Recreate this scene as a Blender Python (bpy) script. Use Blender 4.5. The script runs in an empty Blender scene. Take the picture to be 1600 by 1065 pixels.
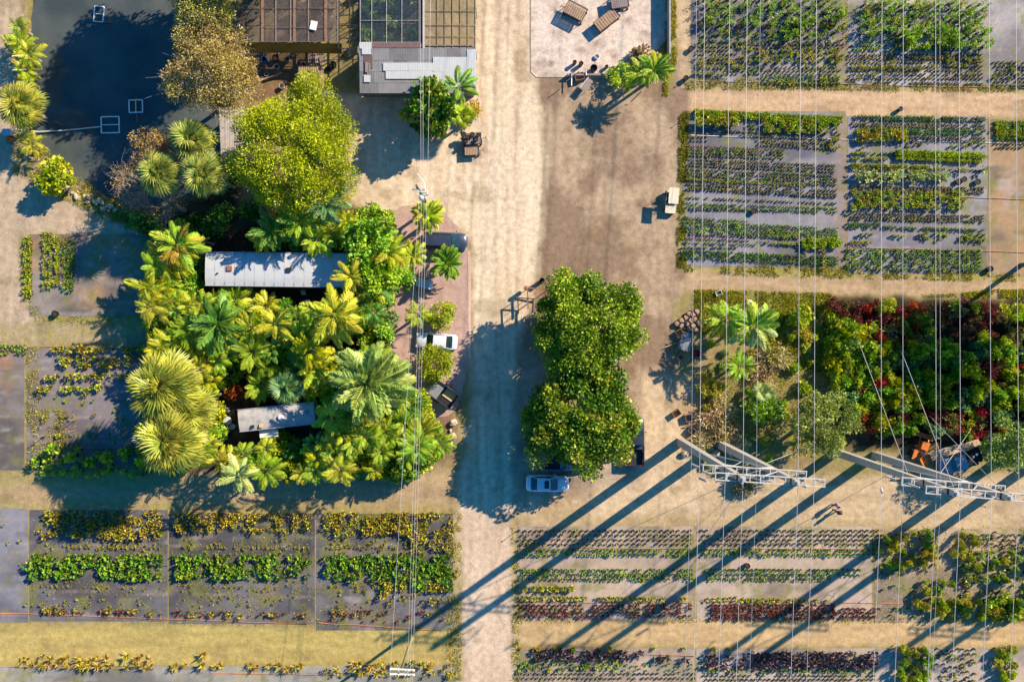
import bpy, math, random
import numpy as np
from mathutils import Vector, Matrix
scene = bpy.context.scene
R_ = math.radians
# ---------------------------------------------------------------- camera, sky, sun, exposure
CAMH = 85.0; S = 14.0
cam_d = bpy.data.cameras.new('camera'); cam = bpy.data.objects.new('camera', cam_d)
scene.collection.objects.link(cam); scene.camera = cam
cam.location = (0, 0, CAMH); cam.rotation_euler = (0, 0, 0)
cam_d.sensor_width = 36; cam_d.lens = 36*CAMH/(1600/S); cam_d.clip_end = 3000; cam_d.clip_start = 1
SUN_EL = R_(30.4); SUN_AZ = R_(54.7)
world = bpy.data.worlds.new('World'); scene.world = world; world.use_nodes = True
wn = world.node_tree; bg = wn.nodes['Background']
sky = wn.nodes.new('ShaderNodeTexSky'); sky.sky_type = 'NISHITA'; sky.sun_disc = False
sky.sun_elevation = SUN_EL; sky.sun_rotation = SUN_AZ; sky.air_density = 1.0; sky.dust_density = 0.3; sky.ozone_density = 3.0
hs_ = wn.nodes.new('ShaderNodeHueSaturation'); hs_.inputs['Saturation'].default_value = 1.5; wn.links.new(sky.outputs[0], hs_.inputs['Color'])   # clear, strongly blue sky
wn.links.new(hs_.outputs[0], bg.inputs[0]); bg.inputs[1].default_value = 0.105
sun_d = bpy.data.lights.new('sun', 'SUN'); sun_d.energy = 5.0; sun_d.angle = R_(0.5); sun_d.color = (1.0, 0.86, 0.66)
sun = bpy.data.objects.new('sun', sun_d); scene.collection.objects.link(sun); sun.location = (60, 45, 60)
SD = Vector((-0.816*math.cos(SUN_EL), -0.577*math.cos(SUN_EL), -math.sin(SUN_EL)))
sun.rotation_euler = SD.to_track_quat('-Z', 'Y').to_euler()
scene.view_settings.view_transform = 'Standard'; scene.view_settings.look = 'None'
scene.view_settings.gamma = 1; scene.view_settings.use_curve_mapping = False
scene.view_settings.exposure = 0.98
scene.render.engine = 'CYCLES'
scene.cycles.max_bounces = 6; scene.cycles.transparent_max_bounces = 12

# ---------------------------------------------------------------- helpers
COL = scene.collection
rng = np.random.default_rng(11); random.seed(5)
def W(px, py, z=0.0):
    k = (CAMH-z)/CAMH/S
    return ((px-800)*k, (532.5-py)*k)
def lin(c): 
    c = np.asarray(c, float)/255
    return np.where(c <= .04045, c/12.92, ((c+.055)/1.055)**2.4)
KALB = np.array([1.20, 1.18, 1.10])
def alb(r, g, b): return tuple(float(v) for v in np.clip(lin((r, g, b))/KALB, 0, .85))
def link(o, parent=None):
    COL.objects.link(o)
    if parent is not None: o.parent = parent
    return o
def empty(name, loc, rz=0, parent=None):
    o = bpy.data.objects.new(name, None); o.location = loc; o.rotation_euler = (0, 0, rz); o.empty_display_size = .3
    return link(o, parent)
def tag(o, label=None, cat=None, group=None, kind=None):
    if label: o['label'] = label
    if cat: o['category'] = cat
    if group: o['group'] = group
    if kind: o['kind'] = kind
    return o
class MB:
    def __init__(s): s.v = []; s.f = []; s.m = []; s.n = 0
    def add(s, V, F, mi=0):
        k = s.n
        s.v += [tuple(p) for p in V]; s.n += len(V)
        s.f += [tuple(i+k for i in f) for f in F]; s.m += [mi]*len(F)
        return s
    def box(s, c, d, rz=0, mi=0, tilt=None):
        x, y, z = d[0]/2, d[1]/2, d[2]/2
        V = [Vector((a*x, b*y, e*z)) for e in (-1, 1) for b in (-1, 1) for a in (-1, 1)]
        M = Matrix.Rotation(rz, 3, 'Z')
        if tilt: M = M @ Matrix.Rotation(tilt[1], 3, 'Y') @ Matrix.Rotation(tilt[0], 3, 'X')
        V = [M @ p + Vector(c) for p in V]
        return s.add(V, [(0, 2, 3, 1), (4, 5, 7, 6), (0, 1, 5, 4), (2, 6, 7, 3), (0, 4, 6, 2), (1, 3, 7, 5)], mi)
    def tube(s, pts, r, n=6, mi=0, cap=True, r2=None):
        P = [Vector(p) for p in pts]; V = []; F = []; N = len(P)
        for i, p in enumerate(P):
            t = (P[min(i+1, N-1)]-P[max(i-1, 0)]).normalized()
            a = Vector((0, 0, 1)) if abs(t.z) < .9 else Vector((1, 0, 0))
            u = t.cross(a).normalized(); w = t.cross(u)
            rr = r if r2 is None else r+(r2-r)*i/max(N-1, 1)
            for k in range(n):
                q = 2*math.pi*(k+.5)/n
                V.append(p+u*math.cos(q)*rr+w*math.sin(q)*rr)
        for i in range(N-1):
            for k in range(n):
                F.append((i*n+k, i*n+(k+1) % n, (i+1)*n+(k+1) % n, (i+1)*n+k))
        if cap: F.append(tuple(range(n))); F.append(tuple((N-1)*n+n-1-k for k in range(n)))
        return s.add(V, F, mi)
    def prism(s, poly, z0, z1, mi=0):
        n = len(poly); V = [(x, y, z0) for x, y in poly]+[(x, y, z1) for x, y in poly]
        F = [tuple(range(n-1, -1, -1)), tuple(range(n, 2*n))]+[(i, (i+1) % n, n+(i+1) % n, n+i) for i in range(n)]
        return s.add(V, F, mi)
    def lathe(s, c, prof, n=10, mi=0):
        V = []; F = []
        for r, z in prof:
            for k in range(n):
                q = 2*math.pi*k/n; V.append((c[0]+r*math.cos(q), c[1]+r*math.sin(q), c[2]+z))
        for i in range(len(prof)-1):
            for k in range(n): F.append((i*n+k, i*n+(k+1) % n, (i+1)*n+(k+1) % n, (i+1)*n+k))
        return s.add(V, F, mi)
    def blob(s, c, r, mi=0, n=8, m=5, jit=.15, rg=random):
        V = [(c[0], c[1], c[2]-r[2])]; F = []
        for i in range(1, m):
            ph = math.pi*i/m
            for k in range(n):
                q = 2*math.pi*k/n; j = 1+rg.uniform(-jit, jit)
                V.append((c[0]+r[0]*math.sin(ph)*math.cos(q)*j, c[1]+r[1]*math.sin(ph)*math.sin(q)*j, c[2]-r[2]*math.cos(ph)*j))
        V.append((c[0], c[1], c[2]+r[2])); L = len(V)-1
        for k in range(n):
            F.append((0, 1+(k+1) % n, 1+k)); F.append((L, L-n+k, L-n+(k+1) % n))
        for i in range(m-2):
            for k in range(n): F.append((1+i*n+k, 1+i*n+(k+1) % n, 1+(i+1)*n+(k+1) % n, 1+(i+1)*n+k))
        return s.add(V, F, mi)
    def mesh(s, name, mats, smooth=False):
        me = bpy.data.meshes.new(name); me.from_pydata(s.v, [], s.f)
        for m in (mats if isinstance(mats, (list, tuple)) else [mats]): me.materials.append(m)
        me.polygons.foreach_set('material_index', s.m)
        if smooth: me.polygons.foreach_set('use_smooth', [True]*len(s.f))
        me.update(); return me
    def build(s, name, mats, parent=None, smooth=False, loc=None, rz=0):
        o = bpy.data.objects.new(name, s.mesh(name, mats, smooth))
        if loc is not None: o.location = loc; o.rotation_euler = (0, 0, rz)
        return link(o, parent)
def npmesh(name, V, F, mats, mi=None, rnd=None, smooth=False):
    """V (n,3), F list of equal-width face index arrays (m,k), rnd per face float attribute"""
    me = bpy.data.meshes.new(name)
    F = [f for f in (F if isinstance(F, list) else [F]) if len(f)]
    nl = sum(f.size for f in F); nf = sum(len(f) for f in F)
    me.vertices.add(len(V)); me.vertices.foreach_set('co', np.ascontiguousarray(V, dtype=np.float32).ravel())
    me.loops.add(nl); me.loops.foreach_set('vertex_index', np.concatenate([f.ravel() for f in F]).astype(np.int32))
    tot = np.concatenate([np.full(len(f), f.shape[1]) for f in F]); st = np.concatenate([[0], np.cumsum(tot)[:-1]])
    me.polygons.add(nf); me.polygons.foreach_set('loop_start', st.astype(np.int32)); me.polygons.foreach_set('loop_total', tot.astype(np.int32))
    for m in mats: me.materials.append(m)
    if mi is not None: me.polygons.foreach_set('material_index', np.asarray(mi, dtype=np.int32))
    if smooth: me.polygons.foreach_set('use_smooth', np.ones(nf, dtype=bool))
    if rnd is not None:
        a = me.attributes.new('rnd', 'FLOAT', 'FACE'); a.data.foreach_set('value', np.asarray(rnd, dtype=np.float32))
    me.update(calc_edges=True); return me

# ---------------------------------------------------------------- materials
def nmat(name):
    m = bpy.data.materials.new(name); m.use_nodes = True
    return m, m.node_tree, m.node_tree.nodes['Principled BSDF']
def N(t, k, **kw):
    n = t.nodes.new(k)
    for a, b in kw.items(): setattr(n, a, b)
    return n
def noise(t, scale, detail=4, rough=.6, vec=None):
    n = N(t, 'ShaderNodeTexNoise'); n.inputs['Scale'].default_value = scale; n.inputs['Detail'].default_value = detail
    n.inputs['Roughness'].default_value = rough
    if vec is not None: t.links.new(vec, n.inputs['Vector'])
    return n
def objco(t, world=True):
    if world: return N(t, 'ShaderNodeNewGeometry').outputs['Position']
    return N(t, 'ShaderNodeTexCoord').outputs['Object']
def ramp(t, fac, stops):
    r = N(t, 'ShaderNodeValToRGB'); e = r.color_ramp.elements
    while len(e) < len(stops): e.new(.5)
    for i, (p, c) in enumerate(stops): e[i].position = p; e[i].color = (*c, 1)
    t.links.new(fac, r.inputs[0]); return r
def mix(t, a, b, fac, mode='MIX'):
    m = N(t, 'ShaderNodeMix', data_type='RGBA', blend_type=mode)
    for k, v in ((0, fac), (6, a), (7, b)):
        if hasattr(v, 'links') or hasattr(v, 'is_output'): t.links.new(v, m.inputs[k])
        else: m.inputs[k].default_value = v if k == 0 else (*v, 1)
    return m.outputs[2]
_mc = {}
def mat(name, c, rough=.6, metal=0, var=.25, scale=3.0, bump=0.0, spec=.4, c2=None, world=True):
    """worn paint/wood/metal: base colour broken by two sizes of noise"""
    if name in _mc: return _mc[name]
    m, t, b = nmat(name); co = objco(t, world)
    n1 = noise(t, scale, 6, .65, co); n2 = noise(t, scale*9, 3, .6, co)
    c = np.array(c, float); d = np.array(c2, float) if c2 is not None else c*(1-var)
    hi = np.clip(c*(1+var*.35), 0, .9)
    r = ramp(t, n1.outputs[0], [(.3, tuple(d)), (.5, tuple(c)), (.72, tuple(hi))])
    r2 = ramp(t, n2.outputs[0], [(.3, (1-var*.6,)*3), (.7, (1, 1, 1))])
    col = mix(t, r.outputs[0], r2.outputs[0], 1.0, 'MULTIPLY')
    t.links.new(col, b.inputs['Base Color'])
    b.inputs['Roughness'].default_value = rough; b.inputs['Metallic'].default_value = metal
    b.inputs['Specular IOR Level'].default_value = spec
    if bump:
        bp = N(t, 'ShaderNodeBump'); bp.inputs['Strength'].default_value = bump; bp.inputs['Distance'].default_value = .03
        t.links.new(n2.outputs[0], bp.inputs['Height']); t.links.new(bp.outputs[0], b.inputs['Normal'])
    _mc[name] = m; return m
def lalb(r, g, b): return tuple(float(v) for v in np.clip(lin((r, g, b))*np.array([1.12, 1.15, .95]), 0, .75))
def leafmat(name, dark, mid, light, trans=.26, rough=.45, world_var=.35):
    m, t, b = nmat(name)
    at = N(t, 'ShaderNodeAttribute', attribute_name='rnd')
    r = ramp(t, at.outputs['Fac'], [(.05, lalb(*dark)), (.45, lalb(*mid)), (.95, lalb(*light))])
    oi = N(t, 'ShaderNodeObjectInfo')
    hs = N(t, 'ShaderNodeHueSaturation')
    mr = N(t, 'ShaderNodeMapRange'); mr.inputs[3].default_value = .475; mr.inputs[4].default_value = .52
    t.links.new(oi.outputs['Random'], mr.inputs[0]); t.links.new(mr.outputs[0], hs.inputs['Hue'])
    nz = noise(t, .55, 3, .6, objco(t)); mv = N(t, 'ShaderNodeMapRange')
    mv.inputs[1].default_value = .3; mv.inputs[2].default_value = .7
    mv.inputs[3].default_value = 1-world_var; mv.inputs[4].default_value = 1+world_var*.5
    t.links.new(nz.outputs[0], mv.inputs[0]); t.links.new(mv.outputs[0], hs.inputs['Value'])
    hs.inputs['Saturation'].default_value = 1.0
    t.links.new(r.outputs[0], hs.inputs['Color']); t.links.new(hs.outputs[0], b.inputs['Base Color'])
    b.inputs['Roughness'].default_value = rough; b.inputs['Specular IOR Level'].default_value = .35
    tr = N(t, 'ShaderNodeBsdfTranslucent'); t.links.new(hs.outputs[0], tr.inputs[0])
    mx = N(t, 'ShaderNodeMixShader'); mx.inputs[0].default_value = trans
    t.links.new(b.outputs[0], mx.inputs[1]); t.links.new(tr.outputs[0], mx.inputs[2])
    t.links.new(mx.outputs[0], t.nodes['Material Output'].inputs[0]); return m
def groundmat(name, detail=9.0, amp=.28, bump=.5, speck=.0, rough=.95):
    """albedo from the sheet's own colour layer, broken by fine grain, pebbles and bump"""
    m, t, b = nmat(name); co = objco(t)
    at = N(t, 'ShaderNodeAttribute', attribute_name='soil')
    n1 = noise(t, detail, 5, .7, co); n2 = noise(t, 1.6, 5, .65, co); n3 = noise(t, 18, 3, .6, co)
    r1 = ramp(t, n1.outputs[0], [(.28, (1-amp,)*3), (.5, (.97,)*3), (.75, (1+amp*.5,)*3)])
    r2 = ramp(t, n2.outputs[0], [(.3, (1-amp*.8,)*3), (.7, (1+amp*.45,)*3)])
    c = mix(t, at.outputs['Color'], r1.outputs[0], 1.0, 'MULTIPLY'); c = mix(t, c, r2.outputs[0], 1.0, 'MULTIPLY')
    n4 = noise(t, 5.5, 3, .5, co); r3 = ramp(t, n3.outputs[0], [(.30, (.62, .58, .54)), (.40, (1, 1, 1)), (.70, (1, 1, 1)), (.80, (1.12, 1.12, 1.1))]); c = mix(t, c, r3.outputs[0], 1.0, 'MULTIPLY')
    r4 = ramp(t, n4.outputs[0], [(.26, (.70, .66, .60)), (.34, (1, 1, 1))]); c = mix(t, c, r4.outputs[0], 1.0, 'MULTIPLY')
    t.links.new(c, b.inputs['Base Color']); b.inputs['Roughness'].default_value = rough; b.inputs['Specular IOR Level'].default_value = .15
    bp = N(t, 'ShaderNodeBump'); bp.inputs['Strength'].default_value = bump; bp.inputs['Distance'].default_value = .12
    ad = N(t, 'ShaderNodeMath', operation='ADD'); t.links.new(n1.outputs[0], ad.inputs[0]); t.links.new(n2.outputs[0], ad.inputs[1])
    t.links.new(ad.outputs[0], bp.inputs['Height']); t.links.new(bp.outputs[0], b.inputs['Normal'])
    return m
M_soil = groundmat('sandy_soil', 11, .32); M_mat = groundmat('woven_ground_cloth', 14, .16, .25, rough=.8)

# ---------------------------------------------------------------- numpy noise and polygons (pixel space)
def vnoise(x, y, sc, seed, octv=4, gain=.55, ax=1.0, ay=1.0):
    out = np.zeros_like(x); a = 1.0; tot = 0
    for o in range(octv):
        r = np.random.default_rng(seed*31+o); G = r.random((128, 128))
        u = x/sc*ax*(2**o)+17.3*o; v = y/sc*ay*(2**o)+9.1*o
        iu = np.floor(u).astype(int); iv = np.floor(v).astype(int); fu = u-iu; fv = v-iv
        fu = fu*fu*(3-2*fu); fv = fv*fv*(3-2*fv)
        g = lambda i, j: G[i % 128, j % 128]
        out += a*((g(iu, iv)*(1-fu)+g(iu+1, iv)*fu)*(1-fv)+(g(iu, iv+1)*(1-fu)+g(iu+1, iv+1)*fu)*fv)
        tot += a; a *= gain
    return out/tot
def sdf(x, y, poly):
    P = np.array(poly, float); d = np.full(x.shape, 1e18); ins = np.zeros(x.shape, bool); n = len(P)
    for i in range(n):
        a = P[i]; b = P[(i+1) % n]; e = b-a
        wx = x-a[0]; wy = y-a[1]; t = np.clip((wx*e[0]+wy*e[1])/(e@e+1e-9), 0, 1)
        d = np.minimum(d, (wx-e[0]*t)**2+(wy-e[1]*t)**2)
        c = ((a[1] <= y) != (b[1] <= y))
        with np.errstate(divide='ignore', invalid='ignore'):
            xi = a[0]+(y-a[1])*(e[0]/(e[1] if e[1] != 0 else 1e-9))
        ins ^= c & (x < xi)
    d = np.sqrt(d); return np.where(ins, -d, d)
def inpoly(x, y, poly): return float(sdf(np.array([float(x)]), np.array([float(y)]), poly)[0]) < 0

# ---------------------------------------------------------------- ground sheets
POND = [(60, -60), (300, -60), (300, 40), (275, 80), (290, 150), (345, 170), (360, 240), (300, 300), (205, 320), (165, 300), (120, 275), (75, 240), (58, 215), (50, 170), (55, 100), (52, 40)]
SAND = [(742, -60), (836, -60), (836, 120), (852, 260), (838, 440), (806, 560), (800, 800), (804, 1150), (716, 1150), (714, 800), (735, 640), (738, 500), (735, 380), (700, 340), (600, 330), (555, 320), (515, 150), (740, 140)]
LOT = [(836, 115), (1072, 90), (1072, 440), (1050, 480), (1060, 580), (1085, 700), (1060, 830), (800, 830), (800, 560), (838, 440), (852, 260)]
LANES = [([(1040, 132), (2400, 142), (2400, 190), (1320, 182), (1040, 172)], (220, 182, 138), 1),
         ([(1070, 416), (1320, 424), (2400, 442), (2400, 468), (1300, 460), (1070, 452)], (205, 172, 130), 1),
         ([(800, 742), (2400, 742), (2400, 834), (1380, 826), (800, 820)], (216, 186, 142), 1),
         ([(-700, 742), (300, 738), (725, 735), (725, 800), (300, 800), (-700, 792)], (196, 166, 122), 1),
         ([(800, 968), (2400, 972), (2400, 1012), (800, 1006)], (216, 180, 126), 1),
         ([(-700, 966), (300, 978), (716, 985), (716, 1038), (300, 1040), (-700, 1040)], (205, 180, 104), 1),
         ([(1046, -60), (1082, -60), (1082, 140), (1046, 140)], (215, 185, 145), 0),
         ([(-700, -60), (44, -60), (28, 100), (18, 235), (110, 300), (190, 350), (232, 372), (60, 366), (36, 372), (34, 440), (52, 490), (90, 500), (250, 502), (250, 538), (-700, 538)], (208, 182, 148), 0)]
GREEN = [([(1085, 452), (1300, 458), (1300, 590), (1240, 570), (1160, 530), (1085, 520)], (128, 136, 38)), ([(1100, 560), (1290, 560), (1290, 720), (1100, 700)], (140, 136, 60)),
         ([(1070, 120), (1600, 133), (1600, 144), (1200, 140), (1070, 140)], (150, 145, 60)),
         ([(1070, 412), (1330, 418), (1600, 428), (1600, 440), (1200, 432), (1070, 424)], (150, 145, 55)),
         ([(1040, -40), (1056, -40), (1058, 90), (1044, 150), (1036, 150)], (140, 145, 45)),
         ([(1062, 180), (1076, 172), (1072, 418), (1058, 418)], (145, 135, 60)),
         ([(20, 236), (110, 290), (190, 322), (215, 345), (180, 350), (100, 312), (20, 270)], (130, 130, 45)),
         ([(28, 370), (44, 370), (46, 450), (62, 488), (100, 494), (230, 494), (230, 512), (60, 505), (36, 470)], (140, 140, 62)),
         ([(-40, 505), (250, 505), (250, 545), (-40, 545)], (165, 150, 90)),
         ([(-40, 735), (290, 735), (290, 760), (-40, 760)], (160, 148, 88)),
         ([(-40, 780), (720, 785), (720, 805), (-40, 800)], (165, 150, 90)),
         ([(-40, 1045), (250, 1046), (300, 1090), (-40, 1090)], (165, 165, 60)),
         ([(800, 800), (1400, 812), (1400, 826), (800, 826)], (185, 160, 110)),
         ([(706, 800), (724, 800), (724, 1065), (706, 1065)], (170, 150, 95)),
         ([(796, 820), (810, 820), (810, 1065), (796, 1065)], (190, 165, 115))]
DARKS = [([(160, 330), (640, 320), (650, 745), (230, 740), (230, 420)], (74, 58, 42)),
         ([(380, 75), (500, 75), (470, 110), (450, 150), (380, 165)], (150, 118, 84)),
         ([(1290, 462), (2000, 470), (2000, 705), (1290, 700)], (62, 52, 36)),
         ([(1090, 540), (1300, 540), (1300, 730), (1085, 730)], (176, 150, 104)),
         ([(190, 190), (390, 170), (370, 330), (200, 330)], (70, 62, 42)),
         ([(640, 600), (712, 600), (706, 720), (640, 740)], (150, 118, 96))]
def ground_colour(x, y):
    w = lambda s, a: (vnoise(x, y, s, 3)-.5)*a
    wx = (vnoise(x, y, 26, 5)-.5)*16; wy = (vnoise(x, y, 26, 6)-.5)*16
    X = x+wx; Y = y+wy
    nb = vnoise(x, y, 90, 1)[..., None]; nf = vnoise(x, y, 14, 2, 5)[..., None]; nv = vnoise(x, y, 5, 8, 3)[..., None]
    C = lin((178, 152, 108))*(1-nb)+lin((150, 140, 78))*nb
    def lay(C, poly, col, soft=6, col2=None, nn=None, s=None, st=1.0):
        d = sdf(X, Y, poly) if s is None else s
        a = np.clip(.5-d/soft, 0, 1)[..., None]*st
        c = lin(col) if not isinstance(col, np.ndarray) else col
        if col2 is not None: c = c*(1-nn)+lin(col2)*nn
        return C*(1-a)+c*a
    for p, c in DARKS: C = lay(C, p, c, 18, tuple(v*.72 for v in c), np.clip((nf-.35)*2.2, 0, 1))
    for p, c, h in LANES:
        st = vnoise(x, y, 9, 12, 3, ax=.12 if h else 1, ay=1 if h else .2)[..., None]
        C = lay(C, p, c, 10, tuple(v*.86 for v in c), np.clip((st*.6+nf*.4-.35)*2.4, 0, 1))
    # lot: mottled compact earth, lighter sand scars
    nl = np.clip((vnoise(x, y, 64, 21, 6, gain=.62)[..., None]-.50)*7, 0, 1)
    C = lay(C, LOT, (158, 134, 110), 16, (224, 198, 160), nl*.75)
    nk = np.clip((vnoise(x, y, 24, 71, 4, ax=.7)[..., None]-.52)*4, 0, 1)*.55; C = lay(C, LOT, (150, 118, 86), 16, (150, 118, 86), nk, st=.35)
    C = lay(C, [(1000, 580), (1090, 600), (1100, 820), (800, 830), (800, 745), (990, 745)], (222, 192, 150), 30, (196, 166, 122), nl)
    C = lay(C, [(850, 640), (990, 640), (1000, 750), (800, 790), (740, 700), (760, 560), (850, 560)], (190, 165, 140), 40, (150, 130, 110), nl)
    # sandy road
    st = vnoise(x, y, 12, 14, 4, ax=1, ay=.10)[..., None]
    ns = np.clip((st*.65+nf*.35-.40)*2.6, 0, 1)
    C = lay(C, SAND, (240, 216, 180), 14, (208, 178, 142), ns)
    C = lay(C, [(716, 800), (800, 800), (802, 1150), (716, 1150)], (226, 198, 164), 10, (206, 178, 146), ns)
    for cx, wd, k in ((792, 5, .50), (756, 4, .42), (826, 6, .55), (770, 3, .35), (744, 3, .3), (810, 3, .3)):      # wheel ruts
        dd = np.abs(x+(vnoise(x*0, y, 120, 33)-.5)*16-cx-np.clip((y-600)*.02-8, -8, 0)*2)
        a = (np.clip(1-dd/wd, 0, 1)*k*(y < 820))[..., None]*np.clip(nf*2-.4, 0, 1)
        C = C*(1-a)+lin((168, 134, 100))*a
    for y0, cx0, cx1, k in ((152, 1080, 2000, .3), (165, 1080, 2000, .22), (438, 1100, 2000, .25), (448, 1100, 2000, .22), (775, 820, 2000, .2), (800, 820, 2000, .25), (765, 0, 700, .25), (778, 0, 700, .2), (1000, 0, 700, .2), (1018, 0, 700, .2)):
        dd = np.abs(Y-y0-(x-cx0)*.012); a = (np.clip(1-dd/4, 0, 1)*k*(x > cx0)*(x < cx1))[..., None]*np.clip(nf*2-.4, 0, 1)
        C = C*(1-a)+lin((160, 128, 92))*a
    for (ax_, ay_, ar, aw, k) in ((1075, 560, 130, 4, .35), (1075, 560, 146, 4, .35), (760, 250, 190, 5, .3), (760, 250, 208, 5, .3), (1080, 260, 110, 4, .25), (960, 900, 170, 4, .3), (960, 900, 186, 4, .3), (690, 620, 190, 4, .2), (1180, 300, 260, 5, .3), (1180, 300, 276, 5, .3)):
        dd = np.abs(np.hypot(X-ax_, (Y-ay_)*.8)-ar); a = (np.clip(1-dd/aw, 0, 1)*k*((sdf(x, y, LOT) < 0) | (sdf(x, y, SAND) < 0)))[..., None]*np.clip(nf*2.4-.6, 0, 1)
        C = C*(1-a)+lin((150, 120, 88))*a
    for cx, k in ((1030, .5), (1010, .35), (852, .5), (868, .4), (930, .3), (946, .3), (890, .25)):
        dd = np.abs(x+(vnoise(x*0, y, 150, 35)-.5)*30-cx); a = (np.clip(1-dd/5, 0, 1)*k*((y > 130) & (y < 520)))[..., None]*np.clip(nf*2-.4, 0, 1)
        C = C*(1-a)+lin((140, 112, 86))*a
    for p, c in GREEN:
        g = np.clip((nf-.30)*3, 0, 1)*np.clip((nv-.2)*2, 0, 1)
        d = sdf(X, Y, p); a = np.clip(.5-d/8, 0, 1)[..., None]*(.35+.65*g)
        C = C*(1-a)+(lin(c)*(.8+.4*nv))*a
    # weeds and stains scattered on bare soil
    wd = np.clip((vnoise(x, y, 34, 41, 5)[..., None]-.60)*7, 0, 1)*.40
    C = C*(1-wd)+lin((140, 120, 80))*wd
    # dark stains
    for (sx, sy, sr, k) in ((892, 18, 12, .3), (905, 74, 16, .28), (850, 90, 22, .25), (712, 278, 12, .3), (728, 328, 9, .3), (860, 60, 18, .15), (905, 420, 40, .25), (1050, 620, 40, .3), (885, 440, 34, .2), (930, 160, 60, .25)):
        a = np.clip(1-np.hypot(X-sx, (Y-sy)*1.3)/sr, 0, 1)[..., None]*k*2*np.clip(nf*1.8-.3, 0, 1)
        C = C*(1-np.clip(a, 0, .8))+lin((120, 92, 66))*np.clip(a, 0, .8)
    dp = sdf(X, Y, POND); a = np.clip(1-dp/26, 0, 1)[..., None]
    C = C*(1-a)+(lin((120, 112, 52))*nf+lin((84, 74, 48))*(1-nf))*a
    pb = np.clip((nv-.62)*6, 0, 1)*np.clip(1-np.abs(dp-16)/10, 0, 1)[..., None]
    C = C*(1-pb)+lin((205, 180, 150))*pb
    return np.clip(C*(.86+.28*nf)*(.93+.14*nv)/KALB, 0, .8)
def sheet(x0, y0, x1, y1, step, zf, colf, classify=None, names=('ground',), mats=None):
    """grid in metres; colour layer stored per vertex; split by class into one object per surface"""
    nx = max(2, int(round((x1-x0)/step))+1); ny = max(2, int(round((y1-y0)/step))+1)
    gx = np.linspace(x0, x1, nx); gy = np.linspace(y0, y1, ny); X, Y = np.meshgrid(gx, gy)
    PX = X*S+800; PY = 532.5-Y*S; C = colf(PX, PY); Z = zf(PX, PY)
    idx = np.arange(nx*ny).reshape(ny, nx)
    Q = np.stack([idx[:-1, :-1], idx[:-1, 1:], idx[1:, 1:], idx[1:, :-1]], -1).reshape(-1, 4)
    cls = classify(PX, PY)[:-1, :-1].ravel() if classify else np.zeros(len(Q), int)
    V = np.stack([X, Y, Z], -1).reshape(-1, 3); Cf = C.reshape(-1, 3); out = []
    for k, nm in enumerate(names):
        q = Q[cls == k]
        if not len(q): continue
        u, inv = np.unique(q.ravel(), return_inverse=True)
        me = npmesh(nm, V[u], inv.reshape(-1, 4), [mats[k] if mats else M_soil], smooth=True)
        a = me.color_attributes.new('soil', 'FLOAT_COLOR', 'POINT')
        a.data.foreach_set('color', np.c_[Cf[u], np.ones(len(u))].astype(np.float32).ravel())
        o = link(bpy.data.objects.new(nm, me)); o['kind'] = 'structure'; out.append(o)
    return out
def gz(x, y):
    d = sdf(x, y, POND)+(vnoise(x, y, 20, 9)-.5)*8
    return np.where(d < 14, np.maximum(-1.9, -(14-d)*.055), 0.0)+np.where(d > 0, 1, 0)*(vnoise(x, y, 30, 19)-.5)*.0
def gclass(x, y):
    X = x+(vnoise(x, y, 26, 5)-.5)*16; Y = y+(vnoise(x, y, 26, 6)-.5)*16
    c = np.zeros(x.shape, int)
    for i, (p, _, _) in enumerate(LANES): c[sdf(X, Y, p) < 0] = 3 if i != 7 else 4
    c[sdf(X, Y, LOT) < 0] = 2; c[sdf(X, Y, SAND) < 0] = 1
    return c
NM = ('ground', 'sandy_road', 'dirt_lot', 'dirt_lane', 'dirt_path')
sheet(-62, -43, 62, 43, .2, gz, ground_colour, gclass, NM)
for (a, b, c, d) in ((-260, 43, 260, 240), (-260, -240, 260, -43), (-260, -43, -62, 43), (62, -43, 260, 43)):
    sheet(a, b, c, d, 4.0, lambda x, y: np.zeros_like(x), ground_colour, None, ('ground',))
# water
def pond_water():
    n = len(POND); P = [W(*p) for p in POND]; cx = sum(p[0] for p in P)/n; cy = sum(p[1] for p in P)/n
    mb = MB(); mb.add([(cx+(x-cx)*1.08, cy+(y-cy)*1.08, -.42) for x, y in P], [tuple(range(n))[::-1]])
    m, t, b = nmat('pond_water'); co = objco(t)
    n1 = noise(t, .25, 4, .6, co); r = ramp(t, n1.outputs[0], [(.35, (.048, .062, .064)), (.65, (.088, .098, .092))])
    t.links.new(r.outputs[0], b.inputs['Base Color']); b.inputs['Roughness'].default_value = .06; b.inputs['IOR'].default_value = 1.33
    n2 = noise(t, 6, 3, .6, co); bp = N(t, 'ShaderNodeBump'); bp.inputs['Strength'].default_value = .12; bp.inputs['Distance'].default_value = .02
    t.links.new(n2.outputs[0], bp.inputs['Height']); t.links.new(bp.outputs[0], b.inputs['Normal'])
    o = mb.build('pond_water', m); o['kind'] = 'structure'
pond_water()
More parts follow.
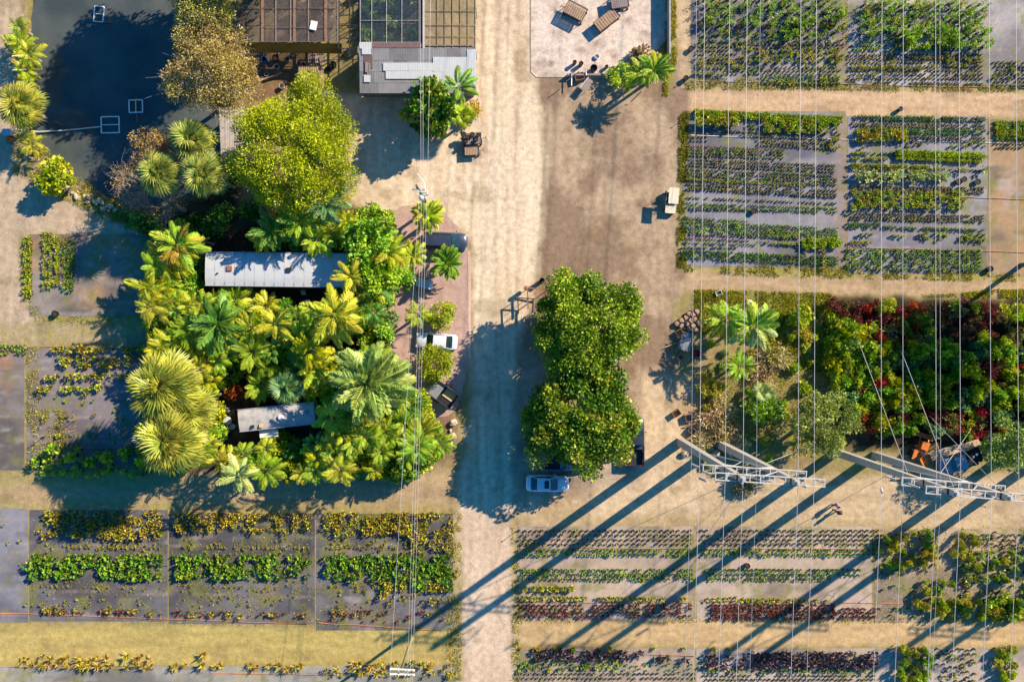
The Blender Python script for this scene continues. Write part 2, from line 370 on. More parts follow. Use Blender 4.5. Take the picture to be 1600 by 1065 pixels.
# woven weed mats, each its own sheet
def matcol(base, dust, amt, seed, stripes=0):
    def f(x, y):
        n = vnoise(x, y, 46, seed, 5)[..., None]; f2 = vnoise(x, y, 12, seed+1, 4, ax=.35)[..., None]; v = vnoise(x, y, 4, seed+2, 3)[..., None]
        a = np.clip((n-(1-amt))*4, 0, 1)*.9
        q_ = np.clip((vnoise(x, y, 70, seed+4, 4, ax=.5)[..., None]-.5)*3, -.28, .30)
        c = lin(base)*np.array([.92, .92, .80])*(1+q_)*(1-a)+lin(dust)*a
        pd = np.clip((vnoise(x, y, 22, seed+9, 4, ax=.4)[..., None]-.60)*9, 0, 1)*.5; c = c*(1-pd)+lin(base)*.55*pd
        s = np.clip((f2-.66)*6, 0, 1)*.4; c = c*(1-s)+lin((196, 186, 180))*s
        for k in range(-3, 60):                                   # overlapped cloth edges, dusty
            yy = 12+k*37.0+seed*3 % 17; d = np.abs(y-yy-(x-1000)*.03); e = (np.clip(1-d/1.6, 0, 1)*.45)[..., None]*np.clip(v*2-.3, 0, 1)
            c = c*(1-e)+lin((190, 165, 140))*e
        bp_ = np.clip(1-np.abs(x+(vnoise(x*0, y, 20, 88)-.5)*8-1316)/13, 0, 1)[..., None]*.75*(y < 430)[..., None]; c = c*(1-bp_)+lin((158, 132, 112))*bp_
        g = np.clip((vnoise(x, y, 18, seed+7, 5)[..., None]-.555)*8, 0, 1)*.6
        c = c*(1-g)+lin((130, 128, 62))*g
        return np.clip(c*(.85+.3*v)/KALB, 0, .8)
    return f
MATS = [(1080, -60, 1322, 132, (148, 142, 152), (190, 168, 150), .42), (1324, -60, 2000, 136, (160, 152, 156), (200, 182, 160), .5),
        (1066, 174, 1322, 417, (134, 130, 142), (168, 150, 135), .40), (1324, 182, 1542, 428, (138, 132, 142), (170, 146, 124), .45),
        (1544, 186, 2000, 432, (150, 130, 112), (176, 142, 102), .72), (46, 366, 250, 494, (138, 128, 124), (176, 140, 98), .5),
        (-300, 542, 38, 734, (128, 118, 118), (172, 128, 90), .5), (42, 542, 300, 732, (128, 118, 122), (150, 124, 104), .45),
        (-300, 794, 44, 972, (134, 130, 142), (150, 136, 130), .4), (46, 796, 262, 970, (106, 102, 110), (136, 122, 112), .45),
        (264, 802, 492, 974, (106, 102, 108), (146, 126, 110), .45), (494, 802, 708, 984, (112, 108, 114), (150, 132, 118), .45),
        (-300, 1040, 712, 1140, (150, 145, 140), (185, 165, 110), .5),
        (808, 822, 1084, 968, (176, 156, 142), (196, 170, 146), .55), (1088, 822, 1362, 968, (172, 154, 140), (196, 170, 146), .55),
        (1366, 826, 2000, 972, (170, 150, 132), (190, 164, 132), .55),
        (808, 1012, 1084, 1140, (172, 154, 146), (196, 172, 146), .5), (1088, 1012, 2000, 1140, (172, 156, 150), (196, 172, 146), .5)]
for i, (a, b, c, d, base, dust, amt) in enumerate(MATS):
    x0, y1 = W(a, b); x1, y0 = W(c, d)
    sheet(x0, y0, x1, y1, .3, lambda x, y: np.full_like(x, .012), matcol(base, dust, amt, 50+i*5), None, ('weed_mat',), [M_mat])
# ---------------------------------------------------------------- foliage kit
def nrm(v): return v/np.maximum(np.linalg.norm(v, axis=-1, keepdims=True), 1e-9)
def leaves(C, D, L, wr, rg, fold=.25):
    """one folded diamond leaf per row; returns V,F"""
    n = len(C); D = nrm(D); r = nrm(rg.normal(size=(n, 3))); Sd = nrm(np.cross(D, r)); Nn = np.cross(Sd, D)
    Nn = np.where(Nn[:, 2:3] < 0, -Nn, Nn); L = np.asarray(L).reshape(-1, 1)*np.ones((n, 1))
    mid = C+D*L*.45; w = L*wr
    V = np.stack([C, mid+Sd*w+Nn*L*fold*.3, C+D*L-Nn*L*fold*.4, mid-Sd*w+Nn*L*fold*.3], 1).reshape(-1, 3)
    return V, np.arange(4*n).reshape(n, 4)
def crown(seed, Rr, zc, hz, ncl, nleaf, lsz, cr, wr=.34, low=-.35, gap=.0):
    rg = np.random.default_rng(seed)
    d = nrm(rg.normal(size=(ncl*3, 3))); d = d[d[:, 2] > low][:ncl]; n = len(d)
    f = rg.uniform(.45, 1.0, n)**.6
    # lobed outline
    az = np.arctan2(d[:, 1], d[:, 0]); ph = rg.uniform(0, 6.28, 3)
    lob = 1+.09*np.sin(3*az+ph[0])+.09*np.sin(5*az+ph[1])+.09*np.sin(9*az+ph[2])
    cc = np.stack([d[:, 0]*Rr*f*lob, d[:, 1]*Rr*f*lob, zc+d[:, 2]*hz*f], 1)
    crr = cr*rg.uniform(.6, 1.3, n); k = rg.integers(0, n, nleaf)
    dn = nrm(rg.normal(size=(nleaf, 3))+np.array([0, 0, .45])); rad = rg.uniform(.35, 1.0, nleaf)**.5
    P = cc[k]+dn*(crr[k]*rad)[:, None]*np.array([1, 1, .75])
    D = dn+rg.normal(size=(nleaf, 3))*.7
    V, F = leaves(P, D, lsz*rg.uniform(.6, 1.35, nleaf), wr, rg)
    rnd = np.clip(rg.random(n)[k]*.55+rg.random(nleaf)*.5-.02, 0, 1)
    return V, F, rnd, cc
def branches(name, cc, th, r0, seed, M, frac=.5, tw=0, parent=None):
    rg = random.Random(seed); mb = MB()
    mb.tube([(0, 0, -.1), (rg.uniform(-.1, .1), rg.uniform(-.1, .1), th*.5), (0, 0, th)], r0, 8, r2=r0*.75)
    m = max(4, int(len(cc)*frac)); ids = rg.sample(range(len(cc)), min(m, len(cc)))
    for i in ids:
        p = Vector(cc[i]); b = Vector((0, 0, th*.96)); h = b.lerp(p, .5)+Vector((rg.uniform(-.3, .3), rg.uniform(-.3, .3), rg.uniform(-.1, .5)))
        mb.tube([b, b.lerp(h, .5)+Vector((0, 0, .1)), h, p], r0*.42, 5, r2=.03, cap=False)
        for _ in range(tw):
            q = p+Vector((rg.gauss(0, 1), rg.gauss(0, 1), abs(rg.gauss(0, .6))))*rg.uniform(.5, 1.1)
            mb.tube([h.lerp(p, .6), p.lerp(q, .5), q], .022, 3, r2=.01, cap=False)
    return mb.build(name, M, parent, smooth=True)
G_ = lambda *a: leafmat(*a)
L_ficus = leafmat('ficus_leaf', (40, 74, 14), (98, 142, 28), (166, 194, 54))
L_almond = leafmat('glossy_green_leaf', (38, 80, 18), (84, 142, 34), (178, 178, 58))
L_yel = leafmat('yellow_green_leaf', (116, 124, 10), (164, 170, 16), (204, 200, 34))
L_tan = leafmat('drying_tan_leaf', (124, 106, 70), (176, 158, 102), (190, 182, 62), .2)
L_rust = leafmat('rusty_leaf', (128, 94, 62), (170, 134, 94), (190, 168, 100), .2)
L_alm2 = leafmat('sunburnt_almond_leaf', (38, 80, 18), (90, 140, 34), (188, 180, 60))
L_grn = leafmat('mid_green_leaf', (66, 106, 20), (132, 168, 42), (192, 210, 74))
L_dk = leafmat('deep_green_leaf', (36, 82, 28), (78, 128, 42), (144, 178, 76))
L_lime = leafmat('lime_leaf', (108, 138, 20), (156, 180, 32), (212, 218, 70))
L_gold = leafmat('golden_leaf', (136, 128, 22), (178, 180, 38), (222, 216, 76))
L_olive = leafmat('olive_leaf', (116, 110, 30), (170, 166, 44), (206, 200, 74))
L_pale = leafmat('pale_leaf', (120, 134, 74), (168, 180, 104), (206, 210, 146))
L_red = leafmat('dark_red_leaf', (74, 36, 32), (116, 58, 50), (160, 98, 80), .22)
L_scar = leafmat('scarlet_leaf', (118, 26, 26), (172, 50, 40), (206, 100, 56), .22)
L_pur = leafmat('purple_leaf', (42, 32, 44), (78, 58, 74), (120, 92, 100), .15)
L_brown = leafmat('brown_green_leaf', (104, 88, 56), (148, 128, 80), (168, 168, 88), .15)
L_orng = leafmat('orange_leaf', (124, 96, 30), (172, 140, 44), (208, 186, 76))
L_blue = leafmat('blue_green_leaf', (48, 92, 54), (94, 138, 88), (166, 190, 130))
L_con = leafmat('soft_conifer_leaf', (84, 112, 50), (134, 158, 72), (190, 200, 110))
M_bark = mat('grey_bark', (.20, .17, .13), .9, bump=.5, scale=6); M_twig = mat('pale_twig', (.34, .29, .23), .9, scale=6)
M_palmbark = mat('palm_bark', (.26, .21, .16), .9, bump=.6, scale=5)
M_dead = leafmat('dead_frond', (128, 106, 74), (180, 156, 114), (210, 192, 150), .15)

L_mix = leafmat('grove_leaf', (84, 114, 20), (128, 158, 34), (190, 200, 60))
REG = []   # (object, description, px, py) for labels given at the end
def reg(o, desc, px, py, cat, group=None):
    o['category'] = cat
    if group: o['group'] = group
    REG.append((o, desc, px, py)); return o
def tree(name, px, py, rpx, zc, hz, L, seed, desc, ncl=70, nleaf=13000, lsz=.24, cr=None, th=None, bark=None, wr=.34, tw=0, low=-.35, cat='tree', r0=.28, group=None):
    """px,py = crown centre as seen; crown radius in pixels at that height"""
    x, y = W(px, py, zc); Rr = rpx*(CAMH-zc)/CAMH/S; cr = cr or Rr*.22
    V, F, rnd, cc = crown(seed, Rr-cr*.6, zc, hz, ncl, nleaf, lsz, cr, wr, low)
    t = empty(name, (x, y, 0), 0)
    link(bpy.data.objects.new('crown', npmesh('crown', V, F, [L], rnd=rnd)), t)
    branches('trunk', cc, th or max(.3, (zc-hz)*.8), r0, seed, bark or M_bark, .45, tw, t)
    return reg(t, desc, px, py, cat, group)

# --- frond meshes (length 1 along +X)
def frond_feather(name, L, seed, n=24, droop=.45, ll=.26, w=.035, vee=.35):
    rg = np.random.default_rng(seed); mb = []
    t = np.linspace(0, 1, 9); rx = t*(1-.12*t*t*droop*2); rz = .16*np.sin(t*2.2)*(1-t*.3)-droop*t**2.2*.75
    R3 = np.stack([rx, np.zeros(9), rz], 1)
    C = []; D = []; LL = []
    for i in range(n):
        u = .14+.86*(i+.5)/n; p = np.array([np.interp(u, t, R3[:, k]) for k in range(3)])
        a = R_(72-38*u); l = ll*math.sin(math.pi*min(1, .16+.80*u))**.7
        for s in (-1, 1):
            C.append(p); D.append([math.cos(a), s*math.sin(a), -vee+rg.normal()*.12+(.25 if u > .6 else .1)]); LL.append(l*rg.uniform(.85, 1.1))
    C = np.array(C); D = nrm(np.array(D)); LL = np.array(LL)
    Sd = nrm(np.cross(D, np.tile([0, 0, 1.], (len(C), 1)))); mid = C+D*LL[:, None]*.4
    tip = C+D*LL[:, None]+np.array([0, 0, -1])*LL[:, None]*.22
    V = np.stack([C-Sd*w*.25, mid+Sd*w*.5, tip, mid-Sd*w*.5+np.array([0, 0, .004])], 1).reshape(-1, 3)
    F = np.arange(4*len(C)).reshape(-1, 4); rnd = np.clip(.35+.3*rg.random(len(F))+np.repeat(np.linspace(-.1, .25, n), 2), 0, 1)
    # rachis strip
    k = len(V); rr = .012
    RV = np.concatenate([R3+[0, rr, .004], R3+[0, -rr, .004]]); RF = np.array([[k+i, k+i+1, k+9+i+1, k+9+i] for i in range(8)])
    return npmesh(name, np.concatenate([V, RV]), np.concatenate([F, RF]), [L], rnd=np.concatenate([rnd, np.full(8, .9)]))
def frond_fan(name, L, seed, n=34):
    rg = np.random.default_rng(seed); c = np.array([.48, 0, .05]); C = []; D = []; LL = []
    for i in range(n):
        a = R_(-125+250*i/(n-1)); l = .52*(1-.22*abs(a)/2.2)*rg.uniform(.9, 1.06)
        C.append(c); D.append([math.cos(a), math.sin(a), .10*((i % 2)*2-1)+.05-.15*abs(math.sin(a))]); LL.append(l)
    C = np.array(C); D = nrm(np.array(D)); LL = np.array(LL)[:, None]
    Sd = nrm(np.cross(D, np.tile([0, 0, 1.], (n, 1)))); mid = C+D*LL*.55
    tip = C+D*LL+np.array([0, 0, -1])*LL*rg.uniform(.2, .5, (n, 1))
    V = np.stack([C, mid+Sd*.026, tip, mid-Sd*.026+np.array([0, 0, .012])], 1).reshape(-1, 3); F = np.arange(4*n).reshape(-1, 4)
    k = len(V); PV = np.array([[0, .015, 0], [0, -.015, 0], [.48, -.01, .05], [.48, .01, .05]])
    return npmesh(name, np.concatenate([V, PV]), np.concatenate([F, np.array([[k, k+1, k+2, k+3]])]), [L], rnd=np.r_[np.clip(rg.random(n)*.8+.1, 0, 1), .8])
def frond_paddle(name, L, seed, w=.17, droop=.5):
    rg = np.random.default_rng(seed); n = 7; V = []; F = []; t = np.linspace(0, 1, n)
    for i, u in enumerate(t):
        ww = w*math.sin(math.pi*min(.98, max(.03, (u-.18)/.84)))**.6 if u > .2 else .012
        x = u*(1-.1*u*u); z = .18*math.sin(u*2)-droop*u**2.2*.6
        j = rg.uniform(-.02, .02)
        V += [(x, ww+j, z-ww*.25), (x, 0, z-.01), (x, -ww+j, z-ww*.25)]
    for i in range(n-1):
        a = i*3; F += [(a, a+3, a+4, a+1), (a+1, a+4, a+5, a+2)]
    return npmesh(name, np.array(V), np.array(F), [L], rnd=np.clip(rg.random(len(F))*.5+.3, 0, 1))
FR = {}
def fset(kind, L):
    key = (kind, L.name)
    if key not in FR:
        if kind == 'feather': FR[key] = [frond_feather('frond', L, 70+i, 24, .35+.12*i, .25, .05) for i in range(3)]
        if kind == 'areca': FR[key] = [frond_feather('frond', L, 80+i, 22, .5+.15*i, .30, .044) for i in range(3)]
        if kind == 'cycad': FR[key] = [frond_feather('frond', L, 85+i, 18, .3+.1*i, .17, .05, .0) for i in range(3)]
        if kind == 'fan': FR[key] = [frond_fan('frond', L, 90+i) for i in range(3)]
        if kind == 'paddle': FR[key] = [frond_paddle('leaf', L, 60+i, .15+.03*i, .4+.15*i) for i in range(3)]
    return FR[key]
def palm(name, px, py, rpx, z, kind, L, seed, desc, n=18, trunk=None, lean=0, cat='palm tree', e0=75, e1=-15, dead=0, group=None, tr=.16, mix_=None):
    rg = random.Random(seed); x, y = W(px, py, z); Rr = rpx*(CAMH-z)/CAMH/S
    t = empty(name, (x, y, 0)); th = trunk if trunk is not None else z
    bx, by = rg.uniform(-lean, lean), rg.uniform(-lean, lean)
    if th > .4:
        mb = MB(); mb.tube([(bx, by, -.1), (bx*.6, by*.6, th*.4), (0, 0, th)], tr*1.25, 7, r2=tr*.9)
        mb.build('trunk', M_palmbark, t, True)
    for i in range(n+dead):
        u = (i+.5)/n; L2 = mix_ if (mix_ and rg.random() < .3) else L
        me = rg.choice(fset(kind, L2 if i < n else M_dead))
        o = bpy.data.objects.new('leaf' if kind == 'paddle' else 'frond', me)
        el = R_(e0+(e1-e0)*u**.8+rg.uniform(-14, 14)) if i < n else R_(-45+rg.uniform(-12, 12))
        s = Rr*rg.uniform(.72, 1.15)*(1.0 if el > R_(40) else 1.02)/(1.0 if kind != 'fan' else 1.0)
        o.rotation_euler = (rg.uniform(-.3, .3), -el, i*2.39996+rg.uniform(-.25, .25))
        sp = .12 if kind in ('areca', 'paddle') else .05
        q = i*2.39996; rr2 = sp*Rr*rg.uniform(.3, 2.2) if kind in ('areca', 'paddle') else sp
        o.location = (math.cos(q)*rr2, math.sin(q)*rr2, th if kind not in ('areca',) else th*rg.uniform(.75, 1.1)); o.scale = (s, s, s)
        link(o, t)
    return reg(t, desc, px, py, cat, group)
def bush(name, px, py, rpx, h, L, seed, desc, nleaf=900, lsz=.22, cat='bush', wr=.38, group=None, ncl=22, M2=None):
    """mesh cached by leaf/size class so alike bushes share data"""
    zc = h*.5; x, y = W(px, py, h*.7); Rr = rpx*(CAMH-h)/CAMH/S
    V, F, rnd, cc = crown(seed, Rr*.78, zc, h*.42, ncl, nleaf, lsz, Rr*.3, wr, -.5)
    V[:, 2] = np.maximum(V[:, 2], .03)
    t = empty(name, (x, y, 0))
    link(bpy.data.objects.new('crown', npmesh('crown', V, F, [L], rnd=rnd)), t)
    branches('stem', cc, h*.25, .05, seed, M_bark, .35, 0, t)
    return reg(t, desc, px, py, cat, group)
# ---------------------------------------------------------------- big trees
tree('shade_tree', 464, 232, 110, 7.0, 3.6, L_yel, 1, 'huge yellow-green feathery-leaved tree spreading south of the grey metal shed', 130, 60000, .22, 1.45, 4.5, wr=.26, tw=1, r0=.4)
tree('ficus_tree', 914, 512, 88, 5.0, 3.0, L_ficus, 2, 'broad dense green tree beside the parking lot, upper of the joined pair', 120, 46000, .27, 1.25, 3, r0=.4)
tree('ficus_tree', 914, 456, 27, 5.2, 1.4, L_ficus, 31, 'small leafy treetop poking up at the north edge of the broad dense tree', 22, 3400, .27, .8, 3)
tree('almond_tree', 906, 656, 89, 4.6, 2.7, L_alm2, 3, 'glossy round-leaved tree shading the parked cars, lower of the joined pair', 125, 42000, .30, 1.3, 3, wr=.46, tw=2, bark=M_twig, r0=.38)
tree('almond_tree', 916, 704, 28, 3.8, 1.4, L_orng, 32, 'yellowing orange-tinged treetop hanging over the blue pickup bed', 20, 2000, .30, .8, 2.5, wr=.46, tw=2, bark=M_twig)
tree('cypress_tree', 328, 112, 76, 7.6, 2.4, L_tan, 4, 'round tan half-bare tree east of the pond', 95, 21000, .20, 1.1, 4, bark=M_twig, wr=.26, tw=5)
tree('cypress_tree', 322, 14, 52, 7.8, 2.4, L_tan, 5, 'tan half-bare tree cut by the top edge of the photo beside the pond', 60, 14000, .20, 1.0, 4, bark=M_twig, wr=.26, tw=5)
tree('cypress_tree', 240, 226, 36, 5.0, 1.6, L_rust, 6, 'small rusty orange tree at the southeast bank of the pond', 28, 3800, .18, .8, 3, bark=M_twig, wr=.28, tw=4)
tree('bare_tree', 214, 292, 42, 5.2, 2.0, L_rust, 7, 'nearly bare pinkish twiggy tree at the south end of the pond', 34, 1500, .15, .9, 3, bark=M_twig, wr=.25, tw=11)
tree('bare_tree', 262, 318, 36, 4.2, 1.6, L_tan, 8, 'leafless grey brown twiggy tree below the fan palms', 28, 700, .15, .9, 3, bark=M_twig, wr=.25, tw=12)
tree('soft_needle_tree', 1288, 664, 56, 4.4, 2.0, L_con, 9, 'pale soft-leaved bushy tree beside the left tower guy wire', 60, 9500, .26, .8, 2.2, wr=.24)
tree('soft_needle_tree', 1580, 690, 48, 4.2, 1.9, L_con, 10, 'pale green bushy tree at the right edge above the wide lane', 50, 7000, .26, .8, 2.2, wr=.24)
tree('shade_tree', 580, 380, 46, 5.0, 1.9, L_grn, 11, 'glossy green tree at the east end of the long pale trailer', 44, 5200, .34, .8, 2.4, wr=.42)
tree('shade_tree', 580, 430, 42, 5.0, 1.9, L_lime, 12, 'bright yellow green tree against the east end wall of the long trailer', 44, 4600, .34, .8, 2.4, wr=.42)
tree('shade_tree', 672, 168, 44, 3.6, 1.8, L_almond, 13, 'round-leaved bright green shrub tree at the corner of the metal shed', 40, 3000, .42, .75, 1.5, wr=.5)
# just beyond the frame, where their shade comes from
for i, (a, b, r, z) in enumerate([(300, -75, 70, 9.5), (372, -88, 60, 10), (430, -135, 70, 11), (340, -150, 90, 11), (270, -50, 45, 6)]):
    tree('shade_tree', a, b, r, z, 3.4, L_tan, 40+i, 'tall tree standing past the top edge of the photo', 80, 16000, .40, 1.6, 5, group='trees past the top edge')
for i, (a, b, r, z) in enumerate([(1690, 400, 60, 9), (1720, 470, 55, 9)]):
    tree('shade_tree', a, b, r, z, 3.4, L_grn, 50+i, 'tall tree standing past the right edge of the photo', 60, 7000, .30, 1.3, 5, group='trees past the right edge')

# ---------------------------------------------------------------- palms that can be told apart
P_ = palm
P_('fan_palm', 258, 602, 55, 9.5, 'fan', leafmat('fan_palm_leaf', (100, 110, 40), (156, 162, 64), (214, 202, 84)), 101, 'very large yellowing fan palm at the west side of the grove, upper one', 64, lean=.6, e0=80, e1=-28, dead=6, tr=.26)
LF = bpy.data.materials['fan_palm_leaf']
LFg = leafmat('green_fan_leaf', (84, 100, 44), (140, 152, 70), (196, 194, 96))
P_('fan_palm', 268, 688, 53, 9.0, 'fan', LF, 102, 'very large yellowing fan palm at the west side of the grove, lower one', 58, lean=.6, e0=80, e1=-28, dead=6, tr=.26)
P_('fan_palm', 250, 271, 36, 7.5, 'fan', LFg, 103, 'round fan palm crown left of its twin below the pond', 46, lean=.4, e0=82, e1=-25)
P_('fan_palm', 318, 274, 38, 7.5, 'fan', LFg, 104, 'round fan palm crown right of its twin, west of the huge tree', 48, lean=.4, e0=82, e1=-25)
P_('fan_palm', 303, 219, 37, 7.0, 'fan', LFg, 105, 'topmost fan palm of the three between pond and pale roof', 46, lean=.4, e0=82, e1=-25)
P_('fan_palm', 36, 167, 38, 4.0, 'fan', LF, 106, 'yellow green fan palm on the west bank of the pond', 46, e0=85, e1=-20)
P_('fan_palm', 300, 640, 40, 7.6, 'fan', LF, 136, 'yellow fan palm crown squeezed between the two very large ones', 40, lean=.5, e0=80, e1=-25, tr=.22)
P_('coconut_palm', 524, 492, 50, 7.0, 'feather', L_gold, 107, 'golden feather palm with a star of long fronds below the long trailer', 17, lean=.5, e0=60, e1=-15)
P_('coconut_palm', 548, 432, 30, 6.4, 'feather', L_gold, 108, 'small golden feather palm overlapping the long trailer roof end', 12, e0=60, e1=-10)
P_('coconut_palm', 492, 574, 34, 3.6, 'feather', L_lime, 109, 'bright lime feather palm just above the small weathered trailer', 13, e0=60, e1=0)
P_('coconut_palm', 430, 506, 34, 6.2, 'feather', L_gold, 110, 'yellow star-shaped feather palm in the middle of the grove', 12, e0=45, e1=-5)
P_('date_palm', 578, 596, 66, 6.6, 'feather', L_con, 111, 'huge grey green feather palm east of the small weathered trailer', 52, lean=.3, e0=82, e1=-22, dead=10, tr=.3)
P_('date_palm', 556, 640, 38, 3.6, 'feather', L_con, 134, 'drooping grey green feather palm touching the small trailer east end', 30, lean=.3, e0=75, e1=-25, dead=12, tr=.25)
P_('date_palm', 506, 316, 46, 6.0, 'feather', L_blue, 112, 'blue green feather palm under the south rim of the huge tree', 20, e0=70, e1=-10)
P_('coconut_palm', 470, 346, 40, 5.5, 'feather', L_grn, 113, 'green feather palm directly north of the long trailer middle', 18, e0=70, e1=-10)
P_('coconut_palm', 428, 362, 36, 5.2, 'feather', L_dk, 114, 'deep green feather palm leaning over the long trailer north edge', 16, e0=70, e1=-10)
P_('coconut_palm', 374, 742, 34, 6.0, 'feather', L_pale, 115, 'pale feather palm hanging over the shaded lane at the grove bottom', 12, e0=60, e1=-20)
P_('coconut_palm', 342, 506, 48, 5.6, 'feather', L_dk, 116, 'deep green feather palm with glossy fronds in the west half of the grove', 20, e0=70, e1=0)
P_('coconut_palm', 280, 384, 42, 5.8, 'feather', L_grn, 117, 'green and orange frond palm west of the long trailer hitch end', 22, e0=60, e1=-10, mix_=L_orng)
P_('coconut_palm', 262, 402, 36, 5.0, 'feather', L_olive, 118, 'yellowish feather palm at the northwest corner of the grove', 14, e0=60, e1=-10, mix_=L_gold)
P_('coconut_palm', 452, 604, 30, 3.0, 'fan', L_blue, 119, 'grey green spiky fan palm right above the small trailer roof', 30, e0=80, e1=-10, dead=6)
LR = leafmat('royal_palm_leaf', (36, 84, 20), (92, 142, 36), (168, 194, 70))
P_('royal_palm', 716, 136, 31, 6.5, 'feather', LR, 120, 'green feather palm overlapping the white corner of the metal shed roof', 11, e0=45, e1=-5)
P_('fan_palm', 724, 182, 22, 2.6, 'fan', L_lime, 121, 'small bright fan palm at the road edge below the royal palm', 26, e0=70, e1=0)
P_('date_palm', 698, 410, 28, 2.2, 'feather', LR, 122, 'rosette palm right below the dark parked car', 40, e0=75, e1=-8, group=None)
P_('date_palm', 668, 337, 29, 3.2, 'feather', L_lime, 123, 'lime rosette palm beside the transformer pole', 38, e0=78, e1=-15, mix_=L_gold)
P_('date_palm', 645, 400, 26, 2.6, 'feather', L_lime, 124, 'yellow tipped feather palm left of the rosette palm on the brick drive', 22, e0=70, e1=-15, mix_=L_gold)
P_('date_palm', 652, 490, 20, 2.8, 'areca', L_lime, 125, 'thin yellow green palm clump on the brick drive above the white car', 16, e0=70, e1=-5)
P_('coconut_palm', 1022, 110, 30, 3.8, 'feather', L_grn, 126, 'green feather palm at the corner of the concrete pad', 22, e0=65, e1=-10, mix_=L_lime)
P_('coconut_palm', 1000, 116, 26, 3.6, 'feather', L_grn, 127, 'second feather palm crowding the concrete pad corner, left of the other', 16, e0=65, e1=-10, mix_=L_lime)
P_('coconut_palm', 1176, 508, 42, 4.8, 'feather', L_grn, 128, 'green feather palm alone in the weedy garden right of the lot', 20, e0=65, e1=-12, mix_=L_pale)
P_('coconut_palm', 1138, 500, 32, 2.2, 'areca', L_grn, 129, 'low green frond clump left of the lone garden feather palm', 20, e0=60, e1=5)
P_('date_palm', 1156, 572, 24, 2.0, 'areca', L_grn, 130, 'small green frond clump south of the lone garden feather palm', 24, e0=70, e1=5)
P_('fan_palm', 1192, 612, 18, 1.8, 'fan', L_pale, 131, 'small pale green fan palm among dead fronds in the garden', 18, e0=70, e1=5)
for i, (a, b, r, L) in enumerate([(32, 44, 16, L_grn), (34, 68, 22, L_lime), (46, 86, 22, L_lime), (40, 108, 20, L_lime), (44, 130, 16, L_lime), (50, 224, 20, L_olive), (14, 66, 12, L_grn)]):
    P_('areca_palm', a, b, r, 1.8, 'areca', L, 140+i, 'yellow green frond clump on the west bank of the pond', 20, e0=75, e1=0, mix_=L_olive)
for i, (a, b, L, l) in enumerate([(1252, 494, L_lime, 'lime green bush in the weedy garden near the red croton field'), (1110, 606, L_olive, 'round olive lime bush in the weedy garden by the pallets'),
        (82, 276, L_lime, 'bright lime bush at the south bank of the pond'), (1258, 606, L_lime, 'small lime shrub above the pale soft-leaved tree')]):
    bush('bush', a, b, [20, 22, 32, 12][i], [1.8, 1.3, 3.0, 1.0][i], L, 150+i, l, [1300, 2200, 2600, 500][i], [.26, .16, .34, .24][i])
BU = [(688, 492, 26, 2.4, L_yel, 'round clipped olive green bush above the white sedan on the brick drive', 2800, .18), (680, 571, 35, 2.8, L_yel, 'large round bush between the white sedan and the plywood trailer', 4600, .18),
      (654, 636, 28, 2.6, L_lime, 'lime green bush left of the plywood trailer', 1900, .30), (652, 708, 40, 3.2, L_lime, 'broad yellow green bush at the south end of the brick drive', 3200, .32),
      (600, 508, 26, 2.6, L_dk, 'dark green round bush west of the brick drive', 1700, .26), (972, 118, 24, 1.5, L_lime, 'lime bush with white blossoms at the pad south edge', 1800, .2),
      (1006, 92, 26, 1.2, M_dead, 'heap of dead brown fronds piled on the concrete pad corner', 900, .4), (1186, 640, 30, 2.4, L_grn, 'green bush just above the left tower crossarms', 1800, .28),
      (1206, 640, 24, 2.0, L_dk, 'deep green bush between the tower arms and the pale tree', 1200, .28), (1108, 726, 8, .7, L_grn, 'tiny green weed bush under the left tower arm', 160, .2),
      (736, 170, 18, 1.8, L_orng, 'orange flowering shrub at the road edge by the royal palm', 700, .22), (676, 196, 24, 2.2, L_almond, 'round-leaved shrub south of the shrub tree by the shed', 900, .4),
      (1262, 524, 14, .9, L_olive, 'low olive shrub left of the red croton field', 400, .2), (1170, 752, 14, .8, L_olive, 'thorny olive shrub below the left tower', 420, .18)]
for i, (a, b, r, h, L, l, n, ls) in enumerate(BU): bush('bush' if L is not M_dead else 'frond_pile', a, b, r, h, L, 170+i, l, n, ls, cat='bush' if L is not M_dead else 'brush pile')
for i, (a, b, r) in enumerate([(1108, 650, 26), (1130, 670, 30), (1100, 690, 20), (1150, 690, 26), (1128, 640, 22), (1160, 760, 16), (1210, 560, 26), (1190, 585, 24)]):
    bush('frond_pile', a, b, r, .7, M_dead, 190+i, 'heap of dead grey fronds on the garden ground', 700, .5, cat='brush pile', wr=.10, group='dead frond heaps in the weedy garden')

# ---------------------------------------------------------------- the grove: sampled clumps round the two trailers
GROVE = [(236, 430), (250, 372), (285, 350), (330, 380), (300, 420), (420, 460), (560, 470), (560, 380), (400, 380), (430, 342), (520, 330), (596, 330), (612, 400), (632, 450), (610, 500), (628, 590), (640, 640), (690, 690), (640, 738), (540, 735), (460, 742), (330, 722), (250, 700), (236, 560)]
HOLES = [[(316, 390), (558, 390), (558, 456), (316, 456)], [(340, 618), (498, 612), (500, 676), (345, 690)], [(470, 452), (520, 452), (520, 480), (470, 480)], [(345, 590), (390, 590), (390, 690), (345, 690)], [(612, 450), (640, 450), (640, 600), (612, 600)], [(500, 530), (560, 530), (560, 548), (500, 548)]]
rgv = random.Random(77); placed = []
def far(x, y, d): return all((x-a)**2+(y-b)**2 > d*d for a, b in placed)
for _ in range(9000):
    x, y = rgv.uniform(232, 690), rgv.uniform(330, 742)
    if not inpoly(x, y, GROVE) or any(sdf(np.array([x]), np.array([y]), h)[0] < 13 for h in HOLES) or not far(x, y, 16.5): continue
    placed.append((x, y))
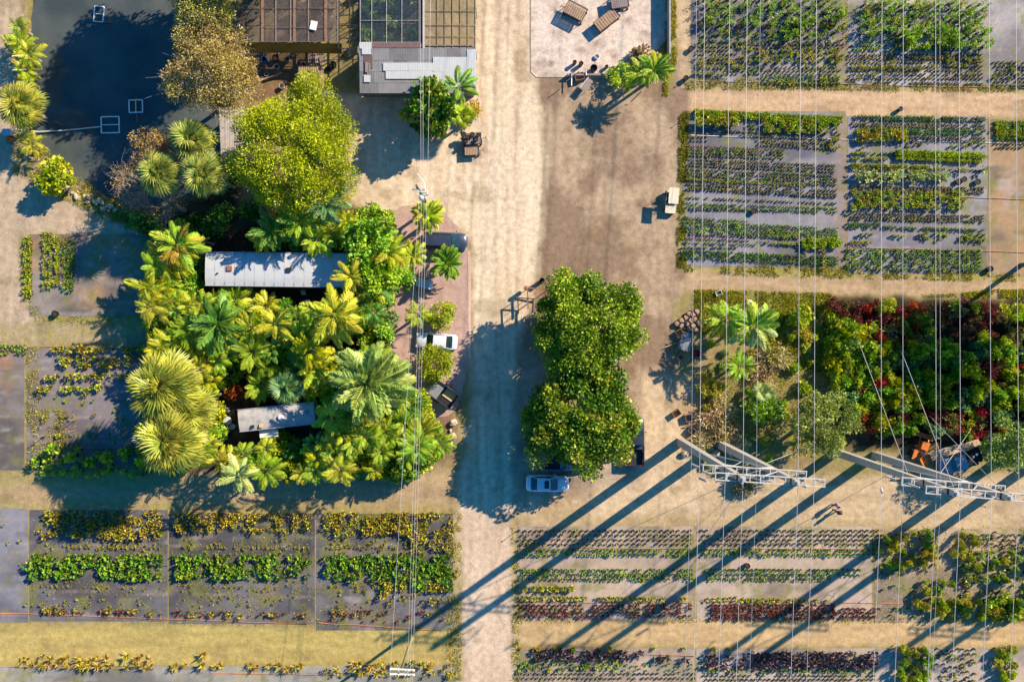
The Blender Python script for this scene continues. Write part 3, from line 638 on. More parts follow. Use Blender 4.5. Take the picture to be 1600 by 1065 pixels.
for i, (x, y) in enumerate(placed):
    n = float(vnoise(np.array([x]), np.array([y]), 60, 61)[0]); q = rgv.random(); zz = 3.4+2.4*n+rgv.uniform(-.6, .8); r = rgv.uniform(15, 30)
    west = x < 460
    if 430 < x < 560 and 560 < y < 650 or 360 < x < 440 and 560 < y < 625: zz = min(zz, 2.2)
    if 320 < x < 560 and 452 < y < 480: zz = min(zz, 3.0)
    if q < .46:
        L = rgv.choice([L_mix, L_mix, L_yel, L_olive, L_grn, L_gold] if (west or y > 640) else [L_grn, L_dk, L_grn, L_yel])
        P_('areca_palm', x, y, r, zz, 'areca', L, 300+i, 'dense %s frond clump in the grove' % {L_lime: 'lime', L_yel: 'yellow green', L_gold: 'golden', L_grn: 'green', L_dk: 'deep green', L_olive: 'olive', L_mix: 'mid green'}[L], rgv.choice([20, 24, 28]), e0=80, e1=-12, cat='palm tree', mix_=L_gold if rgv.random() < .25 else None)
    elif q < .52:
        L = rgv.choice([L_grn, L_lime, L_dk])
        P_('banana_plant', x, y, r*.75, zz*.85, 'paddle', L, 300+i, '%s paddle-leaved plant in the grove' % {L_lime: 'lime', L_grn: 'green', L_dk: 'deep green'}[L], 13, e0=75, e1=5, cat='banana plant')
    else:
        L = rgv.choice([L_grn, L_mix, L_yel, L_mix, L_dk, L_almond, L_grn])
        nm = {L_grn: 'green', L_lime: 'lime', L_yel: 'yellow green', L_olive: 'olive', L_dk: 'dark green', L_almond: 'glossy green', L_mix: 'mid green'}[L]
        bush('shrub', x, y, r*.95, zz*.8, L, 300+i, nm+' leafy shrub in the grove', 1700, .27, cat='shrub')
bush('shrub', 364, 612, 15, 1.6, L_scar, 298, 'bright orange red shrub left of the small weathered trailer', 500, .3, cat='shrub')
bush('shrub', 334, 350, 22, 2.0, L_dk, 299, 'dark shaded shrub under the fan palms north of the grove', 900, .3, cat='shrub')
for i, (x, y) in enumerate([(300, 345), (350, 330), (228, 350), (390, 326), (212, 345)]):
    bush('shrub', x, y, 18, 1.2, L_dk, 290+i, 'low dark shrub in the shade below the twiggy trees', 500, .3, cat='shrub')

# ---------------------------------------------------------------- croton field at right
placed = []; FIELD = [(1302, 473), (1550, 476), (1700, 480), (1700, 700), (1500, 680), (1420, 668), (1340, 676), (1320, 620), (1300, 590)]
for _ in range(9000):
    x, y = rgv.uniform(1300, 1660), rgv.uniform(464, 690)
    if inpoly(x, y, FIELD) and far(x, y, 12.5): placed.append((x, y))
CACHE = {}
def shrub_copy(name, x, y, h, rm, L, desc, cat, key, n=420, ls=.24, group=None):
    """three meshes per kind, shared by every copy"""
    v = rgv.randrange(3); k = (key, v)
    if k not in CACHE:
        V, F, rnd, cc = crown(900+v+len(CACHE)*7, .74, .52, .42, 16, n, ls, .3, .36, -.5); V[:, 2] = np.maximum(V[:, 2], .02)
        st = MB()
        for c in cc[:6]: st.tube([(0, 0, 0), (c[0]*.4, c[1]*.4, c[2]*.6), tuple(c)], .03, 3, r2=.012, cap=False)
        CACHE[k] = (npmesh('crown', V, F, [L], rnd=rnd), st.mesh('stem', M_bark))
    wx, wy = W(x, y, h*.7); t = empty(name, (wx, wy, 0), rgv.uniform(0, 6.28)); t.scale = (rm, rm, h)
    link(bpy.data.objects.new('crown', CACHE[k][0]), t); link(bpy.data.objects.new('stem', CACHE[k][1]), t)
    return reg(t, desc, x, y, cat, group)
for x, y in placed:
    n = float(vnoise(np.array([x]), np.array([y]), 38, 66)[0])+rgv.uniform(-.12, .12)
    top = y < 540 and x > 1345
    if (top and n > .30) or (y > 640 and n > .42) or n > .60:
        L, nm = rgv.choice([(L_red, 'dark red'), (L_red, 'dark red'), (L_scar, 'scarlet'), (L_brown, 'brownish'), (L_lime, 'lime')] if not (1395 < x < 1440 and y < 545) else [(L_orng, 'orange'), (L_scar, 'scarlet')])
        shrub_copy('croton_shrub', x, y, rgv.uniform(1.0, 1.7), rgv.uniform(.7, 1.05), L, nm+' croton shrub in the red and green planted field', 'croton shrub', 'cr'+nm, 420, .20)
    elif n > .33:
        L, nm = rgv.choice([(L_blue, 'grey green'), (L_con, 'soft pale green'), (L_lime, 'lime'), (L_grn, 'green'), (L_grn, 'green'), (L_yel, 'yellow green')])
        shrub_copy('green_shrub', x, y, rgv.uniform(1.2, 2.4), rgv.uniform(.75, 1.2), L, nm+' bushy shrub in the red and green planted field', 'shrub', 'gr'+nm, 560, .24)

# untidy shrubs in the lower right corner
placed = []
for (x0, y0, x1, y1, n, d, ch) in ((1372, 832, 1460, 892, 18, 11, 'yog'), (1492, 832, 1526, 880, 8, 10, 'yyo'), (1500, 862, 1592, 912, 16, 12, 'pgo'), (1434, 905, 1500, 950, 9, 13, 'olg'), (1462, 938, 1600, 966, 22, 10, 'lyo'), (1408, 1014, 1450, 1064, 14, 10, 'olg'), (1556, 1012, 1584, 1064, 8, 11, 'loy'), (1592, 830, 1640, 960, 10, 14, 'gop')):
    k = 0
    for _ in range(400):
        x, y = rgv.uniform(x0, x1), rgv.uniform(y0, y1)
        if k < n and far(x, y, d):
            placed.append((x, y)); k += 1; L, nm = {'y': (L_gold, 'golden'), 'o': (L_olive, 'olive'), 'g': (L_grn, 'green'), 'p': (L_pale, 'pale green'), 'l': (L_lime, 'lime')}[rgv.choice(ch)]
            shrub_copy('bed_shrub', x, y, rgv.uniform(.7, 1.5), rgv.uniform(.32, .62), L, nm+' shrub in the untidy beds at the lower right corner', 'shrub', 'gr'+nm if nm in ('green', 'lime') else 'bs'+nm, 420, .24)

for _ in range(60):
    x, y = rgv.uniform(1096, 1290), rgv.uniform(520, 720)
    if sum(1 for a, b in placed if (a-x)**2+(b-y)**2 < 300) == 0 and math.hypot(x-1288, y-664) > 50:
        placed.append((x, y)); L, nm = rgv.choice([(L_grn, 'green'), (L_lime, 'lime'), (L_olive, 'olive'), (L_con, 'soft pale green')])
        shrub_copy('weed_shrub', x, y, rgv.uniform(.4, 1.0), rgv.uniform(.3, .7), L, 'low '+nm+' weed shrub on the garden ground', 'shrub', 'gr'+nm if nm != 'olive' else 'bsolive', 560, .24)
# ---------------------------------------------------------------- nursery rows
M_pot = mat('black_plastic_pot', (.012, .012, .014), .5, var=.2)
M_potsoil = mat('potting_mix', (.05, .035, .025), .95)
def potgeo(r, h, n=7):
    mb = MB(); mb.lathe((0, 0, 0), [(r*.78, 0), (r, h), (r*.88, h-.02)], n); V = mb.v; F4 = np.array(mb.f)
    k = len(V); V = np.array(V+[(0, 0, h-.03)]); T = np.array([[2*n+i, 2*n+(i+1) % n, k] for i in range(n)])
    return V, F4, T
def plantgeo(seed, nl, rad, hgt, lsz, wr, potr=.13, poth=.22, up=.6, spiky=False, lean=0):
    rg = np.random.default_rng(seed); PV, P4, PT = potgeo(potr, poth)
    if spiky:
        a = rg.uniform(0, 6.28, nl); el = rg.uniform(.15, 1.35, nl)
        D = np.stack([np.cos(a)*np.cos(el), np.sin(a)*np.cos(el), np.sin(el)], 1); C = np.tile([0, 0, poth], (nl, 1))+D*.03
        V, F = leaves(C, D, lsz*rg.uniform(.7, 1.2, nl), wr, rg, .5)
    else:
        d = nrm(rg.normal(size=(nl, 3))); d[:, 2] = np.abs(d[:, 2])*.9
        rr = rg.uniform(.3, 1, nl)**.5
        C = np.stack([d[:, 0]*rad*rr*.7, d[:, 1]*rad*rr*.7, poth+rg.uniform(.05, 1, nl)*(hgt-poth)*.9*(1-.35*(rr*np.hypot(d[:, 0], d[:, 1])))], 1)
        V, F = leaves(C, d+np.array([0, 0, up])+rg.normal(size=d.shape)*.4, lsz*rg.uniform(.7, 1.3, nl), wr, rg)
    rnd = np.clip(rg.random(nl)*.8+.1, 0, 1)
    k = len(PV); Vv = np.concatenate([PV, V]); Q = np.concatenate([P4, F+k])
    mi4 = np.r_[np.zeros(len(P4), int), np.ones(len(F), int)*2]
    return dict(V=Vv, Q=Q, T=PT, mi=np.r_[mi4, np.ones(len(PT), int)], rnd=np.r_[np.zeros(len(P4)), rnd, np.zeros(len(PT))])
# kind: object name, words, category, leaf material, args
KINDS = {
 's': ('potted_seedling', 'tiny dark potted seedling', 'potted seedling', L_brown, (8, .10, .25, .12, .32, .115, .17)),
 'b': ('potted_brown_plant', 'slender brown green potted plant', 'potted plant', L_brown, (12, .12, .42, .15, .24, .12, .18)),
 'g': ('potted_green_shrub', 'small green potted shrub', 'potted shrub', L_grn, (24, .19, .36, .13, .42, .12, .17)),
 'd': ('potted_dark_shrub', 'small dark green potted shrub', 'potted shrub', L_dk, (22, .19, .36, .13, .42, .12, .17)),
 'l': ('potted_lime_shrub', 'lime green potted shrub', 'potted shrub', L_lime, (32, .24, .42, .14, .42)),
 'o': ('potted_olive_shrub', 'olive yellow potted shrub', 'potted shrub', L_olive, (34, .27, .5, .15, .38)),
 'y': ('potted_golden_shrub', 'bright golden rounded potted shrub', 'potted shrub', L_gold, (34, .32, .50, .17, .40)),
 'B': ('potted_ball_shrub', 'clipped yellow green ball shrub', 'potted shrub', L_olive, (70, .40, .70, .16, .40)),
 'p': ('potted_pale_shrub', 'pale silvery yellow potted shrub', 'potted shrub', L_pale, (30, .38, .75, .28, .30)),
 'r': ('potted_red_plant', 'spiky dark red potted plant', 'potted plant', L_red, (15, .3, .55, .34, .13, .13, .22, .6, True)),
 'u': ('potted_purple_plant', 'dark purple leafy potted plant', 'potted plant', L_pur, (34, .42, .72, .32, .30)),
 't': ('potted_sapling', 'tall slender green potted sapling', 'potted sapling', L_grn, (34, .24, 1.6, .26, .22, .15, .28)),
 'T': ('potted_tree', 'tall bushy green potted tree', 'potted tree', L_grn, (60, .42, 1.7, .30, .32, .2, .32)),
 'c': ('potted_glossy_croton', 'glossy green broad-leaved potted croton', 'potted croton', L_almond, (44, .42, .75, .24, .46, .16, .26)),
 'k': ('potted_gold_croton', 'yellow and rust coloured potted croton', 'potted croton', leafmat('gold_croton_leaf', (124, 84, 36), (176, 158, 44), (216, 208, 66)), (46, .38, .75, .19, .36, .16, .26)),
 'q': ('potted_bromeliad', 'spiky yellow brown potted bromeliad', 'potted bromeliad', L_orng, (20, .4, .6, .62, .10, .16, .22, .6, True)),
}
GEO = {k: [plantgeo(500+i*3+ord(k)*11, *v[4]) for i in range(3)] for k, v in KINDS.items()}
PL = {k: [] for k in KINDS}    # (px, py, scale, rot, variant, block words)
rr = random.Random(4); PATCHY = 0
def row(x0, y0, x1, y1, pitch, k, where, prob=.95, jit=.45, sc=1.0, mixk=None):
    n = max(1, int(math.hypot(x1-x0, y1-y0)/pitch))
    wob = rr.uniform(0, 9)
    for i in range(n+1):
        u = i/n
        if rr.random() > prob: continue
        if PATCHY and float(vnoise(np.array([x0+(x1-x0)*u]), np.array([y0+(y1-y0)*u]), 19, 205, 3)[0]) < PATCHY: continue
        if math.sin(u*23+wob)+math.sin(u*51+wob*2) > 1.86 and prob < .97: continue
        kk = rr.choice(mixk) if mixk and rr.random() < .35 else k
        PL[kk].append((x0+(x1-x0)*u+rr.uniform(-jit, jit), y0+(y1-y0)*u+rr.uniform(-jit, jit), sc*(rr.uniform(.84, 1.14) if not PATCHY else rr.uniform(.6, 1.25)), rr.uniform(0, 6.28), rr.randrange(3), where))
def block(x0, y0, x1, y1, nr, dy, pitch, k, where, slope=.0, **kw):
    for j in range(nr): row(x0+(j % 2)*pitch*.5, y0+j*dy, x1, y0+j*dy+(x1-x0)*slope, pitch, k, where, **kw)
def patch(x0, y0, x1, y1, d, k, where, prob=.85, **kw):
    n = int((y1-y0)/d)+1
    for j in range(n): row(x0+rr.uniform(0, d), y0+j*d, x1, y0+j*d, d, k, where, prob=prob, jit=d*.35, **kw)
A = 'at the top left of the upper right beds'
patch(1092, 2, 1314, 40, 9.5, 't', A, .85, mixk='tTtk'); patch(1092, 44, 1200, 60, 9, 'l', A, .8, mixk='to'); patch(1200, 44, 1316, 66, 10, 't', A, .75, mixk='lo')
patch(1088, 66, 1200, 68, 7, 'd', A, .9); patch(1224, 40, 1250, 66, 9, 'T', A, .9, mixk='l'); block(1088, 73, 1150, 73, 3, 6, 6, 's', A); block(1150, 70, 1316, 70, 2, 5.5, 6.5, 'b', A, mixk='sg')
patch(1160, 82, 1312, 100, 7.5, 'l', A, .9, mixk='ok'); block(1088, 92, 1160, 92, 3, 7, 7, 'o', A, mixk='sb'); block(1130, 106, 1312, 106, 3, 5, 7, 's', A, mixk='bbg')
block(1190, 121, 1310, 121, 3, 5, 7, 'g', A, mixk='bo'); row(1086, 116, 1112, 116, 6, 'l', A); row(1112, 118, 1130, 118, 7, 'o', A)
Bb = 'in the tall block at the top right'
patch(1340, 8, 1536, 56, 9, 't', Bb, .9, mixk='Ttk'); patch(1350, 56, 1400, 66, 8, 'g', Bb, .9); patch(1400, 56, 1536, 74, 9, 'T', Bb, .92, mixk='gt')
block(1330, 72, 1490, 72, 2, 6, 6.5, 'g', Bb, mixk='b'); block(1326, 86, 1532, 88, 7, 6.2, 6.3, 's', 'in the lower rows of the top right block', mixk='bbos')
row(1326, 91, 1532, 94, 6, 'r', Bb, mixk='b', sc=.7); patch(1470, 96, 1532, 104, 7, 'o', Bb, .7, mixk='l'); row(1330, 107, 1440, 108, 6, 'o', Bb, sc=.8); row(1362, 129, 1532, 132, 5.5, 's', Bb)
block(1552, 98, 1640, 98, 7, 6, 6.5, 's', 'at the right edge of the top right block', mixk='obd')
C_ = 'in the left column of the middle right bed'; sl = .045
block(1086, 174, 1312, 187, 3, 3.8, 4.6, 'l', 'in the long hedge row of the middle right bed', .05, mixk='g', sc=1.05, prob=.99)
for x in (1091, 1106, 1118, 1131, 1145): row(x, 193, x, 193, 9, 'B', C_, sc=1.6)
patch(1166, 194, 1180, 204, 7, 'd', C_, .8); patch(1192, 193, 1290, 206, 6.5, 'l', C_, .95, mixk='lo', sc=1.35); row(1300, 190, 1310, 212, 6, 'l', C_)
row(1132, 206, 1250, 208, 5, 's', C_); row(1158, 212, 1290, 218, 5, 's', C_); block(1078, 214, 1104, 214, 2, 6, 5, 's', C_); block(1184, 219, 1296, 223, 3, 4, 5.4, 's', C_, .05); patch(1292, 219, 1308, 233, 6, 'o', C_)
row(1076, 229, 1222, 234, 5, 'r', C_, sc=.6, mixk='b'); block(1075, 233, 1222, 238, 3, 5, 5.5, 'b', C_, .03, mixk='gg'); 
block(1074, 249, 1302, 249, 3, 4.7, 5.2, 's', C_, sl, mixk='sb'); block(1074, 265, 1305, 265, 4, 4.6, 5.2, 's', C_, sl, mixk='sd'); row(1072, 281, 1260, 290, 5, 'l', C_, sc=.7, mixk='y')
block(1074, 288, 1305, 288, 2, 5, 5.2, 's', C_, sl, mixk='bb'); row(1074, 296, 1305, 307, 5.6, 's', C_); row(1074, 309, 1305, 318, 6, 's', C_, .85); row(1240, 305, 1305, 308, 5.4, 's', C_)
block(1072, 318, 1305, 318, 2, 5, 5.4, 'g', C_, .035, mixk='sd', sc=.8); row(1074, 327, 1200, 329, 5.4, 's', C_)
row(1068, 341, 1165, 346, 5.4, 'd', C_, sc=.8); block(1067, 346, 1306, 346, 4, 4.8, 5.4, 'g', C_, .05, mixk='dbo', sc=.85); row(1080, 366, 1246, 373, 5.2, 's', C_)
row(1066, 372, 1200, 378, 5, 'r', C_, sc=.6, mixk='b'); row(1068, 379, 1180, 382, 5.4, 'l', C_, sc=.7, mixk='s'); row(1196, 380, 1246, 382, 5, 'l', C_, sc=.8); patch(1252, 375, 1308, 386, 5.5, 'l', 'in the lime hedge of the middle right bed', .99, sc=1.4)
block(1066, 387, 1150, 388, 1, 5, 5.2, 's', C_); block(1066, 392, 1306, 392, 3, 5, 5.4, 'd', C_, .045, mixk='dgb'); row(1284, 392, 1287, 420, 6, 'o', C_)
D_ = 'in the right column of the middle right bed'
block(1334, 183, 1536, 184, 2, 4.2, 5.4, 'd', D_, .01, mixk='s'); block(1332, 193, 1536, 195, 2, 4, 5.4, 's', D_, .02); block(1396, 204, 1536, 205, 2, 5, 5.6, 'd', D_, .01, mixk='g')
patch(1338, 206, 1412, 224, 6.5, 'o', 'in the thick olive clump of the right column', .97, mixk='lk', sc=1.25); row(1338, 224, 1346, 232, 6, 'o', D_); row(1340, 202, 1396, 204, 5.6, 'd', D_)
block(1400, 214, 1536, 215, 2, 4.5, 5.6, 's', D_, .02, mixk='b'); patch(1412, 222, 1440, 232, 6, 's', D_); patch(1484, 222, 1536, 234, 6.4, 'g', D_, .8, mixk='sbo')
row(1330, 240, 1366, 240, 5, 'l', D_, sc=.9); row(1376, 240, 1396, 240, 6, 'g', D_); block(1398, 238, 1535, 242, 2, 4, 4.2, 'l', D_, .03, sc=1.15); row(1398, 243, 1535, 247, 5, 'l', D_)
row(1330, 248, 1384, 249, 5, 'l', D_, sc=.9); row(1400, 248, 1535, 254, 4.4, 'l', D_); row(1330, 258, 1446, 262, 4.6, 'l', D_, mixk='o'); row(1330, 263, 1446, 266, 5, 'o', D_, sc=.8); row(1446, 264, 1534, 267, 5.5, 's', D_, mixk='p')
patch(1332, 274, 1478, 286, 7.5, 'p', 'in the pale bushy rows of the right column', .93, mixk='pl', sc=1.15); block(1330, 292, 1534, 294, 3, 3.7, 5.2, 's', D_, .01)
patch(1328, 303, 1500, 328, 7, 'l', 'in the wide yellow green block of the right column', .96, mixk='oy', sc=1.3); block(1328, 334, 1534, 335, 3, 4.2, 5.2, 's', D_, .02)
block(1324, 350, 1372, 351, 2, 4, 5, 'd', D_); row(1380, 355, 1534, 360, 5.4, 'd', D_); row(1344, 367, 1360, 367, 6, 'l', D_); row(1394, 368, 1410, 369, 6, 'l', D_); patch(1434, 366, 1474, 374, 6, 'l', D_); patch(1500, 368, 1536, 374, 6, 'l', D_); row(1328, 379, 1358, 379, 6, 'o', D_)
block(1322, 390, 1530, 391, 6, 6, 6.4, 'g', 'in the green grid at the bottom of the right column', .01, mixk='dbl', prob=.88)
block(1554, 191, 1640, 192, 6, 5.2, 5.2, 'l', 'in the bright green block at the right edge', .01, mixk='g', prob=.99); block(1554, 225, 1640, 226, 2, 6, 6, 's', 'at the right edge below the bright green block')
# bottom right beds
E = 'in the upper rows of the bottom right bed'
for (a, b) in ((812, 1078), (1096, 1372)): block(a, 828, b, 828, 4, 7, 8.6, 's', E, 0, mixk='b', prob=.97, sc=1.15); block(a, 858, b, 858, 2, 7, 7.6, 'g', E, 0, mixk='dl')
block(812, 889, 1080, 889, 3, 7, 7.2, 'g', 'in the triple green rows of the bottom right bed', 0, mixk='dd'); patch(945, 898, 1080, 902, 7, 'l', E, .8, sc=.8); block(1104, 889, 1300, 889, 3, 7, 7, 'd', 'in the triple green rows of the bottom right bed', 0, mixk='g'); row(1300, 889, 1340, 889, 7, 'd', E); row(1310, 896, 1340, 897, 7, 'd', E)
for x in (820, 834, 846, 858, 869, 881, 892): row(x, 917, x, 917, 9, 'B', 'in the short row of clipped ball shrubs', 1.0)
row(816, 932, 1070, 934, 7, 'y', 'in the golden row of the bottom right bed', .86); row(1104, 935, 1148, 933, 8, 'y', 'in the golden row of the bottom right bed', .9); row(1158, 935, 1290, 937, 8, 'y', 'in the golden row of the bottom right bed', .92)
block(810, 944, 1078, 947, 4, 5.6, 8, 'r', 'in the dark red rows of the bottom right bed', 0, mixk='rb', prob=.75); block(1112, 944, 1300, 944, 5, 5, 6.5, 'r', 'in the dark red rows of the bottom right bed', 0, prob=.9); block(1300, 950, 1372, 950, 3, 6, 8, 'r', 'in the dark red rows of the bottom right bed', 0, prob=.7)
F_ = 'in the bottom row of beds at the photo bottom'
for x in (814, 834, 840, 864, 868, 876, 896, 938, 952, 1022, 1068, 1113, 1142): row(x, 1011, x, 1011, 9, 'B', F_, 1.0, mixk='l', sc=rr.uniform(.6, 1))
patch(836, 1016, 1000, 1028, 8, 'u', 'in the purple rows at the photo bottom', .9, sc=.9); patch(1010, 1024, 1070, 1034, 12, 'u', F_, .5); patch(1104, 1026, 1160, 1036, 10, 'u', F_, .8); patch(1172, 1020, 1364, 1040, 8.5, 'u', 'in the purple rows at the photo bottom', .93)
patch(810, 1035, 966, 1044, 7, 'g', F_, .95, mixk='ld'); patch(966, 1038, 1080, 1046, 8, 'g', F_, .7, sc=.7); row(1106, 1045, 1150, 1046, 7, 'l', F_); row(1190, 1047, 1364, 1047, 7, 'g', F_); block(808, 1051, 1084, 1051, 4, 7, 7, 's', F_, 0); block(1100, 1054, 1364, 1054, 3, 6, 7, 's', F_, 0)
patch(1408, 1014, 1446, 1062, 8, 'o', F_, .85, mixk='lT'); patch(1462, 1014, 1520, 1066, 7, 'b', F_, .8, mixk='og'); patch(1556, 1014, 1580, 1062, 9, 'l', F_, .8, mixk='ko')
# irregular mixed corner
X_ = 'in the untidy mixed corner at the lower right'
patch(1374, 834, 1400, 850, 10, 'k', X_, .7, mixk='bo'); patch(1396, 838, 1456, 880, 10, 'o', X_, .8, mixk='yyTk'); patch(1500, 834, 1516, 860, 8, 'y', X_, .85, mixk='o'); patch(1514, 836, 1590, 854, 7, 'b', X_, .85, mixk='do')
patch(1370, 850, 1386, 895, 9, 'l', X_, .7, mixk='ob'); patch(1500, 864, 1580, 905, 9, 'p', X_, .75, mixk='obg'); patch(1400, 880, 1440, 892, 9, 'o', X_, .6, mixk='b'); patch(1436, 920, 1468, 946, 8, 'o', X_, .7, mixk='lk')
patch(1466, 940, 1530, 964, 9, 'l', X_, .8, mixk='yTo'); patch(1526, 925, 1600, 962, 9, 'l', X_, .8, mixk='yTo'); patch(1380, 918, 1500, 926, 16, 'd', X_, .6, mixk='s'); patch(1390, 950, 1440, 960, 10, 'd', X_, .6, mixk='b'); patch(1490, 910, 1510, 946, 10, 'k', X_, .5); patch(1550, 830, 1600, 920, 12, 'b', X_, .5, mixk='dg')
patch(1586, 834, 1640, 962, 10, 'g', X_, .5, mixk='bdo')
# bottom left beds
PATCHY = .34
for nm, a, b, t in (('left', 48, 252, 0), ('middle', 276, 484, 4), ('right', 508, 704, 2)):
    w = 'in the %s bed of the bottom left beds' % nm
    patch(a, 800+t, b, 836 if nm != 'middle' else 828, 7.0, 'k', w, .9, mixk='kolo'); row(a+60 if nm == 'left' else a, 853, b, 854, 7, 'o', w, .85, sc=.7)
    patch(a, 869, b, 903, 7.3, 'c', 'in the glossy green strip, '+nm+' bed at lower left', .86, mixk='ccg'); row(a+4, 914, b, 917, 8, 'o', w, .7, sc=.6, mixk='s')
    block(a, 950+t, b, 950+t, 2, 5, 6.5, 'r', w, .015, prob=.75, mixk='kb', sc=.8)
for a, b in ((50, 252), (276, 484), (508, 640)):
    patch(a, 842, b, 866, 7, 'o', 'among the weedy strips of the bottom left beds', .42, sc=.65, mixk='lg'); patch(a, 906, b, 948, 7.5, 'o', 'among the weedy strips of the bottom left beds', .26, sc=.6, mixk='lk')
patch(640, 836, 704, 864, 7.2, 'k', 'in the right bed of the bottom left beds', .9, mixk='o'); patch(590, 910, 712, 922, 7, 'k', 'in the right bed of the bottom left beds', .85, mixk='co'); patch(585, 926, 690, 942, 10, 'o', 'in the right bed of the bottom left beds', .7, mixk='kb'); patch(600, 890, 712, 908, 9, 'c', 'in the glossy green strip, right bed at lower left', .8, mixk='o')
patch(505, 958, 690, 972, 9, 'r', 'in the right bed of the bottom left beds', .8, mixk='kb', sc=.8); patch(50, 945, 100, 955, 8, 'o', 'in the left bed of the bottom left beds', .6); patch(190, 915, 250, 945, 12, 'o', 'in the left bed of the bottom left beds', .35, sc=.5); patch(275, 920, 330, 950, 14, 'o', 'in the middle bed of the bottom left beds', .35, sc=.5); patch(2, 805, 40, 955, 20, 'g', 'at the far left edge of the bottom left beds', .4, sc=.8, mixk='l')
patch(28, 1024, 70, 1040, 11, 'q', 'in the bromeliad row at the bottom left', .8); patch(70, 1026, 236, 1040, 11, 'q', 'in the bromeliad row at the bottom left', .88)
for x, y in ((276, 1038), (290, 1036), (320, 1020), (318, 1036), (336, 1040), (346, 1038), (392, 1036), (402, 1040), (420, 1038), (436, 1036), (450, 1042), (462, 1040), (470, 1038)): row(x, y, x, y, 9, 'q', 'in the scattered bromeliads at the photo bottom', 1)
patch(505, 1036, 704, 1050, 11, 'q', 'in the bromeliad row by the crossarm pole', .85, mixk='qk'); patch(510, 1054, 704, 1060, 10, 'o', 'in the bromeliad row by the crossarm pole', .7, mixk='g')
PATCHY = 0
# left beds
for x0, x1, y0, y1, n in ((39, 51, 372, 468, 0), (68, 82, 366, 450, 0), (87, 94, 372, 450, 0), (99, 116, 376, 455, 0)):
    patch(x0+1, y0, x1-1, y1, 4.6, 'l' if x0 < 90 else 'g', 'in the upright hedges beside the left path', .99, mixk='go', sc=.9)
G2 = 'in the olive rows left of the fan palms'
patch(78, 546, 300, 552, 8, 'o', G2, .85, mixk='kg', sc=1.45); patch(92, 560, 210, 568, 8, 'o', G2, .9, mixk='gl', sc=1.45); patch(74, 588, 200, 594, 8, 'o', G2, .9, mixk='gl', sc=1.45); patch(64, 606, 170, 614, 8.5, 'l', G2, .85, mixk='o', sc=1.45); block(0, 540, 40, 541, 3, 6, 6, 'g', 'at the left edge beside the watering path', mixk='s')
for x in (72, 92, 138, 98, 150): row(x, 680 if x != 72 else 652, x, 680, 20, 'o', G2, 1, sc=.9)
patch(66, 618, 230, 700, 10, 'o', 'in the weedy strips left of the fan palms', .22, sc=.8, mixk='lg')
patch(66, 705, 290, 738, 11, 'T', 'in the tall olive shrubs at the bottom of the left beds', .8, mixk='oTkl', sc=.8)
for x, y in ((92, 700), (120, 712), (150, 720), (176, 712), (205, 702), (230, 716)): row(x, y, x, y, 9, 'T', 'in the tall olive shrubs at the bottom of the left beds', 1, sc=1.3)
MAXI = 300; stats = {}
for k, lst in PL.items():
    nm, words, cat, L, args = KINDS[k]
    lst = [p for p in lst if -20 < p[0] < 1660 and -30 < p[1] < 1100]
    inv = [p for p in lst if 0 < p[0] < 1600 and 0 < p[1] < 1065]
    inv.sort(key=lambda p: -p[2]); keep = set(map(id, inv[:MAXI])) ; mats = [M_pot, M_potsoil, L]
    mes = [npmesh(nm, g['V'], [g['Q'], g['T']], mats, g['mi'], g['rnd']) for g in GEO[k]]
    VV = []; QQ = []; TT = []; MQ = []; MT = []; RQ = []; RT = []; off = 0
    for p in lst:
        x, y = W(p[0], p[1], 0)
        if id(p) in keep:
            o = link(bpy.data.objects.new(nm, mes[p[4]])); o.location = (x, y, .014); o.rotation_euler = (0, 0, p[3]); o.scale = (p[2],)*3
            lab = words+' '+p[5]; tag(o, ' '.join(lab.split()[:16]), cat, nm.replace('_', ' ')+'s '+p[5])
        else:
            g = GEO[k][p[4]]; c, s_ = math.cos(p[3]), math.sin(p[3]); v = g['V']*p[2]
            VV.append(np.stack([v[:, 0]*c-v[:, 1]*s_+x, v[:, 0]*s_+v[:, 1]*c+y, v[:, 2]+.014], 1)); QQ.append(g['Q']+off); TT.append(g['T']+off); off += len(v)
            nq = len(g['Q']); MQ.append(g['mi'][:nq]); MT.append(g['mi'][nq:]); d = rr.uniform(-.18, .18); RQ.append(np.clip(g['rnd'][:nq]+d, 0, 1)); RT.append(g['rnd'][nq:])
    if VV:
        me = npmesh(nm, np.concatenate(VV), [np.concatenate(QQ), np.concatenate(TT)], mats, np.concatenate(MQ+MT), np.concatenate(RQ+RT))
        o = link(bpy.data.objects.new(nm, me)); tag(o, 'many more %ss filling the long nursery rows' % words, cat, None, 'stuff')
    stats[nm] = len(lst)
print('PLANTS', stats, sum(stats.values()))
# weeds and dry grass
L_straw = leafmat('straw_blade', (180, 156, 92), (206, 184, 112), (226, 208, 142), .3)
def grass(name, polys, n, L, h, label, seed):
    rg = np.random.default_rng(seed); P = []
    for poly, w in polys:
        a = np.array(poly); lo, hi = a.min(0), a.max(0); m = int(n*w*3); x = rg.uniform(lo[0], hi[0], m); y = rg.uniform(lo[1], hi[1], m)
        ok = (sdf(x, y, poly) < 0) & (vnoise(x, y, 14, seed, 4) > (.43 if seed != 15 else .56)); P.append(np.stack([x[ok], y[ok]], 1)[:int(n*w)])
    P = np.concatenate(P); X = (P[:, 0]-800)/S; Y = (532.5-P[:, 1])/S; m = len(X)
    C = np.stack([X, Y, np.full(m, .0)], 1); D = rg.normal(size=(m, 3))*.7+np.array([0, 0, .8]); D[:, 2] = np.abs(D[:, 2])
    V, F = leaves(C, D, h*rg.uniform(.5, 1.5, m), .12, rg)
    o = link(bpy.data.objects.new(name, npmesh(name, V, F, [L], rnd=rg.random(m)))); tag(o, label, 'grass', None, 'stuff')
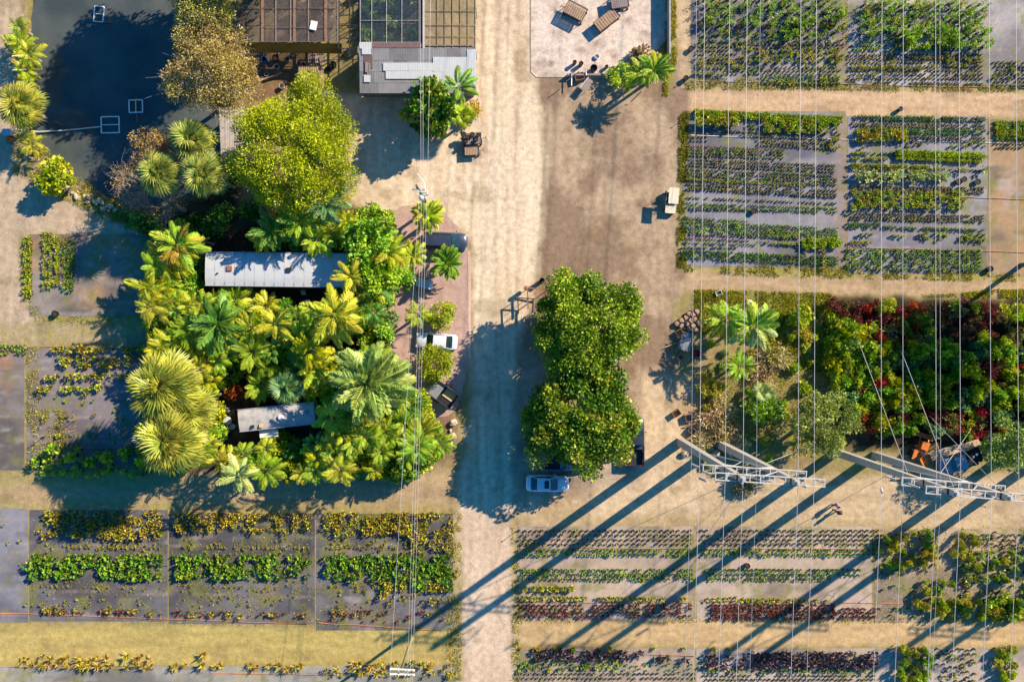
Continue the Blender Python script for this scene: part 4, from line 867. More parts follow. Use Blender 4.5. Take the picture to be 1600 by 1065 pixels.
grass('weed_grass', [(GREEN[0][0], .35), (GREEN[4][0], .08), (GREEN[5][0], .12), (GREEN[2][0], .1), (GREEN[1][0], .12), (GREEN[3][0], .1), (GREEN[6][0], .1), (GREEN[7][0], .05), ([(60, 215), (45, 240), (110, 285), (200, 330), (215, 318), (165, 300), (110, 270)], .1), ([(46, 796), (706, 800), (706, 984), (46, 970)], .02), ([(42, 542), (60, 542), (64, 732), (42, 732)], .03), ([(64, 640), (120, 640), (120, 700), (64, 700)], .02), ([(698, 800), (722, 800), (722, 1060), (698, 1060)], .04), ([(800, 816), (812, 816), (812, 1065), (800, 1065)], .02), ([(808, 960), (1640, 964), (1640, 972), (808, 972)], .03), ([(1366, 822), (1640, 822), (1640, 970), (1366, 970)], .05)], 52000, L_olive, .20, 'olive green weeds growing along bed edges and in the garden', 5)
grass('dry_grass', [(LANES[5][0][0:1]+[(720, 985), (716, 1038), (0, 1040), (0, 966)], .25), ([(1090, 520), (1300, 520), (1290, 700), (1090, 700)], .3), ([(0, 505), (250, 505), (250, 545), (0, 545)], .1), ([(0, 735), (290, 735), (290, 790), (0, 790)], .1)], 14000, L_straw, .11, 'dry straw coloured grass on the lanes and garden floor', 6)

grass('green_grass', [(GREEN[0][0], .8), ([(1560, 452), (1640, 452), (1640, 468), (1440, 462)], .2)], 16000, L_yel, .20, 'bright green grass strip north of the weedy garden', 9)

grass('weed_grass', [([(46, 838), (706, 842), (706, 984), (46, 970)], 1)], 16000, L_olive, .12, 'low olive weeds creeping over the lower left ground cloth', 15)
# ---------------------------------------------------------------- materials for built things
def stripes(name, base, line, pitch, width=.12, axis='X', rough=.5, metal=.0, world=False, bump=.6, var=.3):
    """ribbed sheet: fine ribs as relief with grime"""
    m, t, b = nmat(name); tc = N(t, 'ShaderNodeTexCoord').outputs['Object']; sx = N(t, 'ShaderNodeSeparateXYZ'); t.links.new(tc, sx.inputs[0])
    ml = N(t, 'ShaderNodeMath', operation='MULTIPLY'); ml.inputs[1].default_value = 1/pitch; t.links.new(sx.outputs[axis], ml.inputs[0])
    fr = N(t, 'ShaderNodeMath', operation='FRACT'); t.links.new(ml.outputs[0], fr.inputs[0])
    lt = N(t, 'ShaderNodeMath', operation='LESS_THAN'); lt.inputs[1].default_value = width; t.links.new(fr.outputs[0], lt.inputs[0])
    n1 = noise(t, 1.2, 6, .7, objco(t)); n2 = noise(t, 14, 3, .6, objco(t))
    r = ramp(t, n1.outputs[0], [(.3, tuple(np.array(base)*(1-var))), (.55, base), (.75, tuple(np.clip(np.array(base)*1.12, 0, .85)))])
    c = mix(t, r.outputs[0], line, lt.outputs[0]); r2 = ramp(t, n2.outputs[0], [(.3, (1-var*.6,)*3), (.65, (1, 1, 1))])
    c = mix(t, c, r2.outputs[0], 1.0, 'MULTIPLY'); t.links.new(c, b.inputs['Base Color'])
    b.inputs['Roughness'].default_value = rough; b.inputs['Metallic'].default_value = metal
    bp = N(t, 'ShaderNodeBump'); bp.inputs['Strength'].default_value = bump; bp.inputs['Distance'].default_value = .03
    t.links.new(lt.outputs[0], bp.inputs['Height']); t.links.new(bp.outputs[0], b.inputs['Normal']); return m
def netmat(name, col, dens, scale=9.0):
    """shade cloth / old translucent sheet: thread cover over see-through gaps"""
    m, t, b = nmat(name); n1 = noise(t, .8, 5, .7, objco(t)); n2 = noise(t, scale, 3, .7, objco(t))
    r = ramp(t, n1.outputs[0], [(.3, tuple(np.array(col)*.6)), (.55, col), (.75, tuple(np.array(col)*1.25))]); t.links.new(r.outputs[0], b.inputs['Base Color'])
    b.inputs['Roughness'].default_value = .5
    tr = N(t, 'ShaderNodeBsdfTransparent'); mx = N(t, 'ShaderNodeMixShader'); mr = N(t, 'ShaderNodeMapRange')
    mr.inputs[1].default_value = .3; mr.inputs[2].default_value = .7; mr.inputs[3].default_value = max(0, dens-.15); mr.inputs[4].default_value = min(1, dens+.12)
    t.links.new(n2.outputs[0], mr.inputs[0]); t.links.new(mr.outputs[0], mx.inputs[0]); t.links.new(tr.outputs[0], mx.inputs[1]); t.links.new(b.outputs[0], mx.inputs[2])
    t.links.new(mx.outputs[0], t.nodes['Material Output'].inputs[0]); return m
M_conc = mat('pale_concrete', alb(232, 210, 184), .9, var=.30, scale=.45, bump=.3)
M_polec = mat('spun_concrete', alb(180, 170, 156), .85, var=.12, scale=2)
M_white = mat('white_paint', (.72, .71, .69), .45, var=.1, scale=2)
M_galv = mat('galvanized_steel', (.52, .52, .52), .45, .3, var=.15)
M_dkst = mat('dark_steel', (.045, .045, .05), .5, .4, var=.3)
M_rust = mat('rusty_steel', alb(176, 112, 68), .8, .1, var=.35, scale=5)
M_wood = mat('weathered_wood', alb(186, 152, 118), .9, var=.35, scale=4, bump=.4)
M_ply = mat('plywood', alb(226, 190, 122), .8, var=.15, scale=2)
M_plank = mat('grey_plank', alb(160, 140, 130), .9, var=.3, scale=5, bump=.4)
M_rub = mat('black_rubber', (.016, .016, .017), .8, var=.2)
M_blk = mat('black_plastic', (.014, .014, .016), .4, var=.2)
M_tarp = mat('grey_tarp', alb(140, 140, 136), .7, var=.25, scale=2)
M_blue = mat('blue_plastic', (.02, .12, .40), .35, var=.15)
M_redp = mat('red_plastic', (.45, .015, .03), .35, var=.15)
M_orng = mat('orange_machine_paint', (.62, .16, .02), .45, var=.35, scale=3, c2=(.30, .10, .03))
M_orpipe = mat('orange_pipe', alb(206, 134, 96), .6, var=.3, scale=1.0)
M_pvc = mat('white_pipe', (.70, .70, .68), .4, var=.12)
M_rock = mat('limestone', alb(205, 182, 152), .95, var=.35, scale=3, bump=.6)
M_wire = mat('aluminium_wire', (.52, .49, .50), .5, .1, var=.05)
M_skin = mat('skin', (.30, .17, .11), .6, var=.08)
def glassm(name, c, rough=.08):
    m, t, b = nmat(name); b.inputs['Base Color'].default_value = (*c, 1); b.inputs['Roughness'].default_value = rough; b.inputs['Specular IOR Level'].default_value = .6
    n = noise(t, 3, 3, .6, objco(t)); r = ramp(t, n.outputs[0], [(.3, tuple(np.array(c)*.7)), (.7, tuple(np.array(c)*1.3))]); t.links.new(r.outputs[0], b.inputs['Base Color']); return m
M_glass = glassm('car_glass', (.012, .03, .035))
def carpaint(name, c):
    m, t, b = nmat(name); n = noise(t, 2.5, 4, .6, objco(t)); r = ramp(t, n.outputs[0], [(.3, tuple(np.array(c)*.86)), (.7, c)]); t.links.new(r.outputs[0], b.inputs['Base Color'])
    b.inputs['Roughness'].default_value = .32; b.inputs['Coat Weight'].default_value = .5; b.inputs['Coat Roughness'].default_value = .08; return m
P_white = carpaint('white_car_paint', (.66, .68, .72)); P_navy = carpaint('navy_car_paint', (.035, .045, .075)); P_black = carpaint('dark_car_paint', (.03, .034, .045)); P_blue = carpaint('blue_truck_paint', (.10, .16, .28))
P_tan = mat('tan_roof', (.66, .56, .42), .5, var=.12, scale=2)
def brickmat():
    m, t, b = nmat('brick_paving'); co = objco(t); br = N(t, 'ShaderNodeTexBrick'); t.links.new(co, br.inputs['Vector'])
    br.inputs['Scale'].default_value = 1.0; br.inputs['Brick Width'].default_value = .22; br.inputs['Row Height'].default_value = .11; br.inputs['Mortar Size'].default_value = .008
    br.inputs['Color1'].default_value = (*alb(208, 172, 152), 1); br.inputs['Color2'].default_value = (*alb(192, 156, 140), 1); br.inputs['Mortar'].default_value = (*alb(170, 140, 122), 1)
    n = noise(t, .9, 6, .7, co); r = ramp(t, n.outputs[0], [(.3, (.72, .72, .74)), (.55, (1, 1, 1)), (.75, (1.1, 1.08, 1.05))]); c = mix(t, br.outputs[0], r.outputs[0], 1, 'MULTIPLY')
    n2 = noise(t, 7, 4, .7, co); r2 = ramp(t, n2.outputs[0], [(.35, (.8, .8, .8)), (.6, (1, 1, 1))]); c = mix(t, c, r2.outputs[0], 1, 'MULTIPLY')
    t.links.new(c, b.inputs['Base Color']); b.inputs['Roughness'].default_value = .9; return m
def poly(name, pts, z0, z1, m, parent=None, zt=None):
    mb = MB(); mb.prism([W(a, b, z1 if zt is None else zt) for a, b in pts][::-1], z0, z1); return mb.build(name, m, parent)
o = poly('brick_driveway', [(598, 345), (628, 322), (655, 320), (700, 338), (732, 372), (733, 470), (734, 560), (716, 636), (700, 650), (640, 655), (606, 600), (604, 520), (600, 420)], -.05, .03, brickmat()); o['kind'] = 'structure'
o = poly('driveway_kerb', [(731, 392), (735, 392), (736, 560), (732, 560)], -.05, .05, mat('pale_kerb', alb(222, 184, 164), .9)); o['kind'] = 'structure'
PADP = [(830, -60), (1045, -60), (1045, 60), (1003, 96), (986, 121), (838, 121), (829, 112)]
def padcol(x, y):
    a = vnoise(x, y, 40, 301, 5)[..., None]; b = vnoise(x, y, 10, 302, 4)[..., None]; s_ = vnoise(x, y, 14, 303, 3, ax=1, ay=.2)[..., None]
    c = lin((236, 214, 190))*(1-np.clip((a-.4)*3, 0, 1)*.5)+lin((200, 172, 146))*np.clip((a-.4)*3, 0, 1)*.5
    k = np.clip((b*.6+s_*.4-.56)*7, 0, 1)*.45; c = c*(1-k)+lin((158, 134, 116))*k
    for (sx, sy, sr) in ((892, 22, 13), (905, 78, 14), (845, 92, 26), (862, 108, 20), (935, 70, 16), (960, 88, 14), (1008, 60, 14), (865, 15, 15), (985, 35, 12)):
        e = np.clip(1-np.hypot(x-sx, y-sy)/sr, 0, 1)[..., None]*np.clip(b*3-.9, 0, 1)*.75; c = c*(1-e)+lin((134, 106, 88))*e
    d = sdf(x, y, PADP); e = np.clip(1+d/9, 0, 1)[..., None]*.5*np.clip(b*2-.4, 0, 1); c = c*(1-e)+lin((184, 152, 118))*e
    return np.clip(c/KALB, 0, .85)
q0 = W(829, 121); q1 = W(1045, -60)
sheet(q0[0], q0[1], q1[0], q1[1], .25, lambda x, y: np.full_like(x, .062), padcol, lambda x, y: np.where(sdf(x, y, PADP) < 1, 0, 1), ('concrete_pad',), [M_soil])
o = poly('pad_edge', PADP, -.05, .055, M_conc); o['kind'] = 'structure'
def thing(name, desc, cat, px, py, z=0, rz=0, group=None):
    x, y = W(px, py, 0); return reg(empty(name, (x, y, z), rz), desc, px, py, cat, group)
def solo(o, desc, cat, px, py, group=None): return reg(o, desc, px, py, cat, group)

# ---------------------------------------------------------------- retaining walls by the pad
w = thing('retaining_wall', 'long thin grey wall at the east side of the concrete pad', 'wall', 1043, 40)
for k in range(9):
    y0 = -50+k*16.6; a = Vector((*W(1043, y0), 0)); b = Vector((*W(1043, y0+16.3), 0)); mb = MB(); c = (a+b)/2-w.location; mb.box((c.x, c.y, .68), (.16, abs(b.y-a.y), 1.36+.02*(k % 2))); mb.build('panel', M_polec, w)
w = thing('retaining_wall', 'low dark wall stub along the south edge of the concrete pad', 'wall', 935, 120)
for k in range(6):
    a = W(885+k*12, 119.5); mb = MB(); mb.box((a[0]-w.location.x+.4, a[1]-w.location.y, .3), (.83, .2, .62+.02*(k % 2))); mb.build('block', M_plank, w)

# ---------------------------------------------------------------- shade houses
def shade_house(desc, x0, x1, y0, y1, z, xs, m, beams, bm, bw=.10, ys=()):
    t = thing('shade_house', desc, 'shade house', (x0+x1)/2, y1-20); L = t.location
    for i in range(len(xs)-1):
        yy = [y0]+list(ys)+[y1]
        for j in range(len(yy)-1):
            a = W(xs[i]+.5, yy[j+1]-.3, z); b = W(xs[i+1]-.5, yy[j]+.3, z); mb = MB()
            mb.add([(a[0]-L.x, a[1]-L.y, z), (b[0]-L.x, a[1]-L.y, z), (b[0]-L.x, b[1]-L.y, z), (a[0]-L.x, b[1]-L.y, z)], [(0, 1, 2, 3)]); mb.build('roof_panel', m, t)
    for i, x in enumerate(xs):
        a = W(x, y0, z); b = W(x, y1, z); wd = beams.get(x, bw); mb = MB(); mb.box((a[0]-L.x, (a[1]+b[1])/2-L.y, z+.05), (wd, a[1]-b[1], .09)); mb.build('rafter', bm[1] if x in beams else bm[0], t)
        for yy in (y0+20, (y0+y1)/2, y1-2):
            c = W(x, yy, z); mb = MB(); mb.tube([(c[0]-L.x, c[1]-L.y, 0), (c[0]-L.x, c[1]-L.y, z)], .045, 5); mb.build('post', M_galv, t)
    for yy in (y1,)+tuple(ys):
        a = W(x0, yy, z); b = W(x1, yy, z); mb = MB(); mb.box(((a[0]+b[0])/2-L.x, a[1]-L.y, z+.12), (b[0]-a[0], .035, .04)); mb.build('purlin', bm[0], t)
    return t
Mf = mat('pale_rafter', alb(140, 126, 122), .7, var=.3)
t1 = shade_house('west shade house with rusty brown roof strips and a loose white sheet', 370, 528, -60, 66, 3.0, (370, 410, 431, 454, 460, 482, 509, 528), netmat('old_brown_film', alb(112, 102, 98), .56, 5), {410: .24, 460: .24, 509: .28}, (Mf, mat('stained_gutter', alb(150, 116, 92), .8, var=.45, scale=3)), ys=(-22, 14, 44))
mb = MB(); L = t1.location; a = W(372, 66, 3.0); b = W(534, 68, 3.0); c = W(532, 81, 1.9); d = W(384, 79, 1.9)
mb.add([(a[0]-L.x, a[1]-L.y, 2.98), (b[0]-L.x, b[1]-L.y, 2.98), (c[0]-L.x, c[1]-L.y, 1.3), (d[0]-L.x, d[1]-L.y, 1.3)], [(0, 3, 2, 1)]); mb.build('side_cloth', mat('mustard_tarp', alb(150, 118, 44), .7, var=.5, scale=1), t1)
mb = MB(); x, y = W(490, 40, 3.2); mb.box((0, 0, 0), (.72, .95, .04)); o = mb.build('white_sheet', M_white, None, loc=(x, y, 3.2), rz=-.22); solo(o, 'loose white sheet lying on the west shade house roof', 'sheet', 490, 40)
t2 = shade_house('middle shade house with dark see-through glassy roof and white bars', 563, 656, -60, 67, 3.0, (563, 581, 604, 628, 655), netmat('wet_dark_film', alb(80, 98, 112), .30, 3), {}, (mat('white_bar', (.42, .42, .42), .5), M_rust), .045, ys=(-25, 33))
t3 = shade_house('east shade house with tan netting roof beside the sandy road', 664, 743, -60, 77, 3.2, (664, 683, 695, 707, 719, 731, 743), netmat('tan_netting', alb(166, 142, 100), .93, 7), {}, (mat('tan_bar', alb(172, 150, 112), .8), M_rust), .04, ys=(-28, -4, 18, 40, 58))
mb = MB(); L = t3.location; a = W(662, -60, 3.3); b = W(662, 78, 3.3); mb.box((a[0]-L.x, (a[1]+b[1])/2-L.y, 3.3), (.2, a[1]-b[1], .12)); mb.build('gutter', M_galv, t3)
# open frame between
t = thing('pipe_frame', 'bare dark pipe frame between the two western shade houses', 'frame', 545, 40); L = t.location
for x in (529, 546, 561):
    a = W(x, -60, 2.9); b = W(x, 76 if x != 546 else 92, 2.9); mb = MB(); mb.box((a[0]-L.x, (a[1]+b[1])/2-L.y, 2.9), (.14, a[1]-b[1], .1)); mb.build('rail', M_dkst, t)
for y in (-30, 8, 24, 40, 60, 76):
    a = W(529, y, 2.8); b = W(561, y, 2.8); mb = MB(); mb.box(((a[0]+b[0])/2-L.x, a[1]-L.y, 2.8), (b[0]-a[0], .09, .08)); mb.build('crossbar', M_dkst, t)
for x, y in ((529, 74), (561, 74), (529, 0), (561, 0)):
    c = W(x, y, 2.8); mb = MB(); mb.tube([(c[0]-L.x, c[1]-L.y, 0), (c[0]-L.x, c[1]-L.y, 2.8)], .05, 5); mb.build('post', M_dkst, t)
mb = MB(); a = W(530, 58, 3.02); b = W(561, 40, 3.02); mb.tube([(a[0]-L.x, a[1]-L.y, 3.02), (b[0]-L.x, b[1]-L.y, 3.02)], .05, 5); mb.build('brace', M_dkst, t)
# plants growing in the houses
def ring(px0, px1, py0, py1, n, mats, what, r=(10, 17)):
    for k in range(n):
        L_, nm = rgv.choice(mats); x = rgv.uniform(px0, px1); y = rgv.uniform(py0, py1)
        shrub_copy('shrub', x, y, rgv.uniform(1.0, 1.9), rgv.uniform(.5, .8), L_, nm+' plant under the '+what, 'shrub', 'sh'+nm, 260, .3)
ring(376, 522, -25, 58, 34, [(L_rust, 'rust coloured'), (L_brown, 'brown green'), (L_red, 'dark red'), (L_grn, 'green'), (L_orng, 'orange')], 'west shade house roof')
ring(568, 650, -25, 60, 30, [(L_grn, 'green'), (L_blue, 'grey green'), (L_con, 'pale green'), (L_dk, 'deep green')], 'middle shade house roof')
ring(668, 738, -25, 66, 24, [(L_olive, 'olive'), (L_brown, 'brown green')], 'east shade house netting')

# ---------------------------------------------------------------- metal shed with sheet roof
t = thing('metal_shed', 'long flat metal shed with grey and white roof sheets beside the road', 'shed', 652, 106); L = t.location
Mg = stripes('grey_roof_sheet', alb(152, 148, 142), alb(130, 126, 120), .26, .16, 'X', .5, var=.22); Mg2 = stripes('dull_roof_sheet', alb(136, 132, 128), alb(114, 110, 106), .26, .16, 'X', .5, var=.3)
Mw = stripes('white_roof_sheet', (.54, .54, .53), (.45, .45, .44), .26, .14, 'X', .4, var=.08)
def zsh(py): return 4.0-(py-67)/78*.5
def rsheet(x0, y0, x1, y1, m, dz=0, name='roof_sheet'):
    a = W(x0, y1, zsh(y1)); b = W(x1, y0, zsh(y0)); mb = MB(); za, zb = zsh(y1)+dz, zsh(y0)+dz
    mb.add([(a[0]-L.x, a[1]-L.y, za), (b[0]-L.x, a[1]-L.y, za), (b[0]-L.x, b[1]-L.y, zb), (a[0]-L.x, b[1]-L.y, zb), (a[0]-L.x, a[1]-L.y, za-.03), (b[0]-L.x, a[1]-L.y, za-.03), (b[0]-L.x, b[1]-L.y, zb-.03), (a[0]-L.x, b[1]-L.y, zb-.03)],
           [(0, 1, 2, 3), (7, 6, 5, 4), (0, 4, 5, 1), (2, 6, 7, 3), (1, 5, 6, 2), (3, 7, 4, 0)]); return mb.build(name, m, t)
for r, (y0, y1) in enumerate(((76, 94), (94, 111.5), (111.5, 129), (129, 145))):
    xs = [562]+[562+22.5*k+(r % 2)*7 for k in range(1, 8)]+[743]
    for i in range(8): rsheet(xs[i], y0, xs[i+1]+.8, y1+.8, rgv.choice([Mg, Mg, Mg2]), .008*(i % 2)+.02*(3-r), 'roof_sheet')
for (a, b, c, d) in ((599, 99, 638, 111), (638, 99, 677, 111), (603, 111, 640, 123.5), (640, 111, 677, 123.5), (677, 90, 694, 112), (694, 90, 711, 112), (711, 90, 730, 112), (675, 112, 694, 136), (694, 112, 711, 136), (711, 112, 730, 136), (730, 78, 743.5, 108), (730, 108, 743.5, 136)): rsheet(a, b, c+.5, d+.5, Mw, .12+.01*((a+b) % 3))
rsheet(562, 67, 581, 77, Mw, .15); rsheet(566, 76, 580, 86, Mw, .16); rsheet(581, 67, 658, 75, mat('rusty_gutter', alb(132, 104, 100), .8, var=.4), .02, 'gutter')
rsheet(569, 86, 582, 108, mat('rust_patch', alb(120, 98, 92), .9, var=.5, scale=6), .10, 'rust_panel'); rsheet(571, 98, 576, 114, M_plank, .18, 'plank'); rsheet(577, 100, 579, 110, M_plank, .18, 'plank'); rsheet(569, 118, 579, 129, Mw, .12)
for (px, py, dx, dy) in ((652, 143, 12.2, .12), (652, 80, 12.2, .12)):
    a = W(px, py, 1.7); mb = MB(); mb.box((a[0]-L.x, a[1]-L.y, 1.65), (dx, dy, 3.3)); mb.build('wall', Mg2, t)
for px in (564, 741):
    a = W(px, 111, 1.7); mb = MB(); mb.box((a[0]-L.x, a[1]-L.y, 1.65), (.12, 4.1, 3.3)); mb.build('wall', Mg2, t)

# small sheds and rack in the work yard
t = thing('slatted_rack', 'flat rack of weathered wooden slats behind the huge tree', 'rack', 486, 122); L = t.location
for k in range(14):
    a = W(467.5+k*2.85, 122, 1.1); mb = MB(); mb.box((a[0]-L.x, a[1]-L.y, 1.1+.012*(k % 3)), (.13, 2.75, .05)); mb.build('slat', M_wood, t)
for yy in (106, 138):
    a = W(486, yy, 1); mb = MB(); mb.box((a[0]-L.x, a[1]-L.y, 1.02), (2.7, .09, .1)); mb.build('bearer', M_wood, t)
for sx in (-1.25, 1.25):
    for sy in (-1.1, 1.1): mb = MB(); mb.box((sx, sy, .5), (.1, .1, 1)); mb.build('leg', M_wood, t)
def shed(desc, pts, z, m, wallm, cx, cy, seams=6, ax=0, slope=0, name='shed'):
    t = thing(name, desc, 'shed', cx, cy); L = t.location; P = [Vector((*W(a, b, z), 0)) for a, b in pts]
    for k in range(seams):                    # roof sheets side by side between edges 0-1 and 3-2
        u0, u1 = k/seams, (k+1)/seams-.012
        q = [P[0].lerp(P[1], u0), P[0].lerp(P[1], u1), P[3].lerp(P[2], u1), P[3].lerp(P[2], u0)]; h = z+.01*(k % 2)
        mb = MB(); mb.prism([(v.x-L.x, v.y-L.y) for v in q][::-1], h-.04, h); mb.build('roof_sheet', m, t)
    c = sum(P, Vector())/4; mb = MB(); q = [(c+(p-c)*.94) for p in P]; mb.prism([(v.x-L.x, v.y-L.y) for v in q][::-1], 0, z-.05); mb.build('wall', wallm, t); return t
Mpr = stripes('pale_tin', alb(196, 184, 172), alb(172, 160, 150), .25, .15, 'X', .5, var=.25)
shed('narrow pale tin-roofed shed between the pond palms and huge tree', [(342, 168), (392, 168), (386, 262), (346, 262)], 2.6, Mpr, M_plank, 366, 215, 6)
shed('small grey flat-roofed hut half hidden behind the huge tree', [(478, 141), (520, 141), (518, 190), (480, 188)], 2.4, Mg2, M_ply, 500, 165, 4)
# ---------------------------------------------------------------- long trailer
def trailer(name, desc, c, Lp, Wd, ang, z, m, cx, cy, npan, vents, stain=None):
    t = thing(name, desc, 'mobile home', cx, cy); x, y = W(c[0], c[1], z); t.location = (x, y, 0); t.rotation_euler = (0, 0, ang)
    mb = MB(); n = 7; hw = Wd/2; mb2 = MB()
    mb2.box((0, 0, z*.5+.1), (Lp-.06, Wd-.06, z-.5)); mb2.build('wall', m[1], t)
    for k in range(npan):
        x0 = -Lp/2+k*Lp/npan; x1 = x0+Lp/npan-.02; mb = MB(); V = []; 
        for i in range(n):
            u = i/(n-1)*2-1; V += [(x0, u*hw, z+.10*(1-u*u)-(.0 if abs(u) < .99 else .08)), (x1, u*hw, z+.10*(1-u*u)-(.0 if abs(u) < .99 else .08))]
        mb.add(V, [(2*i, 2*i+1, 2*i+3, 2*i+2) for i in range(n-1)]); mb.add([(x1-.02, -hw, z+.0), (x1+.03, -hw, z), (x1+.03, 0, z+.125), (x1-.02, 0, z+.125), (x1+.03, hw, z), (x1-.02, hw, z)], [(0, 1, 2, 3), (3, 2, 4, 5)], 1)
        mb.build('roof_panel', [m[0], m[2]], t, True)
    for s in (-1, 1): mb = MB(); mb.box((0, s*(hw+.03), z-.06), (Lp+.1, .07, .1)); mb.build('drip_edge', m[2], t)
    for (vx, vy, r, h, mm) in vents:
        mb = MB()
        if r > 0: mb.lathe((vx, vy, z+.08), [(r, 0), (r, h), (r*.7, h+.03), (0.001, h+.03)], 10)
        else: mb.box((vx, vy, z+.12+h/2), (-r*2, -r*2, h))
        mb.build('roof_vent', mm, t)
    for wx in np.arange(-Lp/2+1.4, Lp/2-1, 2.8):
        for s in (-1, 1): mb = MB(); mb.box((wx, s*(hw+.005), z-1.3), (1.0, .06, .8)); f = mb.build('window', M_glass, t)
    mb = MB(); mb.box((Lp*.1, -hw-.01, 1.3), (.85, .06, 2.0)); mb.build('door', M_plank, t)
    return t
Mtr = mat('faded_trailer_roof', alb(202, 204, 200), .55, var=.12, scale=1.1); Mtw = mat('pale_siding', alb(196, 190, 176), .7, var=.2)
Mseam = mat('roof_seam', alb(176, 176, 184), .6)
tr = trailer('mobile_home', 'long pale metal-roofed trailer home lying in the palm grove', (437, 421), 15.9, 3.55, -.012, 3.5, (Mtr, Mtw, Mseam), 438, 421, 15, [(-5.3, 0.05, -.26, .14, M_rust), (1.0, -.05, -.24, .14, M_dkst), (-6.6, 1.15, .09, .16, M_dkst), (-6.6, -.5, .09, .16, M_dkst), (7.4, -.3, -.3, .1, M_dkst)])
Mtr2 = mat('stained_trailer_roof', alb(196, 188, 178), .7, var=.35, scale=1.6)
tr2 = trailer('camper_trailer', 'small weathered whitish camper with round roof hatch in the grove bottom', (432, 651), 8.2, 2.3, .105, 2.9, (Mtr2, Mtw, Mseam), 432, 651, 5, [(.45, -.1, .85, .05, Mtr2), (.55, -.05, .30, .30, M_white), (-2.6, -.75, -.16, .1, M_dkst), (-1.7, -.75, -.2, .08, M_ply), (3.4, .2, -.2, .06, M_plank)])
mb = MB(); x, y = W(425, 675, 1.2); mb.box((0, 0, .0), (2.0, .8, .06)); solo(mb.build('step_canopy', M_white, None, loc=(x, y, 2.3), rz=.1), 'white awning board against the south side of the small camper', 'awning', 425, 675)
M_table = mat('patio_resin', (.55, .56, .55), .5)
def chair(px, py, rz, desc):
    t = thing('patio_chair', desc, 'chair', px, py, 0, rz)
    mb = MB(); mb.box((0, 0, .42), (.46, .44, .04)); mb.build('seat', M_table, t); mb = MB(); mb.box((0, .22, .68), (.46, .04, .5), tilt=(-.15, 0)); mb.build('backrest', M_table, t)
    for a in (-.2, .2):
        mb = MB(); mb.box((a*1.15, .02, .62), (.05, .44, .03)); mb.build('armrest', M_table, t)
        for b in (-.19, .19): mb = MB(); mb.tube([(a, b, 0), (a, b, .41)], .02, 5); mb.build('leg', M_table, t)
chair(357, 640, .3, 'white resin patio chair north of the round table by the camper'); chair(366, 665, 2.6, 'white resin patio chair south of the round table by the camper')
def table(px, py, r, desc):
    t = thing('round_table', desc, 'table', px, py); mb = MB(); mb.lathe((0, 0, 0), [(.001, .70), (r, .70), (r, .73), (r*.9, .745), (.001, .745)], 16); mb.build('tabletop', M_table, t)
    mb = MB(); mb.lathe((0, 0, 0), [(r*.55, 0), (r*.5, .03), (.05, .06), (.045, .70)], 8); mb.build('pedestal', M_table, t)
table(359, 656, .48, 'round grey patio table at the west end of the small camper'); table(482, 476, .55, 'round glassy patio table below the long trailer'); chair(476, 458, .1, 'pale patio chair tucked against the long trailer south wall')

